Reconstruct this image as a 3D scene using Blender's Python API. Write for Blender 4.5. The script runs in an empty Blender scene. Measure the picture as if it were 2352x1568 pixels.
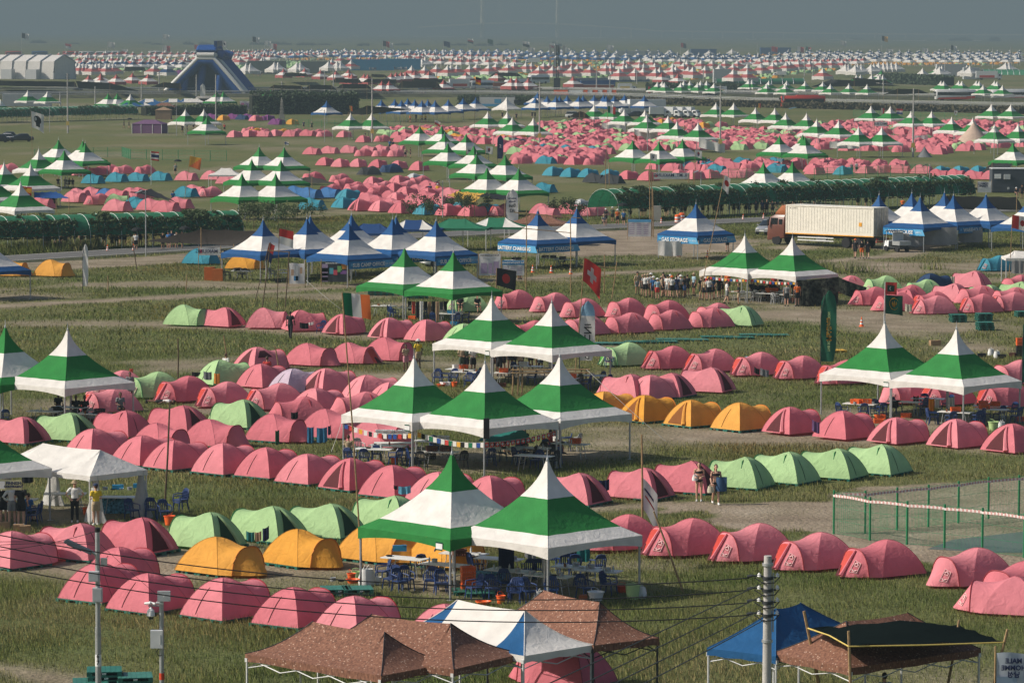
import bpy, bmesh, math, random
import numpy as np
from mathutils import Vector, Matrix, Euler
random.seed(7); rng = np.random.default_rng(11)
R = math.radians; PI = math.pi
scene = bpy.context.scene; col = scene.collection
# ------------------------------------------------------------------ camera
FPX, CX, CY, YH, CAMH = 8500.0, 1176.0, 784.0, 68.0, 21.0
cd = bpy.data.cameras.new('camera'); cam = bpy.data.objects.new('camera', cd); col.objects.link(cam)
cd.sensor_width = 36; cd.lens = 36*FPX/2352; cd.clip_start = 1; cd.clip_end = 40000
pitch = math.atan((CY-YH)/FPX)
CM = Matrix.Translation((0, 0, CAMH)) @ Matrix.Rotation(PI/2-pitch, 4, 'X') @ Matrix.Rotation(0.0026, 4, 'Z')
cam.matrix_world = CM; scene.camera = cam
CM3 = CM.to_3x3(); CMI = CM.inverted()
TX, TY, TS = [0, 574.2, 1148.4, 1720.3], [0, 379.0, 763.7, 1147.3], 0.26857

def FX(r, c, u, v): return TX[c]+u*TS, TY[r]+v*TS
def ray(x, y): return CM3 @ Vector(((x-CX)/FPX, -(y-CY)/FPX, -1.0))
def G(x, y, z=0.0):
    d = ray(x, y)
    if d.z > -1e-5: d.z = -1e-5
    t = (z-CAMH)/d.z
    return Vector((d.x*t, d.y*t, z))
def P(r, c, u, v, z=0.0): return G(*FX(r, c, u, v), z)
def atY(x, y, Y):
    d = ray(x, y); t = Y/d.y
    return Vector((d.x*t, Y, CAMH+d.z*t))
def PY(r, c, u, v, Y): return atY(*FX(r, c, u, v), Y)
def scr(p):
    q = CMI @ Vector(p)
    return CX+FPX*q.x/-q.z, CY-FPX*q.y/-q.z
def pxm(p): return FPX/max(1.0, p[1])

# ------------------------------------------------------------------ materials
MATS = {}
def srgb(r, g, b):
    f = lambda c: c/12.92 if c <= .04045 else ((c+.055)/1.055)**2.4
    return (f(r/255), f(g/255), f(b/255), 1)
def mat(name, color, rough=.6, metal=0.0, transl=0.0, bump=0.0, bscale=6.0, var=0.06, tcol=None, vscale=3.0, spec=.3, rvar=0.0, stretch=None):
    if name in MATS: return MATS[name]
    m = bpy.data.materials.new(name); m.use_nodes = True; MATS[name] = m
    nt = m.node_tree; n = nt.nodes; l = nt.links
    b = n['Principled BSDF']; out = n['Material Output']
    c = color if len(color) == 4 else (*color, 1)
    b.inputs['Roughness'].default_value = rough; b.inputs['Metallic'].default_value = metal
    b.inputs['Specular IOR Level'].default_value = spec
    tc = n.new('ShaderNodeTexCoord'); mp = n.new('ShaderNodeMapping'); l.new(tc.outputs['Object'], mp.inputs[0])
    if stretch: mp.inputs['Scale'].default_value = stretch
    cur = None
    if var or rvar:
        nz = n.new('ShaderNodeTexNoise'); nz.inputs['Scale'].default_value = vscale; nz.inputs['Detail'].default_value = 4
        l.new(mp.outputs[0], nz.inputs['Vector'])
        mr = n.new('ShaderNodeMapRange'); mr.inputs[1].default_value = .3; mr.inputs[2].default_value = .7
        mr.inputs[3].default_value = 1-var*1.6; mr.inputs[4].default_value = 1+var
        l.new(nz.outputs[0], mr.inputs[0])
        hs = n.new('ShaderNodeHueSaturation'); hs.inputs['Color'].default_value = c
        if rvar:
            oi = n.new('ShaderNodeObjectInfo'); mr2 = n.new('ShaderNodeMapRange')
            mr2.inputs[3].default_value = 1-rvar; mr2.inputs[4].default_value = 1+rvar*.5
            l.new(oi.outputs['Random'], mr2.inputs[0])
            mm = n.new('ShaderNodeMath'); mm.operation = 'MULTIPLY'
            l.new(mr.outputs[0], mm.inputs[0]); l.new(mr2.outputs[0], mm.inputs[1]); l.new(mm.outputs[0], hs.inputs['Value'])
            mr3 = n.new('ShaderNodeMapRange'); mr3.inputs[3].default_value = 1.0; mr3.inputs[4].default_value = 1-rvar
            l.new(oi.outputs['Random'], mr3.inputs[0]); l.new(mr3.outputs[0], hs.inputs['Saturation'])
        else: l.new(mr.outputs[0], hs.inputs['Value'])
        cur = hs.outputs[0]; l.new(cur, b.inputs['Base Color'])
    else: b.inputs['Base Color'].default_value = c
    if bump:
        nb = n.new('ShaderNodeTexNoise'); nb.inputs['Scale'].default_value = bscale; nb.inputs['Detail'].default_value = 3
        nb.inputs['Distortion'].default_value = 1.4
        l.new(mp.outputs[0], nb.inputs['Vector'])
        bp = n.new('ShaderNodeBump'); bp.inputs['Strength'].default_value = bump; bp.inputs['Distance'].default_value = .1
        l.new(nb.outputs[0], bp.inputs['Height']); l.new(bp.outputs[0], b.inputs['Normal'])
    if transl:
        t = n.new('ShaderNodeBsdfTranslucent'); mx = n.new('ShaderNodeMixShader'); mx.inputs[0].default_value = transl
        if tcol: t.inputs[0].default_value = (*tcol[:3], 1)
        elif cur: l.new(cur, t.inputs[0])
        else: t.inputs[0].default_value = c
        l.new(b.outputs[0], mx.inputs[1]); l.new(t.outputs[0], mx.inputs[2]); l.new(mx.outputs[0], out.inputs[0])
    return m
def fab(name, c, transl=.28, bump=.35, rvar=0.05, **k): return mat(name, c, rough=.75, transl=transl, bump=bump, bscale=k.pop('bscale', 2.4), var=.07, rvar=rvar, vscale=1.6, spec=.15, **k)
WHITE = fab('white_fabric', (.72, .70, .66), transl=.14, bump=.3)
GREEN = fab('green_fabric', (.022, .20, .042), transl=.12, bump=.3)
BLUE = fab('blue_fabric', (.014, .085, .24), transl=.12, bump=.3)
RED = fab('red_fabric', (.40, .10, .095), transl=.12)
NAVY = fab('navy_fabric', (.015, .05, .13), transl=.1)
CREAM = fab('cream_fabric', (.55, .42, .33), transl=.12)
TENT = {
 'P': fab('pink_tent_fabric', (.74, .21, .255), transl=.26, bump=.42, rvar=.12, tcol=(.85, .16, .20)),
 'G': fab('light_green_tent_fabric', (.41, .62, .30), transl=.22, bump=.5, tcol=(.10, .42, .06)),
 'O': fab('orange_tent_fabric', (.76, .36, .045), transl=.24, bump=.5, tcol=(.8, .28, .02)),
 'B': fab('teal_tent_fabric', (.05, .30, .40), transl=.25, bump=.45, tcol=(.03, .25, .4)),
 'D': fab('charcoal_tent_fabric', (.045, .05, .055), transl=.1),
 'N': fab('navy_tent_fabric', (.02, .05, .12), transl=.1),
 'V': fab('purple_tent_fabric', (.22, .06, .22), transl=.25),
 'W': fab('lilac_tent_fabric', (.55, .45, .55), transl=.2),
 'S': fab('silver_tent_fabric', (.45, .47, .48), transl=.1),
 'K': fab('striped_blue_tent_fabric', (.05, .18, .42), transl=.2),
}
DOORC = {'P': mat('dark_red_mesh', (.085, .018, .022), .9), 'G': mat('dark_green_mesh', (.014, .05, .02), .9),
         'O': mat('brown_mesh', (.20, .07, .015), .9), 'B': mat('dark_teal_mesh', (.012, .05, .08), .9)}
for k in 'DNVWSK': DOORC[k] = mat('black_mesh', (.012, .012, .014), .9)
INNER = {'P': fab('red_inner_fabric', (.72, .10, .075), transl=.45), 'G': fab('green_inner_fabric', (.10, .42, .06), transl=.45),
         'O': fab('orange_inner_fabric', (.75, .25, .02), transl=.45), 'B': fab('teal_inner_fabric', (.03, .22, .33), transl=.4)}
for k in 'DNVWSK': INNER[k] = DOORC[k]
TRIM = {'P': mat('red_piping', (.30, .03, .04)), 'G': mat('green_piping', (.02, .18, .05)), 'O': mat('orange_piping', (.55, .17, .02)), 'B': mat('blue_piping', (.02, .12, .2))}
for k in 'DNVWSK': TRIM[k] = DOORC[k]
STEEL = mat('galvanised_steel', (.42, .44, .45), .45, .6, var=.1)
ALU = mat('white_metal', (.62, .63, .63), .4, .2)
BLACK = mat('black_plastic', (.016, .017, .019), .5)
DARKMETAL = mat('dark_metal', (.05, .055, .06), .5, .4)
BAMBOO = mat('bamboo', (.30, .20, .10), .6, var=.2, vscale=8)
BAMBOOD = mat('dark_bamboo', (.11, .075, .045), .7, var=.2, vscale=8)
CONC = mat('pale_concrete', (.40, .39, .37), .85, var=.12, bump=.15, bscale=20)
ROPE = mat('white_rope', (.6, .6, .57), .8)
PALLET = mat('green_pallet_plastic', (.018, .155, .115), .5, var=.12, rvar=.15)
CHAIRB = mat('blue_chair_plastic', (.012, .042, .16), .38, var=.05, rvar=.2)
CHAIRK = mat('black_chair_plastic', (.025, .028, .032), .4)
CHAIRG = mat('grey_chair_plastic', (.35, .36, .36), .45)
TABLEW = mat('white_table_plastic', (.70, .70, .67), .45)
ORANGEP = mat('orange_plastic', (.80, .135, .03), .4, var=.06)
REDP = mat('red_plastic', (.62, .07, .03), .4)
BROWN = mat('cardboard', (.32, .21, .12), .85)
WHITEP = mat('white_plastic', (.72, .73, .72), .4)
LIMEP = mat('pale_green_plastic', (.42, .58, .26), .45)
BLUEP = mat('bright_blue_plastic', (.03, .25, .45), .4)
GLASS = mat('dark_glass', (.012, .016, .02), .08, spec=.8, var=0)
TYRE = mat('tyre_rubber', (.02, .02, .022), .9)
PAINTW = mat('white_paint', (.70, .71, .70), .3, spec=.5, var=.04)
SHADE = fab('black_shade_net', (.018, .020, .021), transl=.15)
NET = mat('green_net', (.03, .20, .10), .8, transl=.3, var=.15)
LEAF = [mat('vine_leaves', (.065, .10, .038), .7, transl=.25, var=.4, vscale=.8), mat('hedge_leaves', (.055, .085, .04), .7, transl=.2, var=.3, vscale=.8)]
# ------------------------------------------------------------------ mesh builder
class MB:
    def __init__(s): s.v = []; s.f = []; s.m = []
    def add(s, vs, fs, mi=0, M=None):
        o = len(s.v)
        s.v += [tuple(M @ Vector(p)) for p in vs] if M is not None else [tuple(p) for p in vs]
        s.f += [tuple(i+o for i in f) for f in fs]; s.m += [mi]*len(fs); return s
    def box(s, c, d, mi=0, rz=0.0, M=None, taper=1.0):
        x, y, z = d[0]/2, d[1]/2, d[2]/2
        vs = [(-x, -y, -z), (x, -y, -z), (x, y, -z), (-x, y, -z), (-x*taper, -y*taper, z), (x*taper, -y*taper, z), (x*taper, y*taper, z), (-x*taper, y*taper, z)]
        T = Matrix.Translation(c) @ Matrix.Rotation(rz, 4, 'Z')
        return s.add(vs, [(3, 2, 1, 0), (4, 5, 6, 7), (0, 1, 5, 4), (1, 2, 6, 5), (2, 3, 7, 6), (3, 0, 4, 7)], mi, (M @ T) if M is not None else T)
    def tube(s, pts, r, n=6, mi=0, cap=True):
        pts = [Vector(p) for p in pts]; k = len(pts)
        rs = r if isinstance(r, (list, tuple)) else [r]*k
        vs, fs = [], []; ref = Vector((0, 0, 1))
        for i, p in enumerate(pts):
            t = (pts[min(i+1, k-1)]-pts[max(i-1, 0)])
            t = t.normalized() if t.length > 1e-9 else Vector((0, 0, 1))
            a = t.cross(ref if abs(t.z) < .95 else Vector((0, 1, 0))).normalized(); b = t.cross(a)
            for j in range(n):
                an = 2*PI*j/n; vs.append(p+(a*math.cos(an)+b*math.sin(an))*rs[i])
        for i in range(k-1):
            for j in range(n):
                q = (j+1) % n; fs.append((i*n+j, (i+1)*n+j, (i+1)*n+q, i*n+q))
        if cap: fs += [tuple(range(n)), tuple(reversed(range((k-1)*n, k*n)))]
        return s.add(vs, fs, mi)
    def lathe(s, prof, n=12, mi=0, M=None):
        vs, fs = [], []
        for r, z in prof:
            for j in range(n): vs.append((r*math.cos(2*PI*j/n), r*math.sin(2*PI*j/n), z))
        for i in range(len(prof)-1):
            for j in range(n):
                q = (j+1) % n; fs.append((i*n+j, i*n+q, (i+1)*n+q, (i+1)*n+j))
        if prof[0][0] > 1e-4: fs.append(tuple(reversed(range(n))))
        if prof[-1][0] > 1e-4: fs.append(tuple(range((len(prof)-1)*n, len(prof)*n)))
        return s.add(vs, fs, mi, M)
    def grid(s, rows, mi=0, mfun=None, M=None):
        n = len(rows[0]); vs = [p for r in rows for p in r]; o = len(s.f)
        fs = [(i*n+j, i*n+j+1, (i+1)*n+j+1, (i+1)*n+j) for i in range(len(rows)-1) for j in range(n-1)]
        s.add(vs, fs, mi, M)
        if mfun:
            for k in range(len(fs)): s.m[o+k] = mfun(k//(n-1), k % (n-1))
        return s
    def quad(s, a, b, c, d, mi=0): return s.add([a, b, c, d], [(0, 1, 2, 3)], mi)
    def slab(s, poly, z0, z1, mi=0, M=None):
        n = len(poly)
        return s.add([(x, y, z0) for x, y in poly]+[(x, y, z1) for x, y in poly],
            [tuple(reversed(range(n))), tuple(range(n, 2*n))]+[(i, (i+1) % n, n+(i+1) % n, n+i) for i in range(n)], mi, M)
    def mesh(s, name, mats, smooth=35):
        me = bpy.data.meshes.new(name); me.from_pydata(s.v, [], s.f); me.update()
        for m in (mats if isinstance(mats, (list, tuple)) else [mats]): me.materials.append(m)
        if any(s.m): me.polygons.foreach_set('material_index', s.m)
        if smooth:
            me.polygons.foreach_set('use_smooth', [True]*len(s.f))
            if smooth < 180: me.set_sharp_from_angle(angle=R(smooth))
        return me
    def build(s, name, mats, parent=None, smooth=35, loc=None, rz=0.0): return link(name, s.mesh(name, mats, smooth), parent, loc, rz)
def link(name, data, parent=None, loc=None, rz=0.0):
    o = bpy.data.objects.new(name, data); col.objects.link(o)
    if parent is not None: o.parent = parent
    if loc is not None: o.location = loc
    if rz: o.rotation_euler.z = rz
    return o
def solid(o, t=.02):
    md = o.modifiers.new('thickness', 'SOLIDIFY'); md.thickness = t; md.offset = 0; return o
# ------------------------------------------------------------------ things and their labels
ORD = 'first second third fourth fifth sixth seventh eighth ninth tenth eleventh twelfth thirteenth fourteenth fifteenth sixteenth seventeenth eighteenth nineteenth twentieth'.split()
def ordw(i):
    if i < 20: return ORD[i]
    t = ['twenty', 'thirty', 'forty', 'fifty', 'sixty', 'seventy', 'eighty', 'ninety'][((i+1)//10)-2] if (i+1)//10 < 10 else 'hundred'
    if (i+1) % 10 == 0: return t[:-1]+'ieth'
    return t+'-'+ORD[(i+1) % 10-1]
REG = []
def reg(o, noun, where, cat, group=None, share=False):
    """noun: what it looks like; where: what it stands by; the final label is made unique at the end."""
    o['category'] = cat
    if group: o['group'] = group
    REG.append((o, noun, where, share)); return o
def tag(o, label, cat, group=None): return reg(o, label, '', cat, group)
def struct(o, kind='structure'): o['kind'] = kind; return o
def empty(name, loc=(0, 0, 0), rz=0.0, scale=None):
    o = bpy.data.objects.new(name, None); col.objects.link(o); o.location = loc; o.rotation_euler.z = rz
    o.empty_display_size = .2
    if scale: o.scale = (scale,)*3
    return o
KIDS = {}
def copy_tree(o, loc, rz=0.0, parts=True, scale=None):
    c = o.copy(); col.objects.link(c); c.location = loc; c.rotation_euler.z = rz
    if scale: c.scale = (scale,)*3
    if parts:
        if o.name not in KIDS: KIDS[o.name] = list(o.children)
        for ch in KIDS[o.name]:
            d = ch.copy(); col.objects.link(d); d.parent = c
            if ch.name not in KIDS: KIDS[ch.name] = list(ch.children)
            for g in KIDS[ch.name]:
                e = g.copy(); col.objects.link(e); e.parent = d
    return c
def finish_labels():
    bpy.context.view_layer.update()
    by = {}
    for o, noun, where, share in REG: by.setdefault((noun, where, share), []).append(o)
    for (noun, where, share), os_ in by.items():
        base = (noun+' '+where).strip()
        if share or len(os_) == 1:
            for o in os_: o['label'] = base
            if share and len(os_) > 1:
                for o in os_:
                    if 'group' not in o: o['group'] = base
            continue
        os_.sort(key=lambda o: scr(o.matrix_world.translation)[0])
        n = len(os_)
        for i, o in enumerate(os_):
            if n == 2: q = ('left one of two', 'right one of two')[i]
            elif n == 3: q = ('leftmost of three', 'middle one of three', 'rightmost of three')[i]
            elif i < (n+1)//2: q = ordw(i)+' from left'
            else: q = (ordw(n-1-i)+' from right') if i < n-1 else 'rightmost one'
            o['label'] = base+', '+q
            if 'group' not in o: o['group'] = base
    bad = [(o.name, o['label']) for o, *_ in REG if not 4 <= len(o['label'].split()) <= 16]
    if bad: open('/tmp/bad_labels.txt', 'w').write('\n'.join(map(str, bad)))
def text_mesh(body, size, m, name='lettering', bold=0.0, sx=1.0):
    cu = bpy.data.curves.new('txt', 'FONT'); cu.body = body; cu.size = size; cu.align_x = 'CENTER'; cu.align_y = 'CENTER'; cu.offset = bold; cu.resolution_u = 2
    o = bpy.data.objects.new('txt', cu)
    me = bpy.data.meshes.new_from_object(o); bpy.data.objects.remove(o)
    me.materials.clear(); me.materials.append(m); me.name = name
    if sx != 1: me.transform(Matrix.Diagonal((sx, 1, 1, 1)))
    return me
def put_text(body, size, m, parent, M, mirror=False, bold=0.0, name='lettering', sx=1.0):
    """text in the local XZ plane of M, facing local -Y"""
    me = text_mesh(body, size, m, name, bold, sx)
    me.transform(M @ Matrix.Rotation(PI/2, 4, 'X') @ (Matrix.Diagonal((-1, 1, 1, 1)) if mirror else Matrix.Identity(4)))
    return link(name, me, parent)
# ------------------------------------------------------------------ light, sky, air
EL, AZB = R(37), R(6)
sund = Vector((-math.cos(EL)*math.cos(AZB), -math.cos(EL)*math.sin(AZB), math.sin(EL)))
sl = bpy.data.lights.new('sun', 'SUN'); sl.energy = 4.3; sl.angle = R(.6); sl.color = (1, .915, .80)
so = bpy.data.objects.new('sun', sl); col.objects.link(so); so.rotation_euler = (-sund).to_track_quat('-Z', 'Y').to_euler()
w = bpy.data.worlds.new('World'); scene.world = w; w.use_nodes = True
sk = w.node_tree.nodes.new('ShaderNodeTexSky'); sk.sky_type = 'NISHITA'; sk.sun_disc = False; sk.sun_elevation = EL
sk.sun_rotation = math.atan2(sund.x, sund.y); sk.air_density = 1.0; sk.dust_density = 3.0; sk.ozone_density = 1.5
bg = w.node_tree.nodes['Background']; bg.inputs[1].default_value = .085; w.node_tree.links.new(sk.outputs[0], bg.inputs[0])
vs_ = scene.view_settings; scene.display_settings.display_device = 'sRGB'
vs_.view_transform = 'Standard'; vs_.look = 'None'; vs_.gamma = 1; vs_.exposure = 0.3
scene.cycles.use_denoising = True; scene.cycles.max_bounces = 6; scene.cycles.diffuse_bounces = 3; scene.cycles.glossy_bounces = 2
scene.cycles.transmission_bounces = 4; scene.cycles.volume_bounces = 0; scene.cycles.transparent_max_bounces = 8
hz = MB().box((0, 6500, 87), (27000, 21000, 176)).build('haze', [], smooth=0); struct(hz, 'stuff')
hm = bpy.data.materials.new('haze_air'); hm.use_nodes = True; nt = hm.node_tree
nt.nodes.remove(nt.nodes['Principled BSDF']); pv = nt.nodes.new('ShaderNodeVolumePrincipled')
pv.inputs['Color'].default_value = (.262, .352, .392, 1); pv.inputs['Density'].default_value = .00029; pv.inputs['Anisotropy'].default_value = 0.0
nt.links.new(pv.outputs[0], nt.nodes['Material Output'].inputs['Volume']); hz.data.materials.append(hm)
hz['label'] = 'pale blue-grey haze hanging over the whole plain'
# ------------------------------------------------------------------ ground
def vnoise(x, y, s, seed=0):
    x = x/s+seed*17.3; y = y/s+seed*9.1; xi = np.floor(x); yi = np.floor(y); fx = x-xi; fy = y-yi
    fx = fx*fx*(3-2*fx); fy = fy*fy*(3-2*fy)
    h = lambda a, b: np.modf(np.abs(np.sin(a*127.1+b*311.7+seed*7.7)*43758.5453))[0]
    return (h(xi, yi)*(1-fx)+h(xi+1, yi)*fx)*(1-fy)+(h(xi, yi+1)*(1-fx)+h(xi+1, yi+1)*fx)*fy
def fbm(x, y, s, seed=0): return (vnoise(x, y, s, seed)+.5*vnoise(x, y, s/2.1, seed+1)+.25*vnoise(x, y, s/4.3, seed+2))/1.75
def seg_dist(x, y, pts):
    d = np.full(np.shape(x), 1e9)
    for (ax, ay), (bx, by) in zip(pts[:-1], pts[1:]):
        vx, vy = bx-ax, by-ay; t = np.clip(((x-ax)*vx+(y-ay)*vy)/(vx*vx+vy*vy), 0, 1)
        d = np.minimum(d, np.hypot(x-ax-t*vx, y-ay-t*vy))
    return d
def in_poly(x, y, poly):
    c = np.zeros(np.shape(x), bool)
    for (ax, ay), (bx, by) in zip(poly, poly[1:]+poly[:1]):
        with np.errstate(divide='ignore', invalid='ignore'):
            c ^= ((ay > y) != (by > y)) & (x < (bx-ax)*(y-ay)/((by-ay) if by != ay else 1e-9)+ax)
    return c
def FL(s): return [tuple(G(*map(float, t.split(',')))[:2]) for t in s.split()]
path_a = FL('-300,725 0,703 190,694 400,682 640,668 830,655 1010,650 1200,641 1340,630 1610,619 1740,608 1880,602 2060,588 2150,560')
path_b = FL('80,742 330,744 640,757 900,775')
path_c = FL('-200,1515 20,1535 260,1590')
path_d = FL('560,505 900,487 1100,480')
path_e = FL('0,312 260,312 600,318')
track = FL('1330,1168 1560,1160 1800,1172 2100,1255 2500,1320')
lot = FL('1480,1158 1910,1152 1912,1135 2500,1085 2500,1300 2080,1285 1880,1230 1660,1205')
sandlot = FL('1140,535 1560,525 1760,560 1700,580 1500,585 1330,590 1220,575')
gravel = FL('-50,606 330,590 560,573 700,566 690,592 560,592 330,610 -50,628')
road = FL('-600,618 -40,600 340,577 560,564 900,546 1148,534 1400,522 1780,505 2352,481 2900,462')
KITCH = [(1255, 1350, 4.6), (1045, 1340, 4.2), (1120, 1055, 6), (1290, 1040, 4), (950, 1040, 4), (150, 935, 5), (2025, 955, 5), (2195, 965, 5), (1035, 710, 4), (930, 700, 4), (100, 1180, 6), (1190, 860, 5), (1700, 685, 6), (1820, 690, 6), (1120, 840, 5)]
KITCH = [(*G(a, b)[:2], r) for a, b, r in KITCH]
def bare(x, y):
    n = fbm(x, y, 14, 3); n2 = fbm(x, y, 4.0, 8)
    b = np.clip((n-.56)*5, 0, 1)*.8
    for pl, wd in ((path_a, 2.3), (path_b, 3.2), (path_c, 1.6), (path_d, 2.0), (path_e, 2.5), (track, 1.2)):
        b = np.maximum(b, np.clip(1.25-(seg_dist(x, y, pl)+(n2-.5)*2.2)/wd, 0, 1)*(.95 if pl is path_a else .8))
    for pl in (lot, sandlot): b = np.maximum(b, in_poly(x+(n2-.5)*4, y+(n2-.5)*8, pl)*.98)
    b = np.maximum(b, in_poly(x, y, gravel)*.8)
    for kx, ky, kr in KITCH: b = np.maximum(b, np.clip(1.3-np.hypot(x-kx, y-ky)/kr*1.15+(n2-.5)*.8, 0, 1)*.72)
    return np.clip(b*(.7+.6*n2), 0, 1)
def lines(a, b, st, lo, hi, gr=1.12):
    m = list(np.arange(a, b, st)); s = st
    while m[-1] < hi: s *= gr; m.append(m[-1]+s)
    s = st; f = []
    while (f[-1] if f else a) > lo: s *= gr; f.append((f[-1] if f else a)-s)
    return np.array(f[::-1]+m)
gx = lines(-48, 48, .55, -13000, 13000, 1.09); gy = lines(108, 330, .7, -3000, 16500, 1.045)
XX, YY = np.meshgrid(gx, gy); nx_, ny_ = len(gx), len(gy)
ZZ = (fbm(XX, YY, 9, 5)-.5)*.10*np.clip(1-(YY-400)/200, 0, 1)
BB = bare(XX, YY); BB = np.where(YY > 420, BB*.6, BB)
me = bpy.data.meshes.new('ground')
idx = np.arange(nx_*ny_).reshape(ny_, nx_)
fs = np.stack([idx[:-1, :-1], idx[:-1, 1:], idx[1:, 1:], idx[1:, :-1]], -1).reshape(-1, 4)
me.vertices.add(nx_*ny_); me.vertices.foreach_set('co', np.stack([XX, YY, ZZ], -1).ravel().astype('f4'))
me.loops.add(fs.size); me.loops.foreach_set('vertex_index', fs.ravel().astype('i4'))
me.polygons.add(len(fs)); me.polygons.foreach_set('loop_start', (np.arange(len(fs))*4).astype('i4'))
me.update(calc_edges=True); me.validate()
at = me.attributes.new('bare', 'FLOAT', 'POINT'); at.data.foreach_set('value', BB.ravel().astype('f4'))
me.polygons.foreach_set('use_smooth', [True]*len(fs))
def node_mat(name):
    m = bpy.data.materials.new(name); m.use_nodes = True; nt = m.node_tree; return m, nt.nodes, nt.links, nt.nodes['Principled BSDF']
def noise(n, l, vec, sc, det=5, stretch=None):
    if stretch:
        mp = n.new('ShaderNodeMapping'); mp.inputs['Scale'].default_value = stretch; l.new(vec, mp.inputs[0]); vec = mp.outputs[0]
    z = n.new('ShaderNodeTexNoise'); z.inputs['Scale'].default_value = sc; z.inputs['Detail'].default_value = det; l.new(vec, z.inputs['Vector']); return z.outputs[0]
def ramp(n, l, fac, stops):
    r = n.new('ShaderNodeValToRGB'); e = r.color_ramp.elements
    while len(e) < len(stops): e.new(.5)
    for k, (p, c) in enumerate(stops): e[k].position = p; e[k].color = (*c, 1)
    l.new(fac, r.inputs[0]); return r.outputs[0]
def mixc(n, l, f, a, b, bt='MIX'):
    m = n.new('ShaderNodeMix'); m.data_type = 'RGBA'; m.blend_type = bt
    if isinstance(f, float): m.inputs[0].default_value = f
    else: l.new(f, m.inputs[0])
    for s, v in ((6, a), (7, b)):
        if isinstance(v, tuple): m.inputs[s].default_value = (*v, 1)
        else: l.new(v, m.inputs[s])
    return m.outputs[2]
gm, n, l, bs = node_mat('ground_soil'); tc = n.new('ShaderNodeTexCoord').outputs['Object']
big = noise(n, l, tc, .035, 6); mid = noise(n, l, tc, .35, 6); fine = noise(n, l, tc, 5.0, 6); streak = noise(n, l, tc, .012, 5, (1, .35, 1))
gA = ramp(n, l, big, [(.33, (.085, .115, .040)), (.5, (.135, .15, .056)), (.66, (.24, .19, .10))])
gB = ramp(n, l, mid, [(.3, (.09, .12, .042)), (.55, (.155, .165, .062)), (.75, (.25, .205, .11))])
gr = mixc(n, l, .5, gA, gB); gr = mixc(n, l, .45, gr, ramp(n, l, streak, [(.35, (.062, .086, .034)), (.6, (.095, .10, .042)), (.72, (.15, .12, .06))]))
gr = mixc(n, l, .8, gr, ramp(n, l, fine, [(.25, (.45, .45, .45)), (.75, (1.45, 1.45, 1.35))]), 'MULTIPLY')
so_ = ramp(n, l, mid, [(.3, (.19, .15, .11)), (.55, (.27, .22, .165)), (.75, (.34, .29, .23))])
so_ = mixc(n, l, .55, so_, ramp(n, l, fine, [(.25, (.6, .6, .6)), (.75, (1.3, 1.3, 1.28))]), 'MULTIPLY')
ab = n.new('ShaderNodeAttribute'); ab.attribute_name = 'bare'
ms = n.new('ShaderNodeMath'); ms.operation = 'MULTIPLY_ADD'; l.new(fine, ms.inputs[0]); ms.inputs[1].default_value = .9; ms.inputs[2].default_value = -.45
ad = n.new('ShaderNodeMath'); ad.operation = 'ADD'; ad.use_clamp = True; l.new(ab.outputs['Fac'], ad.inputs[0])
gate = n.new('ShaderNodeMath'); gate.operation = 'MULTIPLY'; l.new(ms.outputs[0], gate.inputs[0]); l.new(ab.outputs['Fac'], gate.inputs[1]); l.new(gate.outputs[0], ad.inputs[1])
l.new(mixc(n, l, ad.outputs[0], gr, so_), bs.inputs['Base Color']); bs.inputs['Roughness'].default_value = .95; bs.inputs['Specular IOR Level'].default_value = .1
bp = n.new('ShaderNodeBump'); bp.inputs['Strength'].default_value = .6; bp.inputs['Distance'].default_value = .2; l.new(fine, bp.inputs['Height']); l.new(bp.outputs[0], bs.inputs['Normal'])
me.materials.append(gm); gobj = link('ground', me); struct(gobj)
gobj['label'] = 'flat reclaimed plain of rough grass and bare sandy soil'
# ------------------------------------------------------------------ roads
ASPH, n, l, bs = node_mat('grey_asphalt'); tc = n.new('ShaderNodeTexCoord').outputs['Object']
l.new(mixc(n, l, .5, ramp(n, l, noise(n, l, tc, .5, 5), [(.3, (.075, .073, .070)), (.7, (.12, .117, .112))]), ramp(n, l, noise(n, l, tc, 30, 2), [(.3, (.07, .07, .07)), (.7, (.13, .13, .125))])), bs.inputs['Base Color']); bs.inputs['Roughness'].default_value = .9
def strip(pts, wd, z, off=0.0):
    L, Rr = [], []
    for i, p in enumerate(pts):
        a = Vector(pts[max(i-1, 0)]); b = Vector(pts[min(i+1, len(pts)-1)]); t = (b-a).normalized(); nn = Vector((-t.y, t.x))
        q = Vector(p)
        L.append((*(q+nn*(off+wd/2)), z)); Rr.append((*(q+nn*(off-wd/2)), z))
    return [Rr, L]
struct(MB().grid(strip(road, 6.4, .13)).build('road', ASPH, smooth=0))['label'] = 'narrow grey asphalt road crossing the camp'
mk = MB().grid(strip(road, .14, .136, 2.9)).grid(strip(road, .14, .136, -2.9)); struct(mk.build('road_markings', mat('road_paint', (.6, .6, .57), .8), smooth=0))
EMB = mat('embankment_scrub', (.05, .055, .024), .95, var=.35, bump=.5, bscale=3, vscale=.4)
bank = MB().grid([[(x, y, z) for (x, y, z) in strip(road, wd, z)[k]] for k, wd, z in ((0, 10, -.05), (0, 7.2, .12), (1, 7.2, .12), (1, 10, -.05))]); struct(bank.build('road_bank', EMB))
far_r1 = FL('-500,214 0,214 420,214 820,213 1150,212 1480,217 1700,222 2000,227 2400,233 2900,240')
far_r2 = FL('-500,228 0,226 420,223 820,222 1150,223 1480,230 1700,240 2000,246 2400,254 2900,262')
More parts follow.
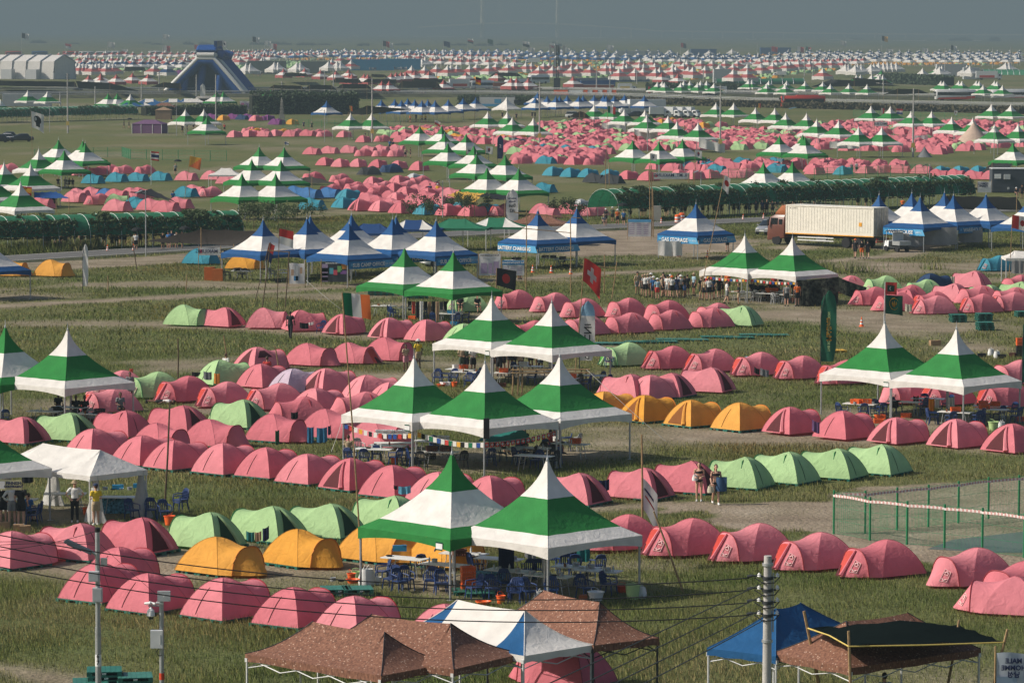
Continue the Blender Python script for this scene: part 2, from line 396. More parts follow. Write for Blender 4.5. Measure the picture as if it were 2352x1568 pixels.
for nm, pl in (('far_road', far_r1), ('near_road', far_r2)):
    bk = strip(pl, 22, -.05); tp = strip(pl, 13, 1.0)
    struct(MB().grid([bk[0], tp[0], tp[1], bk[1]]).build('road_embankment', EMB))
    struct(MB().grid(strip(pl, 8, 1.02)).build('highway_road', ASPH, smooth=0))
def guard_rail(pl, off, z, noun, where, sp=2.0, bars=(.45, .8)):
    t = empty('guard_rail', (pl[0][0], pl[0][1], 0)); o = Vector((pl[0][0], pl[0][1], 0))
    s = strip(pl, .02, z, off)[0]; m = MB()
    for h in bars: m.tube([Vector(p)+Vector((0, 0, h))-o for p in s], .07, 4)
    m.build('rail', mat('pale_rail', (.42, .43, .42), .5, .2), t)
    m = MB(); L = 0.0
    for a, b in zip(s[:-1], s[1:]):
        a = Vector(a); b = Vector(b); d = (b-a).length; k = max(1, int(d/sp))
        for i in range(k): q = a.lerp(b, i/k)-o; m.box(q+Vector((0, 0, .42)), (.11, .11, .86))
    pst = m.build('posts_run', STEEL, t, smooth=0); pst.name = 'post'; pst['kind'] = 'stuff'
    reg(t, noun, where, 'guard rail'); return t
guard_rail(far_r1, 5.2, 1.0, 'pale double-bar guard rail', 'along the far edge of the farther highway', 4)
guard_rail(far_r1, -5.2, 1.0, 'pale double-bar guard rail', 'along the near edge of the farther highway', 4)
guard_rail(far_r2, 5.2, 1.0, 'pale double-bar guard rail', 'along the far edge of the highway with the red bus', 4)
guard_rail(far_r2, -5.2, 1.0, 'pale double-bar guard rail', 'along the camp edge of the highway with the red bus', 4)
# ------------------------------------------------------------------ grass
def blades(name, y0, y1, dens, h0, h1, wd, seed, label, mask=None):
    g = np.random.default_rng(seed); half = .142
    area = half*(y1**2-y0**2)+(y1-y0)*24; N = int(area*dens)
    y = np.sqrt(g.uniform(y0**2, y1**2, N)); x = g.uniform(-1, 1, N)*(y*half+12)
    cl = fbm(x, y, 2.2, 21); b = bare(x, y)
    keep = g.uniform(0, 1, N) < np.clip(1.08-b*1.45, 0.015, 1)*np.clip(.25+1.4*cl, 0, 1)
    keep &= seg_dist(x, y, road) > 4.2
    if mask is not None: keep &= mask(x, y)
    x, y, cl, b = x[keep], y[keep], cl[keep], b[keep]; N = len(x)
    h = (h0+(h1-h0)*g.uniform(0, 1, N)**1.6)*np.clip(.45+1.1*cl, .4, 1.3)*(1-.45*b)
    an = g.uniform(0, 2*PI, N); lean = g.normal(0, .35, (N, 2))*h[:, None]
    w2 = wd*g.uniform(.6, 1.3, N); dx, dy = np.cos(an)*w2, np.sin(an)*w2
    z0 = np.full(N, -.06)
    V = np.empty((N, 3, 3), 'f4')
    V[:, 0] = np.stack([x-dx, y-dy, z0], -1); V[:, 1] = np.stack([x+dx, y+dy, z0], -1); V[:, 2] = np.stack([x+lean[:, 0], y+lean[:, 1], h], -1)
    me = bpy.data.meshes.new(name); me.vertices.add(N*3); me.vertices.foreach_set('co', V.ravel())
    me.loops.add(N*3); me.loops.foreach_set('vertex_index', np.arange(N*3, dtype='i4'))
    me.polygons.add(N); me.polygons.foreach_set('loop_start', np.arange(N, dtype='i4')*3); me.update(calc_edges=True)
    dry = fbm(x, y, 11, 31)*.75+fbm(x, y, 3, 33)*.35+g.normal(0, .12, N)
    a = me.attributes.new('dry', 'FLOAT', 'POINT'); a.data.foreach_set('value', np.repeat(dry, 3).astype('f4'))
    nv = np.repeat(np.stack([lean[:, 0]/h*.5+np.cos(an+PI/2)*.25, lean[:, 1]/h*.5+np.sin(an+PI/2)*.25, np.ones(N)], -1), 3, axis=0)
    nv /= np.linalg.norm(nv, axis=1, keepdims=True)
    me.polygons.foreach_set('use_smooth', np.ones(N, bool)); me.normals_split_custom_set_from_vertices(nv.astype('f4'))
    me.materials.append(GRASS); o = link(name, me); struct(o, 'stuff'); o['label'] = label; return o
GRASS, n, l, bs = node_mat('grass_blades'); a = n.new('ShaderNodeAttribute'); a.attribute_name = 'dry'
geo_ = n.new('ShaderNodeNewGeometry'); rust = ramp(n, l, noise(n, l, geo_.outputs['Position'], .06, 4, (1, .5, 1)), [(.52, (1, 1, 1)), (.66, (1.02, .80, .74))])
c = mixc(n, l, 1.0, rust, ramp(n, l, a.outputs['Fac'], [(.22, (.115, .20, .042)), (.46, (.225, .285, .070)), (.68, (.34, .345, .115)), (.88, (.46, .38, .18))]), 'MULTIPLY')
l.new(c, bs.inputs['Base Color']); bs.inputs['Roughness'].default_value = .8; bs.inputs['Specular IOR Level'].default_value = .15
t = n.new('ShaderNodeBsdfTranslucent'); l.new(c, t.inputs[0]); mx = n.new('ShaderNodeMixShader'); mx.inputs[0].default_value = .3
l.new(bs.outputs[0], mx.inputs[1]); l.new(t.outputs[0], mx.inputs[2]); l.new(mx.outputs[0], n['Material Output'].inputs[0])
blades('grass', 112, 165, 230, .06, .27, .012, 1, 'tall rough grass, yellow-green, growing round the front tents')
blades('grass', 165, 240, 95, .06, .25, .018, 2, 'rough grass growing between the middle rows of tents')
blades('grass', 240, 420, 30, .09, .28, .032, 3, 'rough grass round the far rows and the asphalt road')
reeds = FL('1730,640 2352,610 2400,560 2240,575 2100,590 1950,600')
blades('reed_grass', 240, 330, 40, .7, 1.5, .03, 4, 'tall green reeds growing in front of the blue warehouse tents', lambda x, y: in_poly(x, y, reeds))
reed2 = FL('-60,600 140,588 235,578 235,566 100,572 -60,580')
blades('reed_grass', 300, 420, 40, .6, 1.3, .035, 5, 'dark tall reeds along the roadside below the vine arbour', lambda x, y: in_poly(x, y, reed2))
# ------------------------------------------------------------------ people: one continuous remeshed body per pose, clothes as their own meshes
def surf(name, build, voxel, smooth=2):
    me = build.mesh(name, [], 0); o = bpy.data.objects.new('tmp', me); col.objects.link(o)
    md = o.modifiers.new('r', 'REMESH'); md.mode = 'VOXEL'; md.voxel_size = voxel
    if smooth: s_ = o.modifiers.new('s', 'SMOOTH'); s_.factor = .5; s_.iterations = smooth
    out = bpy.data.meshes.new_from_object(o.evaluated_get(bpy.context.evaluated_depsgraph_get())); bpy.data.objects.remove(o); out.name = name
    out.polygons.foreach_set('use_smooth', [True]*len(out.polygons)); return out
def ell(q, c, r, n=12):
    M = Matrix.Translation(c) @ Matrix.Diagonal((*r, 1)); q.lathe([(math.sin(PI*i/8)+1e-6, -math.cos(PI*i/8)) for i in range(9)], n, M=M)
V3 = Vector
def joints(pose):
    J = dict(hip=.92, top=0.0, sh=1.42)
    A = {'stand': ((.25, .02, 1.14), (.25, -.08, .90), (.10, -.01, .5), (.11, .02, .07)), 'hips': ((.38, .06, 1.18), (.20, -.04, 1.02), (.10, -.01, .5), (.12, .02, .07)), 'hold': ((.24, .0, 1.15), (.13, -.25, 1.12), (.10, -.02, .5), (.10, .02, .07)),
         'walk': ((.25, .06, 1.15), (.26, -.02, .92), (.09, -.10, .52), (.09, -.16, .08)), 'walkb': ((.25, -.06, 1.15), (.24, -.20, .96), (.09, .06, .5), (.09, .26, .12)), 'sit': ((.24, -.04, .70), (.14, -.28, .68), (.11, -.42, .47), (.11, -.40, .07)), 'up': ((.34, -.05, 1.36), (.26, -.14, 1.56), (.10, -.01, .5), (.11, .02, .07))}
    r, l = {'stand': ('stand', 'stand'), 'hips': ('hips', 'hips'), 'hold': ('hold', 'hold'), 'walk': ('walk', 'walkb'), 'sit': ('sit', 'sit'), 'umb': ('up', 'stand'), 'onehip': ('hips', 'stand')}[pose]
    if pose == 'sit': J.update(hip=.47, sh=.98)
    return J, (A[r], A[l])
def person_proto(pose):
    J, arms = joints(pose); hz, sh = J['hip'], J['sh']; d = sh-1.42; S_ = Matrix.Diagonal((1, .68, 1, 1))
    def torso(q, g=0.0, z0=None, z1=None):
        pts = [(0, hz-.04, .155), (0, hz+.12, .135), (0, hz+.24, .13), (0, hz+.38, .16), (0, hz+.47, .165), (0, hz+.52, .11), (0, hz+.56, .06)]
        t = MB().tube([(0, 0, z) for _, z, _ in pts], [r_+g for *_, r_ in pts], 14); q.add(t.v, t.f, 0, S_)
    def arm(q, s, E, W, g=0.0, part=1.0):
        a = V3((s*.185, 0, sh)); e = V3((s*E[0], E[1], E[2])); w_ = V3((s*W[0], W[1], W[2]))
        if part < 1: q.tube([V3((s*.12, 0, sh+.01)), a, a.lerp(e, part)], [.07+g, .066+g, .058+g], 10); return
        q.tube([V3((s*.12, 0, sh+.01)), a, a.lerp(e, .5), e, e.lerp(w_, .4), w_], [.06, .058+g, .05+g, .042+g, .041+g, .028+g], 10)
    def hand(q, s, E, W):
        e = V3((s*E[0], E[1], E[2])); w_ = V3((s*W[0], W[1], W[2])); f = (w_-e).normalized(); sd = f.cross(V3((0, 1, 0)) if abs(f.y) < .8 else V3((0, 0, 1))).normalized(); up_ = sd.cross(f)
        q.tube([w_-f*.01, w_+f*.045, w_+f*.09], [.026, .036, .034], 8)
        for k, L in enumerate((.07, .082, .076, .06)):
            o_ = sd*(-.03+.02*k); q.tube([w_+f*.075+o_, w_+f*(.075+L*.55)+o_*1.15+up_*.006, w_+f*(.075+L)+o_*1.2-up_*.022], [.0105, .010, .008], 6)
        q.tube([w_+f*.03-sd*.03, w_+f*.06-sd*.058-up_*.01, w_+f*.09-sd*.062-up_*.02], [.013, .012, .009], 6)
    def leg(q, s, K, A_, g=0.0, part=2.0, foot=True):
        h = V3((s*.09, 0, hz)); k = V3((s*K[0], K[1], K[2])); a = V3((s*A_[0], A_[1], A_[2]))
        if part <= 1: q.tube([V3((s*.07, 0, hz+.05)), h, h.lerp(k, part)], [.10+g, .095+g, .078+g], 12); return
        q.tube([V3((s*.07, 0, hz+.05)), h, h.lerp(k, .5), k, k.lerp(a, .35), a], [.09+g, .088+g, .074+g, .054+g, .056+g, .036+g], 12)
        if foot: q.tube([a+V3((0, .04, -.03)), a+V3((0, -.05, -.035)), a+V3((0, -.16, -.045))], [.035, .04, .03], 8)
    hd = V3((0, -.015, sh+.235)); B = MB(); torso(B)
    B.tube([(0, .0, sh+.02), (0, -.01, sh+.16)], [.062, .05], 10); ell(B, hd, (.076, .096, .118)); B.tube([hd+V3((0, -.088, .01)), hd+V3((0, -.112, -.022)), hd+V3((0, -.09, -.035))], [.010, .014, .008], 6); ell(B, hd+V3((0, -.055, -.075)), (.045, .045, .04)); ell(B, hd+V3((0, -.09, -.055)), (.026, .012, .010))
    for s in (-1, 1): ell(B, hd+V3((s*.078, .01, -.005)), (.012, .022, .032)); ell(B, hd+V3((s*.032, -.082, .018)), (.016, .012, .010))
    T, H_, L_, SL = MB(), MB(), MB(), MB(); FS = []; torso(T, .016); torso(SL, .016)
    for s, a in zip((1, -1), arms):
        arm(B, s, a[0], a[1]); hand(B, s, a[0], a[1]); leg(B, s, a[2], a[3]); arm(T, s, a[0], a[1], .012, .6); leg(H_, s, a[2], a[3], .018, .72); leg(L_, s, a[2], a[3], .014, 2, False); arm(SL, s, a[0], a[1], .012)
        F_ = MB(); FS.append(F_); an = V3((s*a[3][0], a[3][1], a[3][2])); F_.tube([an+V3((0, .05, -.03)), an+V3((0, -.05, -.035)), an+V3((0, -.18, -.042))], [.042, .048, .036], 8); F_.tube([an+V3((0, 0, .05)), an+V3((0, .01, -.02))], [.045, .045], 8)
    for q in (H_, L_): t = MB().tube([(0, 0, hz-.07), (0, 0, hz+.03), (0, 0, hz+.13)], [.16, .172, .152], 14); q.add(t.v, t.f, 0, S_)
    cut = lambda q, zt: q
    hair = MB(); ell(hair, hd+V3((0, .018, .022)), (.086, .100, .112)); lo = MB(); ell(lo, hd+V3((0, .018, .022)), (.086, .100, .112)); lo.tube([hd+V3((0, .06, .02)), hd+V3((0, .095, -.12)), hd+V3((0, .10, -.30))], [.075, .075, .045], 8)
    hat = MB(); hat.lathe([(.17, hd.z+.03), (.155, hd.z+.05), (.098, hd.z+.06), (.092, hd.z+.12), (.06, hd.z+.145), (0, hd.z+.15)], 14); cap = MB(); cap.lathe([(.100, hd.z+.035), (.096, hd.z+.10), (.05, hd.z+.135), (0, hd.z+.14)], 14); cap.box((0, -.14, hd.z+.045), (.13, .11, .012))
    face = MB()
    for s in (-1, 1): ell(face, hd+V3((s*.032, -.094, .018)), (.011, .005, .006), 8)
    mouth = MB(); ell(mouth, hd+V3((0, -.101, -.055)), (.022, .005, .006), 8)
    bk = MB()
    for z, r_ in ((hz+.02, .166), (hz+.40, .170)): t = MB().tube([(0, 0, z-.05), (0, 0, z+.05)], [r_, r_], 14, cap=False); bk.add(t.v, t.f, 0, S_)
    for s in (-1, 1): bk.tube([(s*.1, -.10, hz+.44), (s*.09, -.04, hz+.56), (s*.08, .08, hz+.5)], .008, 4)
    R_ = lambda n_, q, v_, s_=2: surf(n_, q, v_, s_)
    return dict(body=R_('body', B, .0105, 1), shirt=R_('shirt', T, .02), longshirt=R_('long_sleeved_shirt', SL, .02), shorts=R_('shorts', H_, .02), trousers=R_('trousers', L_, .02), shoe=R_('shoe', FS[0], .014), shoe2=R_('shoe', FS[1], .014), hair=R_('hair', hair, .018), longhair=R_('hair', lo, .018), hat=hat.mesh('sun_hat', [], 40), cap=cap.mesh('cap', [], 40), eyes=face.mesh('eyes', [], 40), mouth=mouth.mesh('mouth', [], 40), bikini=bk.mesh('bikini', [], 40))
PP = {k: person_proto(k) for k in ('stand', 'hips', 'hold', 'walk', 'sit', 'umb', 'onehip')}
for d_ in PP.values():
    for m_ in d_.values(): m_.materials.clear(); m_.materials.append(None)
SKIN = [mat('fair_skin', (.52, .30, .21), .5), mat('tanned_skin', (.36, .19, .12), .5), mat('brown_skin', (.13, .065, .04), .5)]
HAIR = [mat('dark_hair', (.014, .010, .009), .6), mat('brown_hair', (.06, .03, .016), .6)]
def cm(k):
    c = {'w': (.66, .66, .64), 'k': (.016, .017, .02), 'n': (.02, .035, .09), 'b': (.04, .14, .34), 'y': (.72, .50, .03), 'r': (.48, .05, .04), 'o': (.72, .16, .03), 'g': (.22, .23, .23), 't': (.40, .31, .20), 'l': (.30, .44, .52), 'd': (.06, .09, .06), 'p': (.5, .22, .26)}[k]
    return mat('clothing_'+k, c, .85, bump=.25, bscale=9, var=.08)
CWD = {'w': 'white', 'k': 'black', 'n': 'navy', 'b': 'blue', 'y': 'yellow', 'r': 'red', 'o': 'orange', 'g': 'grey', 't': 'tan', 'l': 'light blue', 'd': 'dark olive', 'p': 'pink'}
def person(p, rot, pose, top, bot, head, where, skin=0, sc=1.0, noun=None, bottom='shorts', shirt='shirt', hairk='hair', detail=False):
    t = empty('person', p, R(rot)); t.scale = (sc,)*3; D = PP[pose]
    def add(k, m, nm=None): o = link(nm or D[k].name, D[k], t); o.material_slots[0].link = 'OBJECT'; o.material_slots[0].material = m; return o
    add('body', SKIN[skin])
    if top == '-': add('bikini', cm('k'))
    else: add(shirt, cm(top)); add(bottom, cm(bot), bottom)
    add('shoe', cm('w' if detail else 'k')); add('shoe2', cm('w' if detail else 'k')); add(hairk, HAIR[(skin+len(where)) % 2 if skin < 2 else 0])
    if head in ('h', 'H'): add('hat', cm('t' if head == 'h' else 'w'))
    elif head == 'o': add('hat', cm('o'))
    elif head in 'cC': add('cap', cm('k' if head == 'c' else 'n'))
    if detail: add('eyes', HAIR[0]); add('mouth', cm('r'))
    n_ = noun or ('person in '+CWD.get(top, 'black')+' top'+(' and hat' if head in 'hHo' else '')); reg(t, n_, where, 'person', 'people '+where); return t
# ------------------------------------------------------------------ frame canopy tents with a peaked roof
PROF = [(0, .012), (.05, .03), (.11, .048), (.175, .072), (.25, .11), (.33, .162), (.40, .215), (.478, .285), (.55, .355), (.62, .43), (.70, .525), (.76, .60), (.82, .68), (.88, .77), (.94, .885), (1, 1)]
EAVE, RISE, HALF = 2.25, 2.8, 2.5
STY = {'WGW': (WHITE, GREEN), 'GWG': (GREEN, WHITE), 'BWB': (BLUE, WHITE), 'RWR': (RED, WHITE), 'WRW': (WHITE, RED), 'WWW': (WHITE, WHITE), 'WBW': (NAVY, WHITE), 'CCC': (CREAM, WHITE), 'WCW': (WHITE, CREAM)}
def roof_rows(k, ncol, step=1, seed=0):
    rows = []; rr = random.Random(seed*9+k); ph = rr.uniform(0, 6)
    ca, sa = math.cos(k*PI/2), math.sin(k*PI/2)
    for d, r in PROF[::step]+([PROF[-1]] if (len(PROF)-1) % step else []):
        row = []
        for j in range(ncol+1):
            s = -1+2*j/ncol; q = 1-.045*(1-s*s)*math.sin(PI*min(1, r*1.1))
            x, y = r*HALF*q, r*HALF*s
            z = EAVE+RISE*(1-d)+.012*math.sin(s*9+ph+d*7)*r
            row.append((x*ca-y*sa, x*sa+y*ca, z))
        rows.append(row)
    return rows
def valance_rows(k, ncol, drop0=.24, drop1=.20):
    ca, sa = math.cos(k*PI/2), math.sin(k*PI/2); rows = [[], [], []]
    for j in range(ncol+1):
        s = -1+2*j/ncol; x, y = HALF+.012, (HALF+.012)*s
        for i, f in enumerate((0, .5, 1)):
            z = EAVE+.01-(drop0+drop1*s*s)*f; rows[i].append((x*ca-y*sa, x*sa+y*ca, z))
    return rows
PAG = {}
def pagoda_proto(sty, far):
    a, b = STY[sty]
    ids = {'WBW': (1, 0, 1)}.get(sty, (0, 1, 0))
    if sty == 'CCC': ids = (0, 0, 1)
    mf = lambda i, j, st=1: ids[0] if PROF[min(i*st, 15)][0] < .47 else (ids[1] if PROF[min(i*st, 15)][0] < .87 else ids[2])
    if far:
        m = MB()
        for k in range(4):
            m.grid(roof_rows(k, 2, 2 if far == 1 else 3), mfun=lambda i, j: mf(i, j, 2 if far == 1 else 3)); m.grid(valance_rows(k, 2) if far == 1 else valance_rows(k, 2, 1.0, .2), ids[2])
            x, y = HALF*.98*(1 if k in (0, 3) else -1), HALF*.98*(1 if k < 2 else -1)
            m.tube([(x, y, 0), (x, y, EAVE)], .05, 4, 2, cap=False)
        return m.mesh('canopy_tent', [a, b, STEEL], 50)
    t = empty('canopy_tent'); m = MB()
    for k in range(4): m.grid(roof_rows(k, 8, seed=hash(sty) % 50), mfun=mf)
    m.build('canopy', [a, b], t, 50)
    m = MB()
    for k in range(4): m.grid(valance_rows(k, 10))
    m.build('valance', [(a, b)[ids[2]]], t, 60)
    MB().lathe([(.05, EAVE+RISE-.06), (.06, EAVE+RISE), (.035, EAVE+RISE+.08), (.014, EAVE+RISE+.12), (.01, EAVE+RISE+.42), (0, EAVE+RISE+.43)], 8).build('finial', STEEL, t)
    m = MB()
    for k in range(4):
        c = [(HALF*.975*math.cos(q*PI/2+PI/4)*1.414, HALF*.975*math.sin(q*PI/2+PI/4)*1.414, EAVE-.04) for q in (k, k+1)]
        m.tube(c, .03, 5)
        m.tube([(c[0][0]*.98, c[0][1]*.98, EAVE), (0, 0, EAVE+RISE*.45)], .025, 4)
    m.tube([(0, 0, EAVE+RISE*.4), (0, 0, EAVE+RISE*.98)], .03, 5); m.build('roof_frame', STEEL, t)
    for k in range(4):
        x, y = HALF*.975*(1 if k in (0, 3) else -1), HALF*.975*(1 if k < 2 else -1)
        g = MB().tube([(0, 0, 0), (0, 0, EAVE)], .045, 8); g.box((0, 0, .01), (.2, .2, .02)); g.build('leg', STEEL, t, loc=(x, y, 0))
    return t
PTOP = EAVE+RISE
PAGS = []
STN = {'WGW': 'white-tipped green canopy tent', 'GWG': 'green-tipped white canopy tent', 'BWB': 'blue-tipped white canopy tent', 'RWR': 'red-tipped white canopy tent',
       'WRW': 'white-tipped red canopy tent', 'WWW': 'plain white peaked canopy tent', 'WBW': 'white-tipped navy canopy tent', 'CCC': 'beige peaked canopy tent', 'WCW': 'white and beige canopy tent'}
def pagoda(sty, loc, where, rot=None, far=None, share=False, scale=1.0):
    rz = R(45+(random.uniform(-3, 3) if rot is None else rot))
    if far is None: far = 0 if pxm(loc) > 11 else (1 if pxm(loc) > 7 else 2)
    key = (sty, far)
    if far:
        if key not in PAG: PAG[key] = pagoda_proto(sty, far)
        t = link('canopy_tent', PAG[key], None, loc, rz); t.scale = (scale,)*3
    else:
        if key in PAG: t = copy_tree(PAG[key], loc, rz, scale=scale)
        else: t = PAG[key] = pagoda_proto(sty, 0); t.location = loc; t.rotation_euler.z = rz; t.scale = (scale,)*3
    reg(t, STN[sty], where, 'canopy tent', where, share); PAGS.append(t); return t
def pags(r, c, where, s, far=None, **k):
    out = []; zt = PTOP*k.get('scale', 1)
    for it in s.split():
        a = it.split(':'); u, v = map(float, a[1].split(','))
        out.append(pagoda(a[0], P(r, c, u, v, zt)-Vector((0, 0, zt)), where, float(a[2]) if len(a) > 2 else None, far, **k))
    return out
NEARP = []
NEARP += pags(2, 1, 'over the kitchen beside the orange tents', 'GWG:1727,1035:0')+pags(2, 2, 'over the kitchen beside the orange tents', 'WGW:405,1090:0')
NEARP += pags(2, 1, 'over the Swiss bunting kitchen', 'WGW:1403,215:0 WGW:2010,260:0')+pags(2, 2, 'over the Swiss bunting kitchen', 'WGW:512,205:0')
NEARP += pags(1, 1, 'beside the tall white letter banner', 'WGW:2068,1130:0')+pags(1, 2, 'beside the tall white letter banner', 'WGW:443,1175:0')
NEARP += pags(1, 0, 'over the crowded table near the field edge', 'GWG:45,1385:3 WGW:578,1410:4')
NEARP += pags(2, 0, 'shading the Finnish contingent sign', 'WGW:-270,600:0')
NEARP += pags(1, 3, 'beside the green feather banner', 'WGW:1162,1350:0 WGW:1775,1400:0')
NEARP += pags(1, 1, 'over the drying clothes behind the Irish flag', 'GWG:1322,712:0 GWG:1740,745:0')
NEARP += pags(1, 2, 'over the queue of people', 'WGW:2095,600:0')+pags(1, 3, 'over the seated diners and the camouflage net', 'WGW:373,620:0')
OFFP = pags(1, 1, 'in the office front line', 'BWB:112,470:0 BWB:487,458:0 BWB:850,500:0 BWB:1220,460:0 BWB:1592,475:0')
pags(1, 1, 'in the office back line', 'BWB:515,440:0 BWB:868,428:0 BWB:1250,445:0')
BATT = pags(1, 2, 'with the battery charging banners', 'BWB:325,390:-2 BWB:657,372:-2')
GAS = pags(1, 2, 'with the gas storage banners', 'BWB:1677,330:0')
WARE = pags(1, 3, 'in the warehouse group behind the truck', 'BWB:1113,255:0 BWB:1393,240:0 BWB:1465,275:0 BWB:1672,235:0 BWB:1750,258:0 BWB:2028,252:0 BWB:2390,285:0')
pags(1, 0, 'beside the two orange tents at the field edge', 'BWB:-125,590:0')
pags(0, 0, 'in the cluster by the Spanish flag', 'WGW:331,1278 GWG:500,1195 GWG:549,1285 GWG:709,1205 GWG:729,1222 WGW:262,1405 WGW:35,1395 WGW:-60,1490'); pags(1, 0, 'behind the Spanish flag pole', 'WGW:175,150')
pags(0, 0, 'in the cluster beside the Finnish flag', 'GWG:2217,1255 GWG:2153,1365'); pags(0, 1, 'in the cluster beside the Finnish flag', 'GWG:293,1260 GWG:265,1370 GWG:220,1487'); pags(1, 0, 'in the cluster beside the Finnish flag', 'GWG:2070,75')
pags(0, 1, 'in the cluster round the unit name banner', 'GWG:1453,1075 GWG:1640,1078 GWG:1665,1140 GWG:1848,1145 GWG:1692,1225 GWG:1915,1245 GWG:1937,1315 GWG:2183,1325 GWG:2028,1435 GWG:2298,1440')
pags(0, 1, 'beside the concrete pole in the pink rows', 'WGW:860,968 WGW:1040,968')
pags(0, 0, 'standing near the purple box tent', 'WGW:1585,935 WGW:1744,935 GWG:1768,1000')
pags(0, 1, 'standing alone before the clipped hedge', 'BWB:656,862')
pags(0, 1, 'in the long blue row behind the shade net', 'BWB:1124,850 BWB:1238,848 BWB:1296,855 BWB:1349,840 BWB:1410,850 BWB:1471,858 BWB:1521,850 BWB:1584,858 BWB:1696,850 BWB:1823,838 BWB:1932,833')
pags(0, 1, 'breaking the long blue row', 'WWW:2195,830')
pags(0, 2, 'in the long blue row by the stage', 'BWB:322,790 BWB:304,828 BWB:405,820 BWB:478,822 BWB:510,820 BWB:575,815 BWB:676,818 BWB:712,815 BWB:806,812 BWB:887,812 BWB:910,818 BWB:977,815 BWB:1067,808 BWB:1235,815')
pags(0, 1, 'in the pink field before the blue row', 'WGW:2033,955 WGW:2200,955 WGW:2243,1005')
pags(0, 2, 'in the pink field before the white trucks', 'WGW:285,1010 WGW:806,893 WGW:965,895 WGW:1063,935 WGW:1240,940 WGW:1255,985 WGW:1438,990 WGW:1513,1040 WGW:1695,1050 WGW:1848,878 WGW:2000,880')
pags(0, 3, 'in the pink field below the red bus', 'WGW:56,920 WGW:222,925 WGW:315,965 WGW:493,970 WGW:580,1020 WGW:767,1030 WGW:1044,905 WGW:1210,908 WGW:1387,950 WGW:1563,950 WGW:937,1085 WGW:1137,1085')
pags(0, 3, 'in the pink field round the beige tipi', 'WGW:1735,1000 WGW:1915,1010 WGW:2074,890 WGW:2240,892 WGW:2100,1065 WGW:2303,1060')
pags(0, 3, 'among the pink tents above the long arbour', 'GWG:262,1160 GWG:460,1155 GWG:480,1170 GWG:2258,1220 GWG:125,1390 GWG:373,1385')
pags(0, 2, 'by the mountain banner', 'GWG:1135,1200 GWG:1360,1210 GWG:1562,1192')
pags(0, 0, 'behind the far arbour', 'WGW:237,775 WGW:405,780 WGW:5,850 GWG:925,798 GWG:1003,798 WGW:1115,805')
pags(0, 0, 'below the blue slide', 'GWG:1852,780 GWG:1910,780 GWG:2267,770 GWG:2316,768')
pags(0, 2, 'in the green row behind the ambulances', 'WGW:1347,700 WGW:1388,695 WGW:1407,705 WGW:1547,705 WGW:1572,690 WGW:1625,690 WGW:1690,705 WGW:1717,690 WGW:1768,690 WGW:1830,710 WGW:2125,680 WGW:2155,680')
pags(0, 3, 'in the green row behind the red bus', 'WGW:170,688 WGW:152,715 WGW:323,690 WGW:310,718 WGW:480,695 WGW:632,698 WGW:697,718 WGW:855,716 WGW:1010,720')
pags(0, 3, 'behind the black shade net', 'WGW:920,640 WGW:955,640 WGW:1050,635 WGW:1112,640 WGW:1145,640 GWG:1133,600 WGW:1600,575')
pags(0, 3, 'behind the white and red buses', 'WGW:1643,690 WGW:1667,693 WGW:1795,688 WGW:1822,692 WGW:1945,690 WGW:1970,693 WGW:2100,690 WGW:2122,695 WGW:2003,725 WGW:2168,728')
pags(0, 0, 'in the red row before the white hall', 'RWR:758,640 RWR:862,625 RWR:862,645 RWR:995,632 RWR:1132,622 RWR:1267,630')
pags(0, 1, 'among the black shade nets', 'RWR:287,585 RWR:467,580 RWR:603,595 RWR:735,602 RWR:843,590 RWR:848,625 RWR:872,630 RWR:977,628 RWR:1008,632 RWR:1208,620 RWR:1250,615 RWR:1292,612 RWR:1333,612 RWR:1407,605 RWR:1530,607 RWR:1128,690 RWR:1190,690 RWR:1655,680 RWR:1845,610 RWR:2117,608 RWR:2235,665 RWR:2280,665')
pags(0, 2, 'by the telecom mast', 'RWR:625,650 RWR:95,665 RWR:242,665 RWR:1383,620 RWR:1520,630')
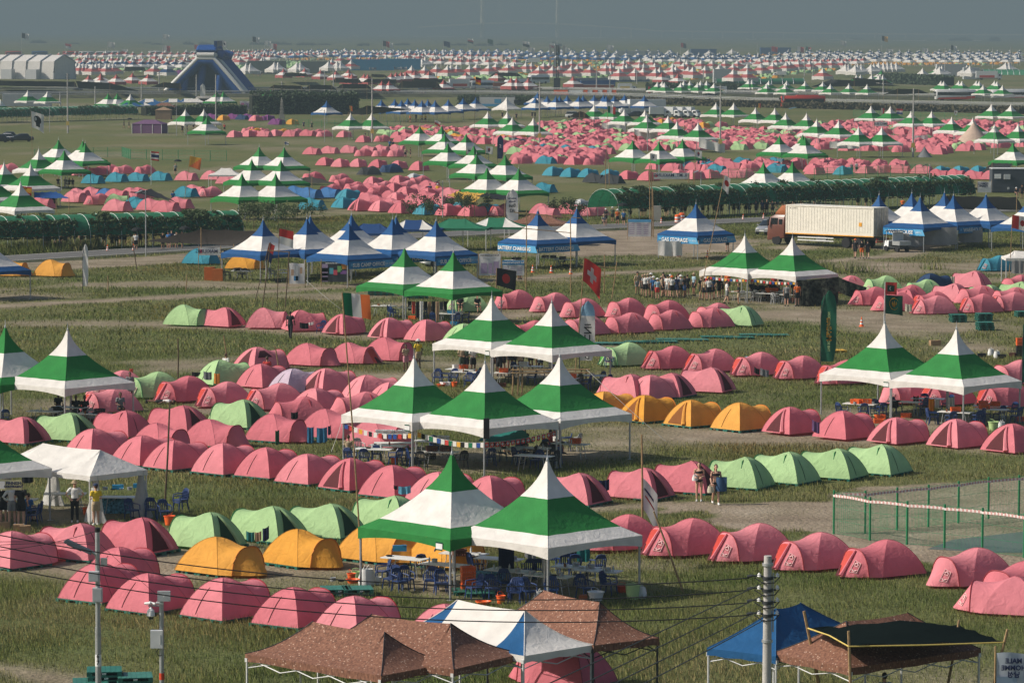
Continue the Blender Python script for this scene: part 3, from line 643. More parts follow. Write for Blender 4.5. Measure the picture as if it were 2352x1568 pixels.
FARL = {  # rows far back, listed tip by tip
 0: 'WRW:515,468 WRW:540,470 WRW:527,540 WRW:683,540 WRW:712,540 WRW:740,540 WRW:790,545 WRW:822,540 WRW:853,540 WRW:905,545 WRW:937,540 WRW:970,540 WRW:725,485 WRW:745,465 WRW:770,465 WRW:930,480 WRW:955,475 WRW:1128,490 WRW:1165,475 WRW:1225,495 WRW:1195,475 WRW:907,430 WRW:1318,545 WRW:1328,455 WRW:1415,425 WRW:1385,470 WRW:1420,490 WRW:1445,485 WRW:1600,490 WRW:1585,465 WRW:1680,460 WBW:770,505 WBW:800,505 WBW:655,530 WBW:1040,495 WBW:1430,550 WBW:1665,520 WBW:1655,535 WRW:1595,425 WRW:2215,460 WRW:2240,490 WRW:2130,460 WRW:2190,470 WRW:2030,470 WRW:2050,480 WWW:2105,540 WWW:2140,540 WWW:2345,530',
 1: 'WWW:5,540 WWW:210,530 WWW:240,530 WWW:400,530 WWW:430,530 WWW:670,520 WWW:745,520 WWW:775,520 WRW:65,470 WRW:120,490 WRW:530,415 WRW:660,415 WRW:810,410 WRW:700,500 WRW:775,470 WRW:865,470 WRW:865,510 WRW:1165,470 WRW:1355,450 WRW:1405,480 WRW:1445,455 WRW:1585,475 WRW:1600,470 WRW:1770,480 WRW:1800,455 WRW:1890,475 WRW:1940,480 WWW:1475,495 WWW:1500,490 CCC:1660,485 CCC:1820,480 CCC:2160,470 WWW:1985,480 WWW:2010,485 WRW:1383,560 WRW:1495,560 WRW:1595,550 WRW:1690,555 WRW:1720,550 WRW:1770,550 WRW:1880,550 WRW:1937,540 WRW:2043,545 WRW:2103,535 WRW:2205,540 WRW:2257,530',
 2: 'WRW:222,530 WRW:270,530 WRW:333,560 WRW:375,530 WRW:425,525 WRW:450,560 WRW:505,555 WRW:530,525 WRW:565,520 WRW:610,560 WRW:613,510 WRW:662,550 WRW:703,510 WRW:770,555 WRW:905,545 WRW:930,505 WRW:945,545 WRW:970,505 WRW:1020,580 WRW:1055,550 WRW:1060,510 WRW:1085,545 WRW:1105,495 WRW:1155,580 WRW:1190,540 WRW:1225,575 WRW:1195,500 WRW:1230,540 WRW:1330,580 WRW:1325,535 WRW:1305,500 WRW:1365,575 WRW:1475,570 WRW:1480,540 WRW:1535,495 WRW:1505,560 WRW:1570,530 WRW:1610,565 WRW:1600,515 WRW:1650,570 WRW:1720,510 WRW:1755,560 WRW:1815,510 WRW:1875,550 WRW:1925,510 WRW:1885,545 WRW:1995,590 WRW:1995,540 WRW:2030,510 WRW:2115,590 WRW:2115,545 WRW:2240,540 WRW:2225,495 WWW:975,455 WWW:990,450 WWW:1285,440 WWW:1440,430 WWW:1610,425 WWW:1790,425 WWW:1985,415',
 3: 'WRW:100,540 WRW:205,530 WRW:320,525 WRW:350,520 WRW:422,515 WRW:520,515 WRW:615,505 WRW:705,505 WRW:797,505 WRW:630,580 WWW:825,545 WWW:850,545 WWW:910,550 WWW:930,545 WWW:960,545 WWW:1045,545 WWW:1070,540 WWW:1110,530 WWW:1150,530 WWW:1185,530 WWW:1220,530 WWW:1260,530 WWW:1485,580 WWW:1630,565 WWW:1650,560 WWW:1865,555 WWW:1890,560 WWW:2195,530 WWW:2225,530'}
WH = ['in far rows beside the hall', 'in far rows behind black nets', 'in far rows behind the mast', 'in far rows behind the buses']
for c, s in FARL.items(): pags(0, c, WH[c], s, 2, scale=1.22)
# everything beyond reads as one mass of tiny peaks
mass = {}
rr = random.Random(3)
def mass_row(r, c, u0, v0, u1, v1, n, sty):
    for i in range(n):
        f = (i+.5)/n; p = P(r, c, u0+(u1-u0)*f+rr.uniform(-12, 12), v0+(v1-v0)*f+rr.uniform(-4, 4), PTOP); p.z = 0
        mass.setdefault('m', []).append((sty, p))
for v, sh in ((428, 0), (440, 30), (452, 10)):
    mass_row(0, 1, 20+sh, v+6, 2300, v-4, 30, 'BWB'); mass_row(0, 2, 20+sh, v, 1500, v+6, 16, 'BWB')
mass_row(0, 0, 1900, 440, 2350, 425, 14, 'WRW'); mass_row(0, 0, 2000, 465, 2350, 470, 12, 'WRW'); mass_row(0, 1, 0, 460, 700, 450, 22, 'WRW'); mass_row(0, 1, 700, 445, 2300, 470, 30, 'WRW')
for v, n_ in ((435, 24), (448, 26), (462, 26), (476, 26), (490, 20)): mass_row(0, 3, -900 if v > 460 else 300, v-3, 2350, v+3, n_+(12 if v > 460 else 0), 'WBW')
mass_row(0, 1, 900, 500, 2300, 510, 18, 'WRW'); mass_row(0, 0, 480, 455, 1750, 448, 20, 'WRW'); mass_row(0, 0, 500, 500, 1600, 508, 16, 'WRW'); mass_row(0, 0, 600, 525, 1600, 530, 14, 'WBW'); mass_row(0, 2, 100, 470, 2300, 478, 26, 'BWB'); mass_row(0, 1, 100, 432, 2300, 428, 30, 'BWB'); mass_row(0, 3, -100, 515, 1000, 500, 22, 'WRW')
mb = MB(); mm = [WHITE, GREEN, BLUE, RED, NAVY]
mi = {'BWB': (2, 0), 'WRW': (0, 3), 'WBW': (0, 4)}
for sty, p in mass['m']:
    a, b = mi[sty]; rz = R(45+rr.uniform(-4, 4)); M = Matrix.Translation(p) @ Matrix.Rotation(rz, 4, 'Z') @ Matrix.Diagonal((1.2, 1.2, 1.2, 1))
    for k in range(4):
        mb.grid(roof_rows(k, 1, 5), M=M, mfun=lambda i, j: (a, b, a)[min(i, 2)] if sty != 'WBW' else (0, 4, 0)[min(i, 2)])
        mb.grid([valance_rows(k, 1)[0], valance_rows(k, 1)[2]], a, M=M)
        x, y = HALF*.98*(1 if k in (0, 3) else -1), HALF*.98*(1 if k < 2 else -1); mb.box(Vector((x, y, 1.1)), (.1, .1, 2.2), 0, M=M)
o = mb.build('distant_canopy_field', mm, smooth=0); struct(o, 'stuff'); o['label'] = 'distant mass of tiny peaked canopies at the far end of camp'
# ------------------------------------------------------------------ dome tents
DR, DH, XV, HW, HH = 1.08, 1.30, 1.58, .89, 1.05
def DZ(r): return DH*(1-min(1, r/DR)**1.9)**.85
def archA(s): r = DR*abs(s); return Vector((r, DR*s, DZ(r)))
def archB(s): a = abs(s); return Vector((XV+.05*(1-a), HW*math.copysign(a**.85, s), HH*max(0, 1-a**2.3)**.6))
def ves(s, t): p = archA(s).lerp(archB(s), t); p.z -= .13*math.sin(PI*t)*(1-abs(s)**1.5); p.z = max(p.z, 0); p.y += .05*math.sin(PI*t)*s*(1-abs(s)); return p
def frontp(s, t): b = archB(s); return Vector((b.x+.78*(1-abs(s)**1.6)*t, b.y*(1-.12*t), b.z*(1-t)))
def panel(k, r, s):
    sag = 1-.035*(1-s*s)*math.sin(PI*r); x, y, z = r*DR*sag, r*DR*s, DZ(r*DR)
    ca, sa = [(0, 1), (-1, 0), (0, -1)][k]   # +y, -x, -y
    return Vector((x*ca-y*sa, x*sa+y*ca, z))
def dome_fly(nr, nc, low=False):
    m = MB(); S = [-1+2*j/nc for j in range(nc+1)]
    rs = [.015]+[(i/nr)**.8 for i in range(1, nr+1)]
    for k in range(3): m.grid([[panel(k, r, s) for s in S] for r in rs])
    nv = 3 if low else 6
    S2 = [-1+2*j/(nc*2) for j in range(nc*2+1)]
    m.grid([[ves(s, i/nv) for s in S2] for i in range(nv+1)])
    m.grid([[frontp(s, i/nv) for s in S2] for i in range(nv+1)])
    return m
def off(p, d=.022): q = Vector((p.x, p.y, p.z+.25)).normalized(); return p+q*d
FLY_N = dome_fly(9, 8); FLY_L = dome_fly(4, 2, True); FLYC = {}
PRINT = mat('white_print', (.74, .48, .47), .7); ALLT = []
SEAM = {k: mat('seam_'+k, tuple(c*.62 for c in TENT[k].node_tree.nodes['Hue/Saturation/Value'].inputs['Color'].default_value[:3]), .8) for k in TENT}
DOM = {}
def dome_proto(cl, var):
    t = empty('dome_tent')
    FLY_N.build('fly_sheet', [TENT[cl]], t, 60)
    m = MB().tube([archB(-1+2*i/16)+Vector((.012, 0, .012)) for i in range(17)], .022, 5); m.build('hoop_piping', TRIM[cl], t)
    m = MB()
    for a_, b_ in ((0, 1), (1, 1), (1, -1), (2, 1)):
        m.tube([off(panel(a_, .02+.98*i/10, b_ if a_ != 2 else 1), .004) for i in range(11)], .011, 4, cap=False)
    m.build('pole_sleeve', SEAM[cl], t)
    gp = lambda k, r0, r1, f0, f1, nm=5: [[off(panel(k, r0+(r1-r0)*i/nm, f0(i/nm)+(f1(i/nm)-f0(i/nm))*j/5)) for j in range(6)] for i in range(nm+1)]
    if var == 'c':
        MB().tube([off(panel(1, .5+.48*i/6, -.18-.10*i/6), .008) for i in range(7)], [.008]+[.016]*5+[.008], 4).build('door_zip', DOORC[cl], t)
        m = MB(); m.tube([off(panel(0, .62, .1), .01), off(panel(0, .40, .06), .03), off(panel(0, .3, .1), .01)], [.012, .03, .012], 5); m.build('vent_flap', TRIM[cl], t)
    if var in 'oi':
        MB().grid(gp(1, .34, .985, lambda f: -.12-.55*f, lambda f: .02+.42*f)).build('door_opening', DOORC[cl], t)
        if var == 'o': MB().tube([off(panel(1, .36+.63*i/6, .06+.42*i/6), .05) for i in range(7)], [.03, .05, .07, .08, .09, .10, .13], 6).build('door_flap', TENT[cl], t)
    if var == 'i': MB().grid(gp(2, .42, .7, lambda f: -.4-.3*f, lambda f: .4+.3*f)).build('mesh_window', DOORC[cl], t)
    if var in 'vw':
        if var == 'v':
            MB().grid([[off(frontp(-.5+.62*j/6+(.0), .10+.86*i/6), .03) for j in range(7)] for i in range(7)]).build('inner_door', INNER[cl], t)
            MB().grid([[off(frontp(-.30+.36*j/4*(.4+.6*i/4), .62+.37*i/4), .05) for j in range(5)] for i in range(5)]).build('door_opening', DOORC[cl], t)
            MB().tube([off(frontp(.13, .06+.9*i/5), .05) for i in range(6)], [.03, .05, .06, .06, .07, .1], 6).build('door_flap', TENT[cl], t)
        m = MB(); q = lambda a, b: off(frontp(.36+.27*a, .36+.44*b), .02)
        for pts in ([(0, 0), (1, 0)], [(1, 0), (1, 1)], [(1, 1), (0, 1)], [(0, 1), (0, 0)]): m.tube([q(*p) for p in pts], .014, 4)
        for pts, rad in (([(.2, .3), (.5, .12), (.8, .3)], .035), ([(.2, .42), (.8, .42)], .022), ([(.15, .75), (.5, .9), (.85, .75)], .03)): m.tube([q(*p) for p in pts], rad, 4)
        m.build('printed_emblem', PRINT, t)
    return t
CN = {'P': 'pink', 'G': 'light green', 'O': 'orange', 'B': 'turquoise', 'D': 'charcoal', 'N': 'navy', 'V': 'purple', 'W': 'lilac-topped', 'S': 'silver', 'K': 'blue-patterned'}
VN = {'c': 'closed {} dome tent', 'o': 'open-doored {} dome tent', 'i': '{} inner tent without fly', 'v': 'open-porched {} dome tent', 'w': 'porch-printed {} dome tent', 'm': '{} dome tent'}
def dome(cl, ang, var, loc, where, share=False, sc=1.0):
    if var == 'm':
        if cl not in FLYC: FLYC[cl] = FLY_L.mesh('fly', [TENT[cl]], 60)
        t = link('dome_tent', FLYC[cl], None, loc, R(ang)); t.scale = (sc*rr.uniform(.95, 1.05), sc*rr.uniform(.95, 1.05), sc*rr.uniform(.94, 1.03))
    else:
        k = cl+var
        if k in DOM: t = copy_tree(DOM[k], loc, R(ang), scale=sc)
        else: t = DOM[k] = dome_proto(cl, var); t.location = loc; t.rotation_euler.z = R(ang)
        t.scale = (sc*rr.uniform(.95, 1.05), sc*rr.uniform(.95, 1.05), sc*rr.uniform(.95, 1.03))
    reg(t, VN[var].format(CN[cl]), where, 'tent', where, share); ALLT.append(t); return t
DLIFT = .12
def domes(r, c, where, s, var0=None, lift=DLIFT):
    out = []
    for it in s.split():
        a, b = it.split(':'); cl = a[0]; v = a[-1] if a[-1] in 'coivwm' else (var0 or 'c'); an = float(a[1:].rstrip('coivwm') or rr.choice((52, -25, 215)))
        u, vv = map(float, b.split(',')); p = P(r, c, u, vv, DH+lift); p.z = lift
        if pxm(p) < 17: v = 'm'
        out.append(dome(cl, an+rr.uniform(-5, 5), v, p, where, sc=rr.uniform(.97, 1.03)))
    return out
T1 = domes(3, 0, 'in the nearest row by the lamp pole', 'P52c:100,262 P150c:690,198 P150o:1215,150 P60c:1010,390 P55c:840,530 P50c:1265,612 P52c:1905,668')
T1 += domes(3, 1, 'in the nearest row beside the orange tents', 'P52c:365,728 P52c:885,815 P55c:1660,888'); T1 += domes(3, 2, 'under the blue and white pop-up canopy', 'P150c:620,1215')
T2 = domes(3, 0, 'on green pallets by the chairs', 'O-42c:1850,308'); T2 += domes(3, 1, 'on green pallets by the chairs', 'O-42c:410,245 O-42c:1060,205 O-42c:1650,250')
T2 += domes(3, 0, 'between orange tents and gazebo', 'G150o:1800,110'); T2 += domes(3, 1, 'between orange tents and gazebo', 'G150o:195,55 G150o:690,22'); domes(2, 1, 'between orange tents and gazebo', 'G150c:1240,1393')
T3 = domes(2, 0, 'in the long row behind the white gazebo', 'P50c:800,825 P50c:1215,875 P50c:1490,910 P50c:1905,948'); T3 += domes(2, 1, 'in the long row behind the white gazebo', 'P50c:135,978 P50c:490,1025 P50o:860,1075 P50c:1215,1130 P50c:1610,1180 P50c:2050,1215')
T3 += domes(2, 2, 'beside the two women', 'P150o:680,1192 P150o:1235,1148 P150o:1645,1098'); T3 += domes(2, 3, 'in the short green row', 'G150c:-29,1062 G150c:345,1022 G150c:760,985 G150c:1140,950')
T4 = domes(2, 0, 'in the crowded pink block', 'P-30c:1340,768 P-30c:1790,725 P140c:1080,655 P150o:1565,618 G150o:2080,578 G150o:600,680 P150o:190,705 P220v:1620,368 P220v:1950,408 G215v:1360,338 P215w:1060,318 P215v:1000,455 P50c:2230,262 G30c:1880,240 P45i:2200,128')
T4 += domes(2, 1, 'in the crowded pink block', 'P-30o:195,690 P-30o:640,660 P200c:480,545 P215v:265,430 P55c:560,468 P210c:1000,505 P30c:1000,355 P40o:650,312 W40c:370,305 P35c:1200,420 P-30c:1050,735 P-30c:490,85 P-30v:840,70 P-30c:1150,45')
T5 = domes(1, 0, 'in the row behind the man in black', 'G-25c:1570,1200 P150o:1930,1212'); T5 += domes(1, 1, 'in the row behind the man in black', 'P-10c:110,1222 P20c:430,1245 P45o:790,1270 P45o:1190,1305 P45c:1510,1325')
domes(1, 1, 'behind the drying clothes', 'G200w:1900,1090 G40c:1830,1350'); T5 += domes(1, 2, 'in the back row by the Swiss flag', 'P215w:165,1065 P215w:480,1090 P215w:735,1135 P215w:1110,1133 P215w:1450,1158 P215w:1870,1172')
T5 += domes(1, 2, 'in the front row by the Swiss flag', 'P215c:310,1325 P215c:760,1275 P215c:1130,1260 P215c:1475,1235 P215c:1830,1217 G150c:2080,1205')
T6 = domes(2, 2, 'in the row behind the orange tents', 'G215v:1110,85 P215v:1490,112 P215v:1850,135 P215v:2240,162 P150c:1120,350 P40c:1290,355 P150i:1470,338 P150o:1810,300'); T6 += domes(2, 3, 'in the row beside the green feather banner', 'P215v:470,190 P215v:850,230 P215w:1400,385 P215v:1730,400 P215w:2330,235 P215v:2230,420')
T7 = domes(2, 2, 'in the orange row beside the triple canopy', 'O45c:890,505 O45o:1240,533 O45o:1635,570 O45c:2050,602'); T7 += domes(2, 3, 'in the row before the feather banner kitchen', 'P45o:350,632 P45c:800,672 P45o:1260,708 P45o:1770,740 P45o:2250,778')
T8 = domes(1, 3, 'in the cluster by the Maldives flag', 'P200c:880,942 G200w:1180,950 N40c:1555,925 G200c:1530,975 P150c:1930,905 G150c:2060,1020 P215c:2330,935 G150c:2330,1003 P205w:1090,1040 P200c:1400,1025 P150c:1360,1060 P205w:1290,1085 P205v:1620,1110 P150c:1760,1015 P205v:1600,1075 P205c:2000,1025 P205v:2010,1100 P205c:2290,1040 P205v:2280,1085')
domes(1, 3, 'with twin open porches beside the Canadian flag', 'B205v:2150,768')
T9 = domes(3, 2, 'in the row along the sandy track', 'P215w:1110,115 P215v:1660,158 P215v:2230,203'); T9 += domes(3, 3, 'in the row along the sandy track', 'P215v:625,272 P215v:1190,330 P215w:1965,400 P215c:2390,510 P165w:2290,640')
domes(1, 0, 'in the turquoise row by the Thai flag', 'B-25o:780,72 B-25o:985,60 B-25c:1160,55 B-25c:1355,50'); domes(1, 0, 'beside the small white gazebo', 'P-25o:1580,48 P-25o:1800,42 P-25c:1930,75')
domes(0, 0, 'in the pink row behind the turquoise tents', 'P215w:860,1415 P215c:955,1405 P215w:1075,1405 P215w:1260,1408 P200c:745,1420 P200c:100,1392')
domes(1, 0, 'in the mixed cluster above the arbour', 'P-25o:620,220 P-25c:650,195 P-25c:770,185 P-25c:975,200 P-25c:1110,190 P-25c:1180,185 P220w:860,240 G10c:970,245 P-25o:980,292 B-25c:1150,268 P-25c:1270,285 P-25o:1510,272 P-25c:1400,300 K-25c:900,195 P-25c:330,270 B-25o:1570,180 P-25o:1640,165 P215w:1820,175')
domes(1, 0, 'beside the empty meadow', 'O-20o:430,810 O-20o:60,808'); domes(1, 0, 'behind the sub camp office frame', 'B-20o:1690,712 O-20o:2060,752')
domes(1, 1, 'by the dark peaked tarpaulin', 'B-25o:505,282 B40c:800,268 B40c:830,200 K-25c:660,185 K-25c:490,190 K-25c:370,175 P215c:560,58 P215c:790,65')
domes(1, 1, 'in the dense pink block', 'P:720,165 P:920,140 P:935,165 P:1010,150 P:1130,170 P:1165,135 P:1230,148 P:1330,180 P:1365,130 P:1420,165 P:1480,92 P:1510,130 P:1520,190 P:1000,235 P:1060,215 P:1190,215 P:1250,235 P:1390,240 P:1490,220 P:1090,265 P:1200,280 P:1380,258 P:1470,275 P:1590,170 P:1650,185 P:1700,195 P:1640,260 P40o:940,290 P45c:1115,295 P45c:1290,310 P:830,108 P:1045,100 P:1270,85')
domes(1, 1, 'behind the small trees and roadside shelters', 'P40c:1690,330 P40c:1890,335 P215v:2190,330 B45c:1500,322 B45c:1800,312 B45c:2010,318'); domes(1, 1, 'behind the dense pink block', 'D200c:1050,5 N200c:1230,-15 S45c:1400,65')
domes(1, 2, 'before the arbour end', 'P-25o:350,325 P-25c:370,345 P-25o:580,315 P215c:830,330 S45c:690,290'); domes(1, 2, 'in the turquoise row on the green meadow', 'B45c:450,12 B45c:600,22 B45c:750,25 B45c:930,32 D-25c:790,65 D-25c:930,75 B-25c:360,145')
domes(1, 2, 'behind the mountain banner', 'P45c:1090,40 P45o:1265,50 P45c:1530,35 P45c:1650,40 P:1790,32 P-25o:1945,28 P:2110,28'); domes(1, 3, 'in the row above the long arbour', 'P45c:560,0 P:700,-8 P:990,-6 P:1160,-10 P:1280,-8 B45o:800,5 P:1600,28 P:1750,30 P:1900,38 P:2060,42 P:2220,46 B45o:1640,5 B45o:1800,3 B45o:1960,0 P:1460,-5')
domes(0, 1, 'in the first pink row on the meadow', 'P-25o:520,1252 P-25o:665,1245 P-25:830,1240 P-25:1000,1240 P-25:1110,1238 P-25:1240,1232 P215:990,1265 P215:1135,1268 P215:1270,1270')
domes(0, 1, 'in the second pink row on the meadow', 'P55:640,1340 P55:770,1352 P55:920,1352 P55:1090,1357 P55:1265,1365 P55o:1440,1380'); 
domes(0, 1, 'in the pink row by the concrete pole', 'P:30,1108 P:130,1108 P:215,1105 P:330,1110 P:410,1098 P:480,1105 P:590,1103 P:650,1110 P:100,1090 P:20,1085 O:60,1092 O:290,1100 P:800,1115 P:965,1155 P:1150,1150 P:1280,1155')
domes(0, 1, 'by the stone pagoda', 'P:40,985 V:160,980 V:240,1015 O:355,1015 V:60,980'); domes(0, 0, 'by the stone pagoda', 'O:1905,980 V:1980,970 V:1800,970 N:2060,975 V:2110,970 P:2185,985 V:2290,980 P:2000,1115 P:2130,1110 P:2250,1110 P:2140,1085 V:2345,1015')
print('tents', len(ALLT), 'pagodas', len(PAGS))
# fields of more tents
NF = 300-len(ALLT)
field = []
def fill(r, c, poly, mix, sx=3.0, sy=3.4, prob=.85, heads=(52, -25, 215)):
    pts = [tuple(P(r, c, *q)[:2]) for q in poly]; xs = [p[0] for p in pts]; ys = [p[1] for p in pts]
    y = min(ys)
    while y < max(ys):
        x = min(xs)+rr.uniform(0, sx)
        while x < max(xs):
            if rr.random() < prob:
                px_, py_ = x+rr.uniform(-.5, .5), y+rr.uniform(-.7, .7)
                if bool(in_poly(np.array(px_), np.array(py_), pts)): field.append((rr.choice(mix), rr.choice(heads), px_, py_))
            x += sx
        y += sy
fill(0, 2, [(20, 1250), (20, 1190), (900, 1290), (900, 1420), (180, 1400)], 'PPPPPPGB', sy=5, prob=.8)
fill(0, 2, [(350, 1080), (950, 1040), (1050, 1180), (2000, 1120), (2352, 1180), (2250, 1300), (1900, 1290), (900, 1290), (450, 1250)], 'PPPPPPPGGP', sy=5.5, prob=.8)
fill(0, 2, [(1350, 1040), (1700, 1050), (1900, 1090), (1700, 1110), (1400, 1090)], 'PPPPOG', sy=7, prob=.7)
fill(0, 2, [(1250, 1440), (1500, 1420), (2352, 1400), (2352, 1490), (1600, 1480)], 'PPPPB', sy=6, prob=.7)
fill(0, 3, [(-80, 1140), (600, 1080), (900, 1060), (1250, 1080), (1900, 1060), (2352, 1080), (2352, 1260), (1600, 1330), (1300, 1300), (900, 1290), (-80, 1270)], 'PPPPPPPGP', sy=6, prob=.62)
fill(0, 1, [(1100, 1130), (1400, 1110), (2000, 1130), (2340, 1180), (2340, 1250), (1960, 1240), (1250, 1190)], 'PPPPPPOG', sy=6, prob=.7)
fill(0, 3, [(-50, 1430), (500, 1410), (1350, 1430), (1350, 1470), (-50, 1480)], 'PPPP', sy=5, prob=.75)
field.sort(key=lambda t: t[3]); taken = [(t.location.x, t.location.y) for t in ALLT+PAGS]
field = [f for f in field if all(abs(f[2]-a)+abs(f[3]-b) > 2.6 for a, b in taken)]
for cl, an, x, y in field[:max(0, NF)]: dome(cl, an+rr.uniform(-8, 8), 'm', Vector((x, y, 0)), 'in the wide field of mixed tents', share=True, sc=rr.uniform(.95, 1.05))
rest = field[max(0, NF):]
print('field', len(field), 'rest', len(rest))
far_f = []
def fill2(c, poly, mix, sx, sy, prob, nm):
    global field
    keep, field = field, []; fill(0, c, poly, mix, sx, sy, prob); far_f.extend(field); field = keep
fill2(1, [(1350, 645), (2352, 605), (2352, 680), (1600, 690)], 'GGGGGO', 3.4, 24, .8, '')
fill2(2, [(0, 610), (2352, 600), (2352, 690), (1500, 680), (900, 670), (0, 665)], 'GGGGGO', 3.6, 26, .75, '')
fill2(3, [(-50, 600), (700, 560), (800, 600), (250, 650)], 'GGGGGO', 3.4, 30, .85, '')
fill2(3, [(850, 530), (1900, 520), (2352, 540), (2000, 560), (900, 560)], 'OOOOG', 3.6, 40, .8, '')
fill2(2, [(200, 495), (900, 480), (900, 525), (200, 530)], 'OOOO', 3.6, 40, .85, '')
fill2(1, [(350, 500), (1350, 480), (2352, 500), (2352, 520), (1300, 520), (350, 515)], 'OOOGO', 3.6, 40, .8, '')
fill2(0, [(480, 545), (2352, 540), (2352, 590), (1500, 600), (1300, 620), (490, 570)], 'GGGGGO', 3.6, 26, .75, '')
fill2(0, [(1390, 625), (1640, 615), (1640, 650), (1390, 650)], 'VVVPV', 3.4, 18, .95, '')
fill2(0, [(1150, 480), (1750, 470), (1750, 495), (1150, 500)], 'OOOO', 3.6, 40, .9, '')
fill2(1, [(0, 530), (600, 540), (600, 590), (0, 575)], 'GGGG', 3.6, 26, .8, '')
fill2(2, [(0, 535), (2352, 525), (2352, 600), (0, 605)], 'GGGO', 4.2, 60, .6, '')
fill2(0, [(480, 480), (1750, 470), (1700, 540), (500, 545)], 'GGGO', 4.5, 70, .55, '')
fill2(3, [(-50, 470), (2352, 455), (2352, 520), (-50, 520)], 'OOOG', 4.5, 90, .55, '')
mb = MB(); keys = list(TENT)
for cl, an, x, y in rest+far_f:
    M = Matrix.Translation((x, y, 0)) @ Matrix.Rotation(R(an+rr.uniform(-8, 8)), 4, 'Z'); mb.add(FLY_L.v, FLY_L.f, keys.index(cl), M)
o = mb.build('distant_tent_field', [TENT[k] for k in keys], smooth=60); struct(o, 'stuff'); o['label'] = 'distant crowded fields of small green, orange and pink tents'
# ------------------------------------------------------------------ pop-up canopies with a hipped roof
PATT, n, l, bs = node_mat('brown_patterned_fabric'); tc = n.new('ShaderNodeTexCoord').outputs['Object']
vo = n.new('ShaderNodeTexVoronoi'); vo.inputs['Scale'].default_value = 8.0; l.new(tc, vo.inputs['Vector'])
base_ = ramp(n, l, noise(n, l, tc, 14, 4, (1, 1, .5)), [(.36, (.105, .042, .024)), (.5, (.165, .070, .040)), (.64, (.22, .10, .06))])
l.new(mixc(n, l, ramp(n, l, vo.outputs['Distance'], [(.10, (1, 1, 1)), (.24, (0, 0, 0))]), base_, (.47, .33, .25)), bs.inputs['Base Color']); bs.inputs['Roughness'].default_value = .85
POPB = fab('blue_popup_fabric', (.018, .10, .25), transl=.15); POPG = fab('green_popup_fabric', (.02, .17, .09), transl=.15); POPN = fab('navy_popup_fabric', (.018, .06, .18), transl=.12)
def popup(c, rz, L, W, ze, zp, ridge, mts, mfun, noun, where, legs=True, legm=ALU, sag=.16, truss=True, cat='pop-up canopy'):
    t = empty('popup_canopy', (c[0], c[1], 0), rz); m = MB()
    a, b = L/2, W/2; e = ridge/2
    def pan(p0, p1, q1, q0, key, nn=6, nm=5):  # p: eave edge, q: ridge edge
        rows = []
        for i in range(nm+1):
            f = i/nm; row = []
            for j in range(nn+1):
                g = j/nn; lo = Vector(p0).lerp(Vector(p1), g); hi = Vector(q0).lerp(Vector(q1), g); v = lo.lerp(hi, f)
                v.z -= sag*(math.sin(PI*f)**.9)*(zp-ze)*1.1*(1-.15*math.sin(PI*g)); v.z -= .05*math.sin(PI*g)*f*(1 if e else 0); row.append(v)
            rows.append(row)
        m.grid(rows, mfun(key) if not isinstance(mfun(key), tuple) else 0)
    for sy in (-1, 1):
        pan((-a, sy*b, ze), (-e, sy*b, ze), (-e, 0, zp), (-e, 0, zp), 'tri')
        if e > 0: pan((-e, sy*b, ze), (e, sy*b, ze), (e, 0, zp), (-e, 0, zp), 'mid')
        pan((e, sy*b, ze), (a, sy*b, ze), (e, 0, zp), (e, 0, zp), 'tri')
    for sx in (-1, 1): pan((sx*a, -b, ze), (sx*a, b, ze), (sx*e, 0, zp), (sx*e, 0, zp), 'end')
    cs = [(-a, -b), (a, -b), (a, b), (-a, b)]
    for k in range(4):
        (x0, y0), (x1, y1) = cs[k], cs[(k+1) % 4]
        m.grid([[(x0+(x1-x0)*j/8*1.0, y0+(y1-y0)*j/8, ze+.004-.22*f-.02*math.sin(j*2.1+k)*f) for j in range(9)] for f in (0, 1)], mfun('val'))
    m.build('canopy', mts, t, 60)
    if truss:
        for sx in (-1, 1):
            for sy in (-1, 1): MB().tube([Vector((sx*a, sy*b, ze+.012)).lerp(Vector((sx*e, 0, zp+.012)), i/8)-Vector((0, 0, sag*(math.sin(PI*i/8)**.9)*(zp-ze)*1.1)) for i in range(9)], .014, 4).build('hip_seam', mts[0] if mts[0] is not PATT else BLACK, t)
    if legs:
        for k, (x, y) in enumerate(cs):
            g = MB(); g.tube([(0, 0, 0), (0, 0, ze-.05)], .035, 6); g.box((0, 0, ze-.18), (.10, .10, .12)); g.build('leg', legm, t, loc=(x*.98, y*.98, 0))
    if truss:
        g = MB()
        for k in range(4):
            (x0, y0), (x1, y1) = cs[k], cs[(k+1) % 4]; nseg = max(2, round(math.hypot(x1-x0, y1-y0)/1.5))
            for i in range(nseg):
                for up in (0, 1):
                    f0, f1 = i/nseg, (i+1)/nseg; za, zb = (ze-.12, ze-.42) if (i+up) % 2 else (ze-.42, ze-.12)
                    g.tube([((x0+(x1-x0)*f0)*.97, (y0+(y1-y0)*f0)*.97, za), ((x0+(x1-x0)*f1)*.97, (y0+(y1-y0)*f1)*.97, zb)], .018, 4)
        g.build('scissor_truss', legm, t)
    tag(t, noun+' '+where, cat); return t
def popup_bc(Bp, Cp, L, ze, zp, ridge, *a, **k):
    """B: eave corner nearest the camera, C: the corner to its right; the long side runs back to the left from B"""
    B, C_ = G(*FX(*Bp), ze), G(*FX(*Cp), ze); e = (C_-B); W = e.length; e.normalize(); d = Vector((-e.y, e.x, 0))
    if k.pop('swap', False):  # long side is BC, W given as L
        c = (B+C_)/2+d*L/2; return popup(c, math.atan2(e.y, e.x), W, L, ze, zp, ridge, *a, **k)
    c = (B+C_)/2+d*L/2; return popup(c, math.atan2(d.y, d.x), L, W, ze, zp, ridge, *a, **k)
one = lambda k: 0
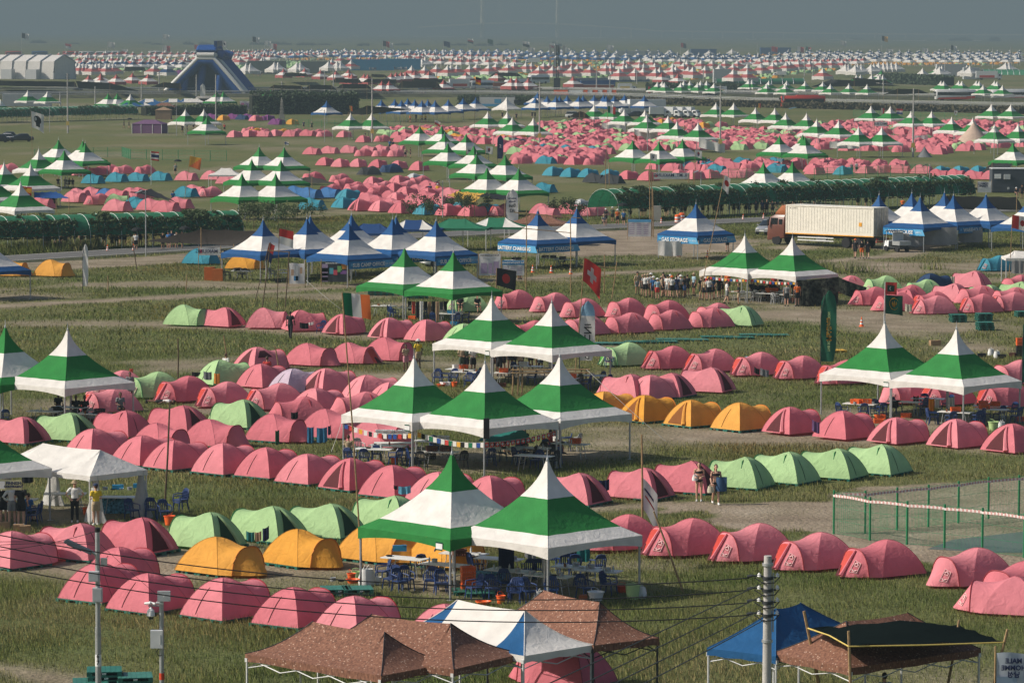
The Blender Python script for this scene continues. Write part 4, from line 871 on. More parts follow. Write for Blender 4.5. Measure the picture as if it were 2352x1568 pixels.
popup_bc((3, 1, 1122, 1505), (3, 1, 1738, 1390), 5.7, 2.1, 3.05, 3.0, [PATT], one, 'brown patterned pop-up canopy', 'nearest the camera at the bottom of the camp')
popup_bc((3, 1, 1742, 1450), (3, 1, 2345, 1310), 5.9, 2.15, 3.15, 3.0, [PATT], one, 'brown patterned pop-up canopy', 'between the nearest brown one and the blue-and-white one')
popup_bc((3, 2, 207, 1335), (3, 2, 798, 1240), 6.0, 2.2, 3.25, 3.0, [WHITE, POPB], lambda k: 1 if k == 'tri' else 0, 'white pop-up canopy with blue corner panels', 'over a pink tent')
popup_bc((3, 2, 800, 1245), (3, 2, 1362, 1180), 5.8, 2.2, 3.25, 3.0, [PATT], one, 'brown patterned pop-up canopy', 'behind the blue-and-white one', legm=DARKMETAL)
popup_bc((3, 3, 862, 1440), (3, 3, 1985, 1275), 3.4, 2.15, 3.2, 2.6, [PATT], one, 'brown patterned pop-up canopy', 'under the black shade sail beside the concrete pole', swap=True, sag=.05)
popup_bc((3, 3, 230, 1340), (3, 3, 1010, 1145), 2.5, 2.1, 3.2, 1.4, [POPB], one, 'plain blue pop-up canopy', 'behind the concrete pole', sag=.05, swap=True)
gz = popup_bc((2, 0, 770, 1228), (2, 0, 1262, 1172), 6.2, 2.05, 2.95, 3.8, [WHITE], one, 'long white gazebo with gathered side curtains', 'over the blue-clothed table', sag=.02, truss=False, cat='gazebo')
def curtain(parent, x, y, ze, w0, w1, n=14):
    m = MB(); rows = []
    for i in range(7):
        f = i/6; r = w0+(w1-w0)*f**1.4*(1 if f < .95 else 1.1)
        rows.append([(x+r*math.cos(2*PI*j/n)*(1+.25*math.sin(j*3+i)), y+r*.6*math.sin(2*PI*j/n), ze*(1-f)+.03) for j in range(n+1)])
    m.grid(rows); return m.build('side_curtain', [fab('thin_white_curtain', (.62, .62, .6), transl=.4)], parent, 60)
for x, y in ((-2.95, -1.4), (-2.95, 1.2), (2.9, -1.4), (2.9, 1.2)): curtain(gz, x, y, 2.0, .14, .55)
def pop_px(r, c, u, v, L, W, rz, mts, mf, noun, where, zp=3.0, ze=2.15, ridge=1.6, **k): return popup(P(r, c, u, v, zp), R(rz), L, W, ze, zp, ridge, mts, mf, noun, where, truss=False, **k)
tri = lambda k: 1 if k == 'tri' else 0
pop_px(1, 1, 1040, 500, 5.4, 3.2, -8, [POPN], one, 'sagging navy pop-up canopy', 'behind the sub camp office')
pop_px(1, 1, 1400, 468, 5.4, 3.2, -8, [POPN, WHITE], tri, 'navy pop-up canopy with white corners', 'beside the asphalt road')
pop_px(1, 1, 1770, 458, 6.2, 3.2, -8, [POPG], one, 'plain green pop-up canopy', 'beside the asphalt road')
pop_px(1, 1, 2110, 448, 6.2, 3.2, -8, [POPG, WHITE], tri, 'green pop-up canopy with white corners', 'beside the asphalt road')
pop_px(1, 2, 330, 420, 6.4, 3.4, -8, [PATT], one, 'brown patterned pop-up canopy', 'beside the road behind the battery tents')
pop_px(1, 0, 1930, 25, 4.2, 4, 0, [WHITE], one, 'small white gazebo with open sides', 'among the green canopies', ridge=1.2)
pop_px(1, 3, 2352, 732, 3.4, 3, 0, [WHITE], one, 'white canopy with a grey side wall', 'by the Canadian flag', zp=2.7)
for u, v, mts, mf, nm in ((1120, 878, [POPB], one, 'blue'), (1190, 872, [POPB, WHITE], tri, 'blue and white'), (1275, 845, [WHITE, POPB], tri, 'white and blue'), (1330, 870, [POPB], one, 'blue'), (1405, 880, [PATT], one, 'brown'), (1480, 845, [WHITE, POPB], tri, 'white and blue'), (1610, 842, [WHITE, POPB], tri, 'white and blue'), (1660, 845, [WHITE], one, 'white')):
    t = pop_px(0, 0, u, v, 6, 3.5, rr.uniform(-15, 15), mts, mf, nm+' pop-up canopy', '', ridge=2.2); REG.pop(); reg(t, 'small '+nm+' pop-up canopy', 'behind the far arbour', 'pop-up canopy', 'pop-up canopies behind the far arbour')
# ------------------------------------------------------------------ shade sails and nets on poles
def sail(corners, label, m=SHADE, sag=.3, n=8, name='shade_net', poles=True, pm=BAMBOO, cat='shade net', bulge=0.0):
    c = [Vector(p) for p in corners]; o = (c[0]+c[1]+c[2]+c[3])/4; o.z = 0
    t = empty(name, o); b = MB()
    b.grid([[c[0].lerp(c[1], j/n).lerp(c[3].lerp(c[2], j/n), i/n)-o+Vector((0, 0, (bulge-sag)*math.sin(PI*j/n)*math.sin(PI*i/n)+.05*math.sin(i*1.7+j*2.3))) for j in range(n+1)] for i in range(n+1)])
    b.build('net_sheet', m, t, 180)
    if poles:
        for p in c: MB().tube([(0, 0, 0), (0, 0, p.z+.15)], .04, 5).build('pole', pm, t, loc=(p.x-o.x, p.y-o.y, 0))
    tag(t, label, cat); return t
Y5 = G(*FX(3, 3, 862, 1440), 2.15).y
s5 = sail([PY(3, 3, 505, 1095, Y5+2.2), PY(3, 3, 852, 1248, Y5-.6), PY(3, 3, 2178, 1215, Y5+.4), PY(3, 3, 1795, 1078, Y5+4)], 'black shade sail stretched over the brown canopy beside the concrete pole', mat('dense_black_net', (.006, .010, .010), 1, spec=0), sag=-.38, poles=False)
def edge_rope(corners, label):
    o = Vector(corners[0]); t = MB().tube([Vector(p)-o for p in corners], .025, 5).build('rope', mat('yellow_rope', (.55, .42, .12), .8), loc=o); tag(t, label, 'rope')
def bpole(p0, p1, label, rad=.04, m=BAMBOO, name='bamboo_pole', cat='bamboo pole', group=None):
    o = Vector(p0); t = MB().tube([Vector((0, 0, 0)), (Vector(p1)-o)*.5+Vector((.02, 0, 0)), Vector(p1)-o], [rad, rad*.95, rad*.8], 6).build(name, m, loc=o); tag(t, label, cat, group); return t
def ypole(r, c, u0, v0, u1, v1, Y, label, **k):
    """pole whose top is seen at (u0,v0) and which runs down past the frame, foot on the ground"""
    a = PY(r, c, u0, v0, Y); b = PY(r, c, u1, v1, Y); f = a.z/(a.z-b.z); return bpole(a.lerp(a+(b-a), f), a, label, **k)
edge_rope([PY(3, 3, 505, 1097, Y5+2.15), PY(3, 3, 690, 1160, Y5+.8), PY(3, 3, 852, 1252, Y5-.65), PY(3, 3, 1500, 1240, Y5-.2), PY(3, 3, 2178, 1217, Y5+.35)], 'yellow rope along the near edge of the black sail')
ypole(3, 3, 470, 950, 590, 1567, Y5+2.2, 'leaning bamboo pole holding the back corner of the black sail', rad=.055)
ypole(3, 3, 852, 1120, 862, 1567, Y5-.6, 'upright bamboo pole holding the near corner of the black sail', rad=.05)
ypole(3, 3, 2212, 1105, 2092, 1567, Y5+.4, 'leaning bamboo pole beside the male toilet sign', rad=.05)
ypole(3, 3, 1798, 1025, 1700, 1567, Y5+3.6, 'leaning bamboo pole with a small yellow notice on it', rad=.045)
# telephone style poles
def boxes(t, items):
    for nm, c, d, m in items: MB().box((0, 0, 0), d).build(nm, m, t, smooth=0, loc=c)
INSU = mat('white_insulator', (.7, .7, .68), .3)
up = PY(3, 3, 162, 478, 85); t = empty('utility_pole', (up.x, up.y, 0))
MB().tube([(0, 0, 0), (0, 0, up.z*.5), (0, 0, up.z)], [.155, .115, .09], 14).build('shaft', CONC, t)
for k, v in enumerate((665, 770, 875, 985)):
    z = PY(3, 3, 162, v, 85).z; q = MB()
    q.tube([(-.36, 0, z+.05), (.2, 0, z)], .022, 6); q.tube([(-.36, 0, z+.05), (-.48, 0, z+.02)], .035, 6); q.lathe([(.115, z-.04), (.13, z-.04), (.13, z+.03), (.115, z+.03)], 14); q.build('crossarm', DARKMETAL, t)
    for s in (-.2, .22): q = MB(); q.lathe([(.015, -.05), (.05, -.03), (.02, 0), (.05, .01), (.02, .04), (.012, .06)], 10); q.build('insulator', INSU, t, loc=(s, -.02, z+.06))
    MB().tube([(-.3, 0, z), (-.1, -.14, z-.12), (.15, -.12, z-.1), (.28, 0, z+.02)], .014, 5).build('jumper_wire', BLACK, t)
MB().tube([(.13, 0, up.z*.80), (.13, 0, up.z*.955)], .02, 6).build('conduit', STEEL, t)
for v in (552, 1205): MB().lathe([(.112, -.03), (.128, -.03), (.128, .03), (.112, .03)], 14).build('steel_band', STEEL, t, loc=(0, 0, PY(3, 3, 162, v, 85).z))
tag(t, 'thick concrete utility pole with four tiers of insulators', 'utility pole')
def sagwire(a, mid, b, label, r=.016, n=24, **k):
    """parabola through three points"""
    A, M_, B = Vector(a), Vector(mid), Vector(b); f = (M_-A).length/((M_-A).length+(B-M_).length); pts = []
    for i in range(n+1):
        x = i/n; pts.append(A*((x-f)*(x-1)/(f))+M_*(x*(x-1)/(f*(f-1)))+B*(x*(x-f)/(1-f)))
    o = pts[0].copy(); t = MB().tube([p-o for p in pts], r, 5).build('overhead_wire', BLACK, loc=o); tag(t, label, 'wire', 'overhead wires'); return t
nmw = ('topmost', 'second', 'third', 'lowest')
for k, (v0, v1, v2) in enumerate(((295, 740, 668), (390, 855, 772), (475, 945, 880), (565, 1045, 985))):
    sagwire(PY(3, 0, -150, v0-22, 85), PY(3, 1, 2352, v1, 85), PY(3, 3, 0, v2, 85), nmw[k]+' long black wire sagging across the front tents', .014)
for k, (v, u1) in enumerate(((705, 390), (810, 690), (925, 950), (1025, 1205))):
    a = PY(3, 3, 130, v, 85); b = PY(3, 2, u1, 1567, 60); e = a+(b-a)*1.6
    sagwire(a, a.lerp(b, .55)+Vector((0, 0, -.03)), e, nmw[k]+' black wire slanting down from the concrete pole', .012)
def lamp_pole(base, h, noun, where, arm=-1, panel=False, r=.06):
    t = empty('street_lamp', base); MB().tube([(0, 0, 0), (0, 0, h)], [r, r*.8], 10).build('pole', STEEL, t)
    q = MB(); q.box((0, 0, 0), (.75, .28, .09), taper=.8); q.build('lamp_head', DARKMETAL if panel else STEEL, t, loc=(arm*.62, 0, h-.12)).rotation_euler = (0, R(24*-arm*-1), 0)
    MB().tube([(0, 0, h-.25), (arm*.3, 0, h-.2)], .025, 5).build('bracket', STEEL, t); reg(t, noun, where, 'street lamp'); return t
# lamp pole and camera pole in front
lb = G(*FX(3, 0, 843, 1740)); t = empty('street_lamp', lb); hp = PY(3, 0, 840, 242, lb.y).z
LZ = lambda v: PY(3, 0, 840, v, lb.y).z
MB().tube([(0, 0, 0), (0, 0, LZ(1090))], .095, 12).build('lower_shaft', STEEL, t); MB().tube([(0, 0, LZ(1090)), (0, 0, hp)], [.08, .072], 12).build('upper_shaft', STEEL, t); MB().lathe([(.082, hp-.12), (.085, hp+.01), (0, hp+.03)], 12).build('top_cap', BLACK, t)
q = MB(); q.box((0, 0, 0), (.95, .32, .11), taper=.85); q.box((-.1, 0, -.07), (.5, .22, .04)); lh = q.build('lamp_head', mat('grey_lamp_housing', (.10, .115, .125), .45, .3), t, loc=(-.60, 0, LZ(398))); lh.rotation_euler = (0, R(25), 0)
MB().tube([(-.2, 0, LZ(440)), (-.04, 0, LZ(470)), (0, 0, LZ(520))], .05, 8).build('lamp_arm', STEEL, t)
GBOX = mat('light_grey_cabinet', (.46, .48, .49), .5)
for nm, v0, v1, x, wd in (('meter_box', 605, 690, -.10, .32), ('junction_box', 745, 865, .01, .30)):
    z0, z1 = LZ(v1), LZ(v0); bx_ = MB().box((0, 0, 0), (wd, .2, z1-z0)).build(nm, GBOX, t, smooth=0, loc=(x, -.16, (z0+z1)/2))
    MB().box((0, 0, 0), (wd*.86, .02, (z1-z0)*.88)).build('cabinet_door', GBOX, bx_, smooth=0, loc=(0, -.108, 0))
MB().box((0, 0, 0), (.2, .12, .26)).build('antenna_unit', STEEL, t, smooth=0, loc=(.2, -.05, LZ(530)))
st = MB().lathe([(.098, LZ(1420)), (.098, LZ(1320))], 12).build('number_sticker', WHITEP, t)
for k, ch in enumerate('617'): put_text(ch, .17, BLACK, t, Matrix.Translation((0, -.105, LZ(1332+k*28))), bold=.006, name='number')
tag(t, 'steel lamp pole numbered 617 with grey cabinets', 'street lamp')
for k, (v0, v1, u2, v2) in enumerate(((360, 358, 820, 368), (440, 380, 820, 268), (395, 372, 820, 385))):
    sagwire(PY(3, 0, -120, v0, lb.y), PY(3, 0, 380, v1, lb.y), PY(3, 0, u2, v2, lb.y), ('upper', 'middle', 'lower')[k]+' thin wire running to the lamp pole numbered 617', .010)
for k, (a, b) in enumerate((((860, 380), (1365, 830)), ((870, 560), (960, 830)))): sagwire(PY(3, 0, *a, lb.y), PY(3, 0, (a[0]+b[0])/2, (a[1]+b[1])/2+8, lb.y), PY(3, 0, *b, lb.y), ('pale stay wire from the lamp pole to the camera pole', 'pale stay wire dropping beside the lamp pole')[k], .006)
cb = G(*FX(3, 0, 1385, 1740)); t = empty('camera_pole', cb); CZ = lambda v: PY(3, 0, 1385, v, cb.y).z
MB().tube([(0, 0, 0), (0, 0, CZ(830))], [.075, .07], 12).build('pole', STEEL, t)
rd = MB().box((0, 0, 0), (.40, .10, .32)).build('antenna_panel', GBOX, t, smooth=0, loc=(.09, -.1, CZ(818))); MB().tube([(0, -.06, 0), (0, -.10, 0)], .02, 8).build('panel_boss', WHITEP, rd)
MB().tube([(0, 0, CZ(905)), (-.42, 0, CZ(905))], .022, 6).build('camera_arm', STEEL, t)
for x, a in ((-.42, 150), (-.28, -30), (-.05, 10)): MB().tube([(-.11, 0, .01), (.11, 0, -.02)], .04, 8).build('bullet_camera', WHITEP, t, loc=(x, -.05, CZ(880)), rz=R(a))
dm = MB().lathe([(.02, .22), (.05, .18), (.11, .12), (.13, 0), (.13, -.05), (.09, -.08)], 14).build('dome_camera', WHITEP, t, loc=(-.33, -.03, CZ(975))); MB().lathe([(.085, -.07), (.085, -.12), (.05, -.17), (0, -.185)], 12).build('camera_lens', GLASS, dm)
z0, z1 = CZ(1258), CZ(1108); cbx = MB().box((0, 0, 0), (.38, .24, z1-z0)).build('control_cabinet', WHITEP, t, smooth=0, loc=(-.14, -.12, (z0+z1)/2)); MB().box((0, 0, 0), (.02, .03, .3)).build('cabinet_hinge', STEEL, cbx, smooth=0, loc=(.13, -.125, 0))
MB().tube([(-.06, -.05, z0), (-.16, -.05, z0-.14), (-.1, -.05, z0-.26), (.02, -.06, z0-.24)], .018, 6).build('cable', BLACK, t)
MB().lathe([(.08, CZ(1535)), (.08, CZ(1478))], 12).build('warning_sticker', REDP, t); tag(t, 'short grey pole carrying white security cameras', 'camera pole')
# poles farther back
NOTE = mat('yellow_notice', (.62, .45, .12), .7)
def upole(r, c, u0, v0, u1, v1, label, rad=.17, arms=True, note=True, name='utility_pole'):
    b = P(r, c, u1, v1); h = (v1-v0)*TS/pxm(b)*1.0; t = empty(name, b)
    MB().tube([(0, 0, 0), (0, 0, h)], [rad, rad*.62], 10).build('shaft', CONC, t)
    if arms:
        for k in range(3): MB().box((0, 0, h-.35-.45*k), (.9, .08, .08)).build('crossarm', DARKMETAL, t, smooth=0)
    if note: MB().box((0, -rad-.02, 2.0), (.62, .03, .8)).build('yellow_notice', NOTE, t, smooth=0)
    tag(t, label, 'utility pole'); return t
upole(0, 0, 586, 630, 580, 1140, 'tall concrete pole with a yellow notice on the meadow edge')
upole(0, 0, 1847, 640, 1847, 1090, 'tall concrete pole before the blue slide', note=False)
upole(0, 1, 1048, 680, 1045, 1215, 'tall concrete pole beside the pair of white-tipped canopies')
upole(0, 2, 340, 700, 338, 1255, 'tall concrete pole in the pink field by the blue row')
upole(0, 2, 1885, 735, 1883, 1310, 'tall concrete pole in the pink field by the hanging white cloth')
upole(0, 3, 1400, 760, 1402, 1345, 'tall concrete pole beside the white washing lines')
def lamp_px(r, c, u0, v0, u1, v1, where, arm=-1, **k):
    b = P(r, c, u1, v1); return lamp_pole(b, (v1-v0)*TS/pxm(b), 'slim grey street lamp', where, arm, **k)
lamp_px(0, 0, 430, 872, 425, 1130, 'before the far arbour'); lamp_px(0, 0, 1510, 890, 1510, 1160, 'beside the purple box tent'); lamp_px(0, 1, 640, 940, 638, 1215, 'beside the lone blue canopy')
lamp_px(1, 0, 1240, 215, 1248, 782, 'by the asphalt road at the dark shade net', -1); lamp_px(1, 1, 1645, 132, 1648, 455, 'beside the yellow tarpaulin', -1, panel=True); lamp_px(1, 2, 1715, 48, 1717, 385, 'behind the gas storage tent'); lamp_px(1, 3, 1543, -5, 1543, 350, 'over the long arbour near the warehouse', -1, panel=True)
lamp_px(0, 2, 1262, 1010, 1262, 1300, 'among the white-skirted canopies'); lamp_px(0, 3, 477, 1040, 477, 1170, 'beside the green canopies over the mixed field'); lamp_px(0, 3, 2095, 1090, 2095, 1360, 'by the beige tipi')
for k, (r, c, u0, v0, v1) in enumerate(((0, 0, 515, 785, 905), (0, 0, 815, 740, 900), (0, 0, 1212, 705, 915), (0, 0, 1362, 615, 800), (0, 1, 272, 700, 850), (0, 1, 638, 610, 810), (0, 1, 714, 600, 815), (0, 2, 792, 500, 665), (0, 2, 826, 560, 770), (0, 2, 1822, 550, 710), (0, 3, 548, 530, 680), (0, 3, 475, 410, 655), (0, 3, 1675, 415, 690), (0, 3, 1888, 405, 620), (0, 3, 2082, 410, 585), (0, 3, 2235, 405, 580), (0, 3, 70, 370, 470), (0, 3, 1148, 690, 830), (0, 2, 1740, 600, 720), (0, 1, 277, 480, 580), (0, 2, 148, 430, 540), (0, 0, 1680, 640, 840), (0, 2, 1170, 600, 720), (0, 2, 940, 640, 770))):
    b = P(r, c, u0, v1); h = (v1-v0)*TS/pxm(b); t = empty('utility_pole', b); MB().tube([(0, 0, 0), (0, 0, h)], [.22, .15], 6).build('shaft', CONC, t); MB().box((0, 0, h-.6), (1.8, .12, .12)).build('crossarm', DARKMETAL, t, smooth=0)
    reg(t, 'thin distant grey pole', 'standing along the highways and far rows', 'utility pole', 'distant poles along the highways')
b = P(0, 2, 487, 795); h = (795-345)*TS/pxm(b); t = empty('telecom_mast', b)
q = MB()
for k in range(3): q.tube([(.5*math.cos(k*2.1), .5*math.sin(k*2.1), 0), (.3*math.cos(k*2.1), .3*math.sin(k*2.1), h*.9)], .16, 5)
for i in range(14): q.tube([(.5*math.cos(i*2.1), .5*math.sin(i*2.1), h*.9*i/14), (.5*math.cos(i*2.1+2.1), .5*math.sin(i*2.1+2.1), h*.9*(i+1)/14)], .07, 4)
q.build('lattice_shaft', DARKMETAL, t)
for k in range(8): MB().box((0, 0, 0), (.7, .35, 3.2 if k < 4 else 2.6)).build('antenna', mat('grey_antenna', (.34, .36, .36), .5), t, smooth=0, loc=((k % 4-1.5)*1.5, (-.6 if k % 2 else .6), h*(.80 if k < 4 else .58)))
MB().tube([(0, 0, h*.9), (0, 0, h)], .06, 4).build('lightning_rod', STEEL, t); MB().box((0, 0, 2.5), (2.2, 1.6, 5)).build('equipment_cabinet', DARKMETAL, t, smooth=0); tag(t, 'dark telecom mast hung with grey antennas', 'mast')
# ------------------------------------------------------------------ leaves, arbours, hedges, saplings
def leaves(pts, size, name, m, parent, seed=1, up=.3, loc=None):
    g = np.random.default_rng(seed); N = len(pts); pts = np.asarray(pts, 'f4')
    a = g.normal(size=(N, 3)); a /= np.linalg.norm(a, axis=1, keepdims=True); b = np.cross(a, g.normal(size=(N, 3))); b /= np.linalg.norm(b, axis=1, keepdims=True)
    s = (size*g.uniform(.5, 1.2, N))[:, None]; V = np.stack([pts-a*s, pts+b*s*.55, pts+a*s, pts-b*s*.55], 1)
    me = bpy.data.meshes.new(name); me.vertices.add(N*4); me.vertices.foreach_set('co', V.astype('f4').ravel()); me.loops.add(N*4); me.loops.foreach_set('vertex_index', np.arange(N*4, dtype='i4'))
    me.polygons.add(N); me.polygons.foreach_set('loop_start', np.arange(N, dtype='i4')*4); me.update(calc_edges=True); me.materials.append(m); return link(name, me, parent, loc)
def arbour(a, b, label, cover=.9, open_end=False, seed=1, lw=2.4, hh=3.3, dens=420):
    a, b = Vector(a), Vector(b); d = b-a; Ln = d.length; t = empty('vine_arbour', a, math.atan2(d.y, d.x))
    arc = lambda s: (lw*math.cos(s), 1.3+(hh-1.3)*math.sin(s)); nh = int(Ln/1.6)
    m = MB(); m.grid([[(Ln*i/nh, *arc(.05+(PI-.1)*j/14)) for j in range(15)] for i in range(nh+1)]); m.build('green_net', NET, t, 180)
    for i in range(nh+1):
        x = Ln*i/nh; MB().tube([(x, -lw, 0)]+[(x, arc(PI-PI*j/12)[0]*1.01, arc(PI-PI*j/12)[1]+.03) for j in range(13)]+[(x, lw, 0)], .035, 4).build('hoop', mat('pale_hoop_pipe', (.42, .50, .46), .5), t)
    g = np.random.default_rng(seed); N = int(Ln*dens); x = g.uniform(0, Ln, N); s = g.uniform(PI*.52, PI*.93, N)
    cl = fbm(x*1.0, s*2.2, 2.4, seed+40)
    th = np.where(s > PI*.72, .36, .70); keep = cl > th-.05; x, s = x[keep], s[keep]
    rad = g.normal(1.04, .05, len(x)); y = lw*np.cos(s)*rad; z = 1.3+(hh-1.3)*np.sin(s)*rad
    hang = g.uniform(0, 1, len(x))**2*1.4*(s > PI*.8); z = np.maximum(1.25, z-hang*np.clip(fbm(x, x*0+3, 1.5, seed+3)*1.6, 0, 1)); y = y+g.normal(0, .12, len(x))
    leaves(np.stack([x, y, z], -1), .17, 'vine', LEAF[0], t, seed)
    N2 = int(Ln*5); x = g.uniform(0, Ln, N2); xs = np.round(x/.8)*.8+g.normal(0, .05, N2); leaves(np.stack([xs, -lw+g.normal(0, .12, N2), g.uniform(.1, 1.3, N2)], -1), .12, 'vine_stem', LEAF[1], t, seed+5)['kind'] = 'stuff'
    tag(t, label, 'arbour'); return t
arbour(G(-70, 579), G(535, 561), 'dark vine arbour with a green net roof beside the road', seed=2)
arbour(G(1385, 508), G(2205, 468), 'long bright green-netted vine arbour by the gas storage tent', seed=5, hh=3.5, dens=330)
arbour(G(-60, 284), G(300, 274), 'far low vine arbour with a green net behind the meadow', seed=9, dens=160)
def hedge(pts, wd, h, label, n, size=.3, m=LEAF[1], seed=1, name='hedge'):
    t = empty(name, (*pts[0], 0)); o = Vector((*pts[0], 0)); g = np.random.default_rng(seed); q = []
    core = MB()
    for a, b in zip(pts[:-1], pts[1:]):
        a, b = Vector((*a, 0))-o, Vector((*b, 0))-o; d = (b-a); L_ = d.length; d.normalize(); nn = Vector((-d.y, d.x, 0))
        core.box((a+b)/2+Vector((0, 0, h*.45)), (L_, wd*.7, h*.86), rz=math.atan2(d.y, d.x))
        k = int(n*L_); x = g.uniform(0, L_, k); f = g.uniform(0, 1, k); top = f < .35
        y = np.where(top, g.uniform(-wd/2, wd/2, k), -wd/2+g.normal(0, wd*.08, k)); z = np.where(top, h+g.normal(0, h*.05, k)+h*.14*(fbm(x, y, 3, seed)-.5)*2, g.uniform(0.05, h, k))
        q.append(np.array(a)[None]+x[:, None]*np.array(d)[None]+y[:, None]*np.array(nn)[None]+z[:, None]*np.array([[0, 0, 1.]]))
    core.build('branches', mat('dark_branches', (.012, .016, .009), .95), t, smooth=0); leaves(np.concatenate(q), size, 'foliage', m, t, seed); tag(t, label, 'hedge'); return t
hedge(FL('576,263 820,262'), 5, 5.2, 'long clipped dark hedge behind the stone pagoda', 90, .42)
hedge(FL('1060,240 1240,243'), 4, 2.5, 'low scrubby hedge behind the long blue row', 60, .4, seed=3)
hedge(FL('1380,236 1720,246 2352,262'), 5, 1.6, 'brownish scrub strip below the highway guard rail', 26, .5, mat('dry_scrub', (.085, .075, .04), .9, var=.3), 4)
hedge(FL('1490,212 1720,215'), 4, 3, 'dark scrub bank behind the ambulances', 40, .6, seed=6); hedge(FL('2040,192 2180,197'), 6, 3.5, 'dark vine hedge beside the far white trucks', 40, .7, seed=8)
hedge(FL('330,266 560,262'), 3, 2.2, 'ragged dark vine trellis beside the far arbour', 60, .32, seed=10)
def sapling(p, h, where, seed):
    t = empty('small_tree', p); MB().tube([(0, 0, 0), (.05, 0, h*.5), (0, .03, h*.8)], [.03, .025, .012], 5).build('trunk', BAMBOOD, t)
    g = np.random.default_rng(seed); k = 5; cs = np.stack([g.normal(0, h*.22, k), g.normal(0, h*.22, k), g.uniform(h*.55, h, k)], -1)
    pts = np.concatenate([c+g.normal(0, h*.11, (70, 3)) for c in cs]); leaves(pts, .13, 'crown', LEAF[0], t, seed); reg(t, 'young dark green tree', where, 'tree', where+' trees'); return t
for k, (u, v) in enumerate(((150, 490), (240, 470), (400, 480), (520, 470), (30, 480), (300, 520))): sapling(P(1, 1, u, v+70), 2.6, 'behind the sub camp office', k)
for k, (u, v) in enumerate(((1360, 420), (1470, 395), (1580, 430), (1690, 375), (1780, 370), (1860, 385), (1980, 390), (1830, 400))): sapling(P(1, 1, u, v+50), 2.2, 'in the roadside row before the pink tents', 20+k)
for k, (u, v) in enumerate(((2110, 470), (2180, 480), (2290, 470))): sapling(P(1, 0, u, v+60), 2.4, 'past the arbour by the blue canopies', 40+k)
for k, (u, v) in enumerate(((450, 410), (560, 400), (620, 410), (700, 430))): sapling(P(1, 2, u, v+40), 1.8, 'behind the battery tents', 50+k)
# ------------------------------------------------------------------ wire fences
FGREEN = mat('green_fence_wire', (.03, .22, .10), .5)
def fence(pts, h, label, sp=2.4, wsp=.065, wr=.006, tape=False, post_r=.045):
    pts = [Vector((*p, 0)) for p in pts]; o = pts[0]; t = empty('wire_fence', o); m = MB(); tp = MB()
    for a, b in zip(pts[:-1], pts[1:]):
        L_ = (b-a).length; k = max(1, round(L_/sp)); d = (b-a)/L_
        for i in range(k+(1 if b is pts[-1] else 0)): MB().tube([(0, 0, 0), (0, 0, h*1.04)], post_r, 6).build('post', mat('green_fence_post', (.02, .20, .08), .5), t, loc=a+d*L_*i/k-o)
        for i in range(int(L_/wsp)): q = a+d*wsp*i-o; m.tube([q+Vector((0, 0, .05)), q+Vector((0, 0, h))], wr, 3, cap=False)
        for z in (.06, h*.34, h*.67, h): m.tube([a-o+Vector((0, 0, z)), b-o+Vector((0, 0, z))], wr*1.3, 3, cap=False)
        if tape:
            kk = int(L_/.09); nn = Vector((-d.y, d.x, 0))*.03
            for i in range(kk): q = a+d*L_*i/kk-o-nn*1.6*(1 if nn.y > 0 else -1); e = d*L_/kk; z = h*.90+.03*math.sin(i*.13); tp.quad(q+Vector((0, 0, z)), q+e+Vector((0, 0, z)), q+e+Vector((0, 0, z+.09+.02*(i % 2))), q+Vector((0, 0, z+.09+.02*(i % 3))), i % 2)
    m.build('wire_panel', FGREEN, t, smooth=0)
    if tape: tp.build('barrier_tape', [mat('white_tape', (.7, .66, .63)), mat('pale_red_tape', (.55, .30, .28))], t, smooth=0)
    tag(t, label, 'fence'); return t
fence(FL('1915,1226 1998,1241 2083,1251 2169,1259 2256,1268 2352,1281 2440,1292'), 1.75, 'nearer run of green wire fence with red-white tape', tape=True)
fence(FL('1915,1224 1987,1225 2060,1217 2132,1210 2201,1201 2270,1191 2340,1186 2430,1176'), 1.75, 'farther run of green wire fence behind the sandy pit', tape=True, wsp=.08)
fence(FL('80,366 280,360 300,366 520,370'), 1.6, 'low green wire fence on the meadow behind the Thai flag', 3, .25, .012); fence(FL('650,292 920,296'), 1.6, 'low green wire fence before the blue row', 3, .3, .014)
fence(FL('1870,413 2130,402'), 1.6, 'low green wire fence above the long arbour', 3, .2, .012); fence(FL('1960,268 2060,272 2340,280'), 1.6, 'low green wire fence beside the highway', 4, .4, .02); fence(FL('1630,415 1800,412'), 1.6, 'low green wire fence beside the mountain banner', 3, .25, .012)
shade_area = FL('2130,1262 2190,1240 2352,1222 2450,1218 2450,1270 2280,1270')
MB().slab(shade_area, .0, .035).build('shade_patch', mat('painted_shade', (.10, .10, .088), .3, spec=.4), smooth=0)['kind'] = 'structure'  # thin grey sheet painting the shade on the sandy floor, no water here
# ------------------------------------------------------------------ furniture and gear
def chair_proto(m):
    t = empty('plastic_chair'); MB().box((0, 0, .43), (.44, .44, .03)).box((0, .2, .415), (.44, .03, .06)).build('seat', m, t)
    q = MB(); bk = lambda x, z: (x, -.22-.10*(z-.43)/.45, z)
    for x in (-.15, -.075, 0, .075, .15): q.tube([bk(x, .45), bk(x*1.05, .80)], .022, 4)
    q.tube([bk(-.21, .44), bk(-.22, .72), bk(-.15, .86), bk(0, .89), bk(.15, .86), bk(.22, .72), bk(.21, .44)], .028, 5); q.box((0, -.31, .80), (.3, .02, .14)); q.build('backrest', m, t)
    for s in (-1, 1):
        MB().tube([(s*.22, -.27, .68), (s*.27, .0, .66), (s*.26, .2, .64), (s*.25, .23, .43)], .026, 5).build('armrest', m, t)
        for y, dy in ((.2, .05), (-.2, -.07)): MB().tube([(s*.2, y, .42), (s*.235, y+dy, 0)], [.03, .024], 5).build('leg', m, t)
    return t
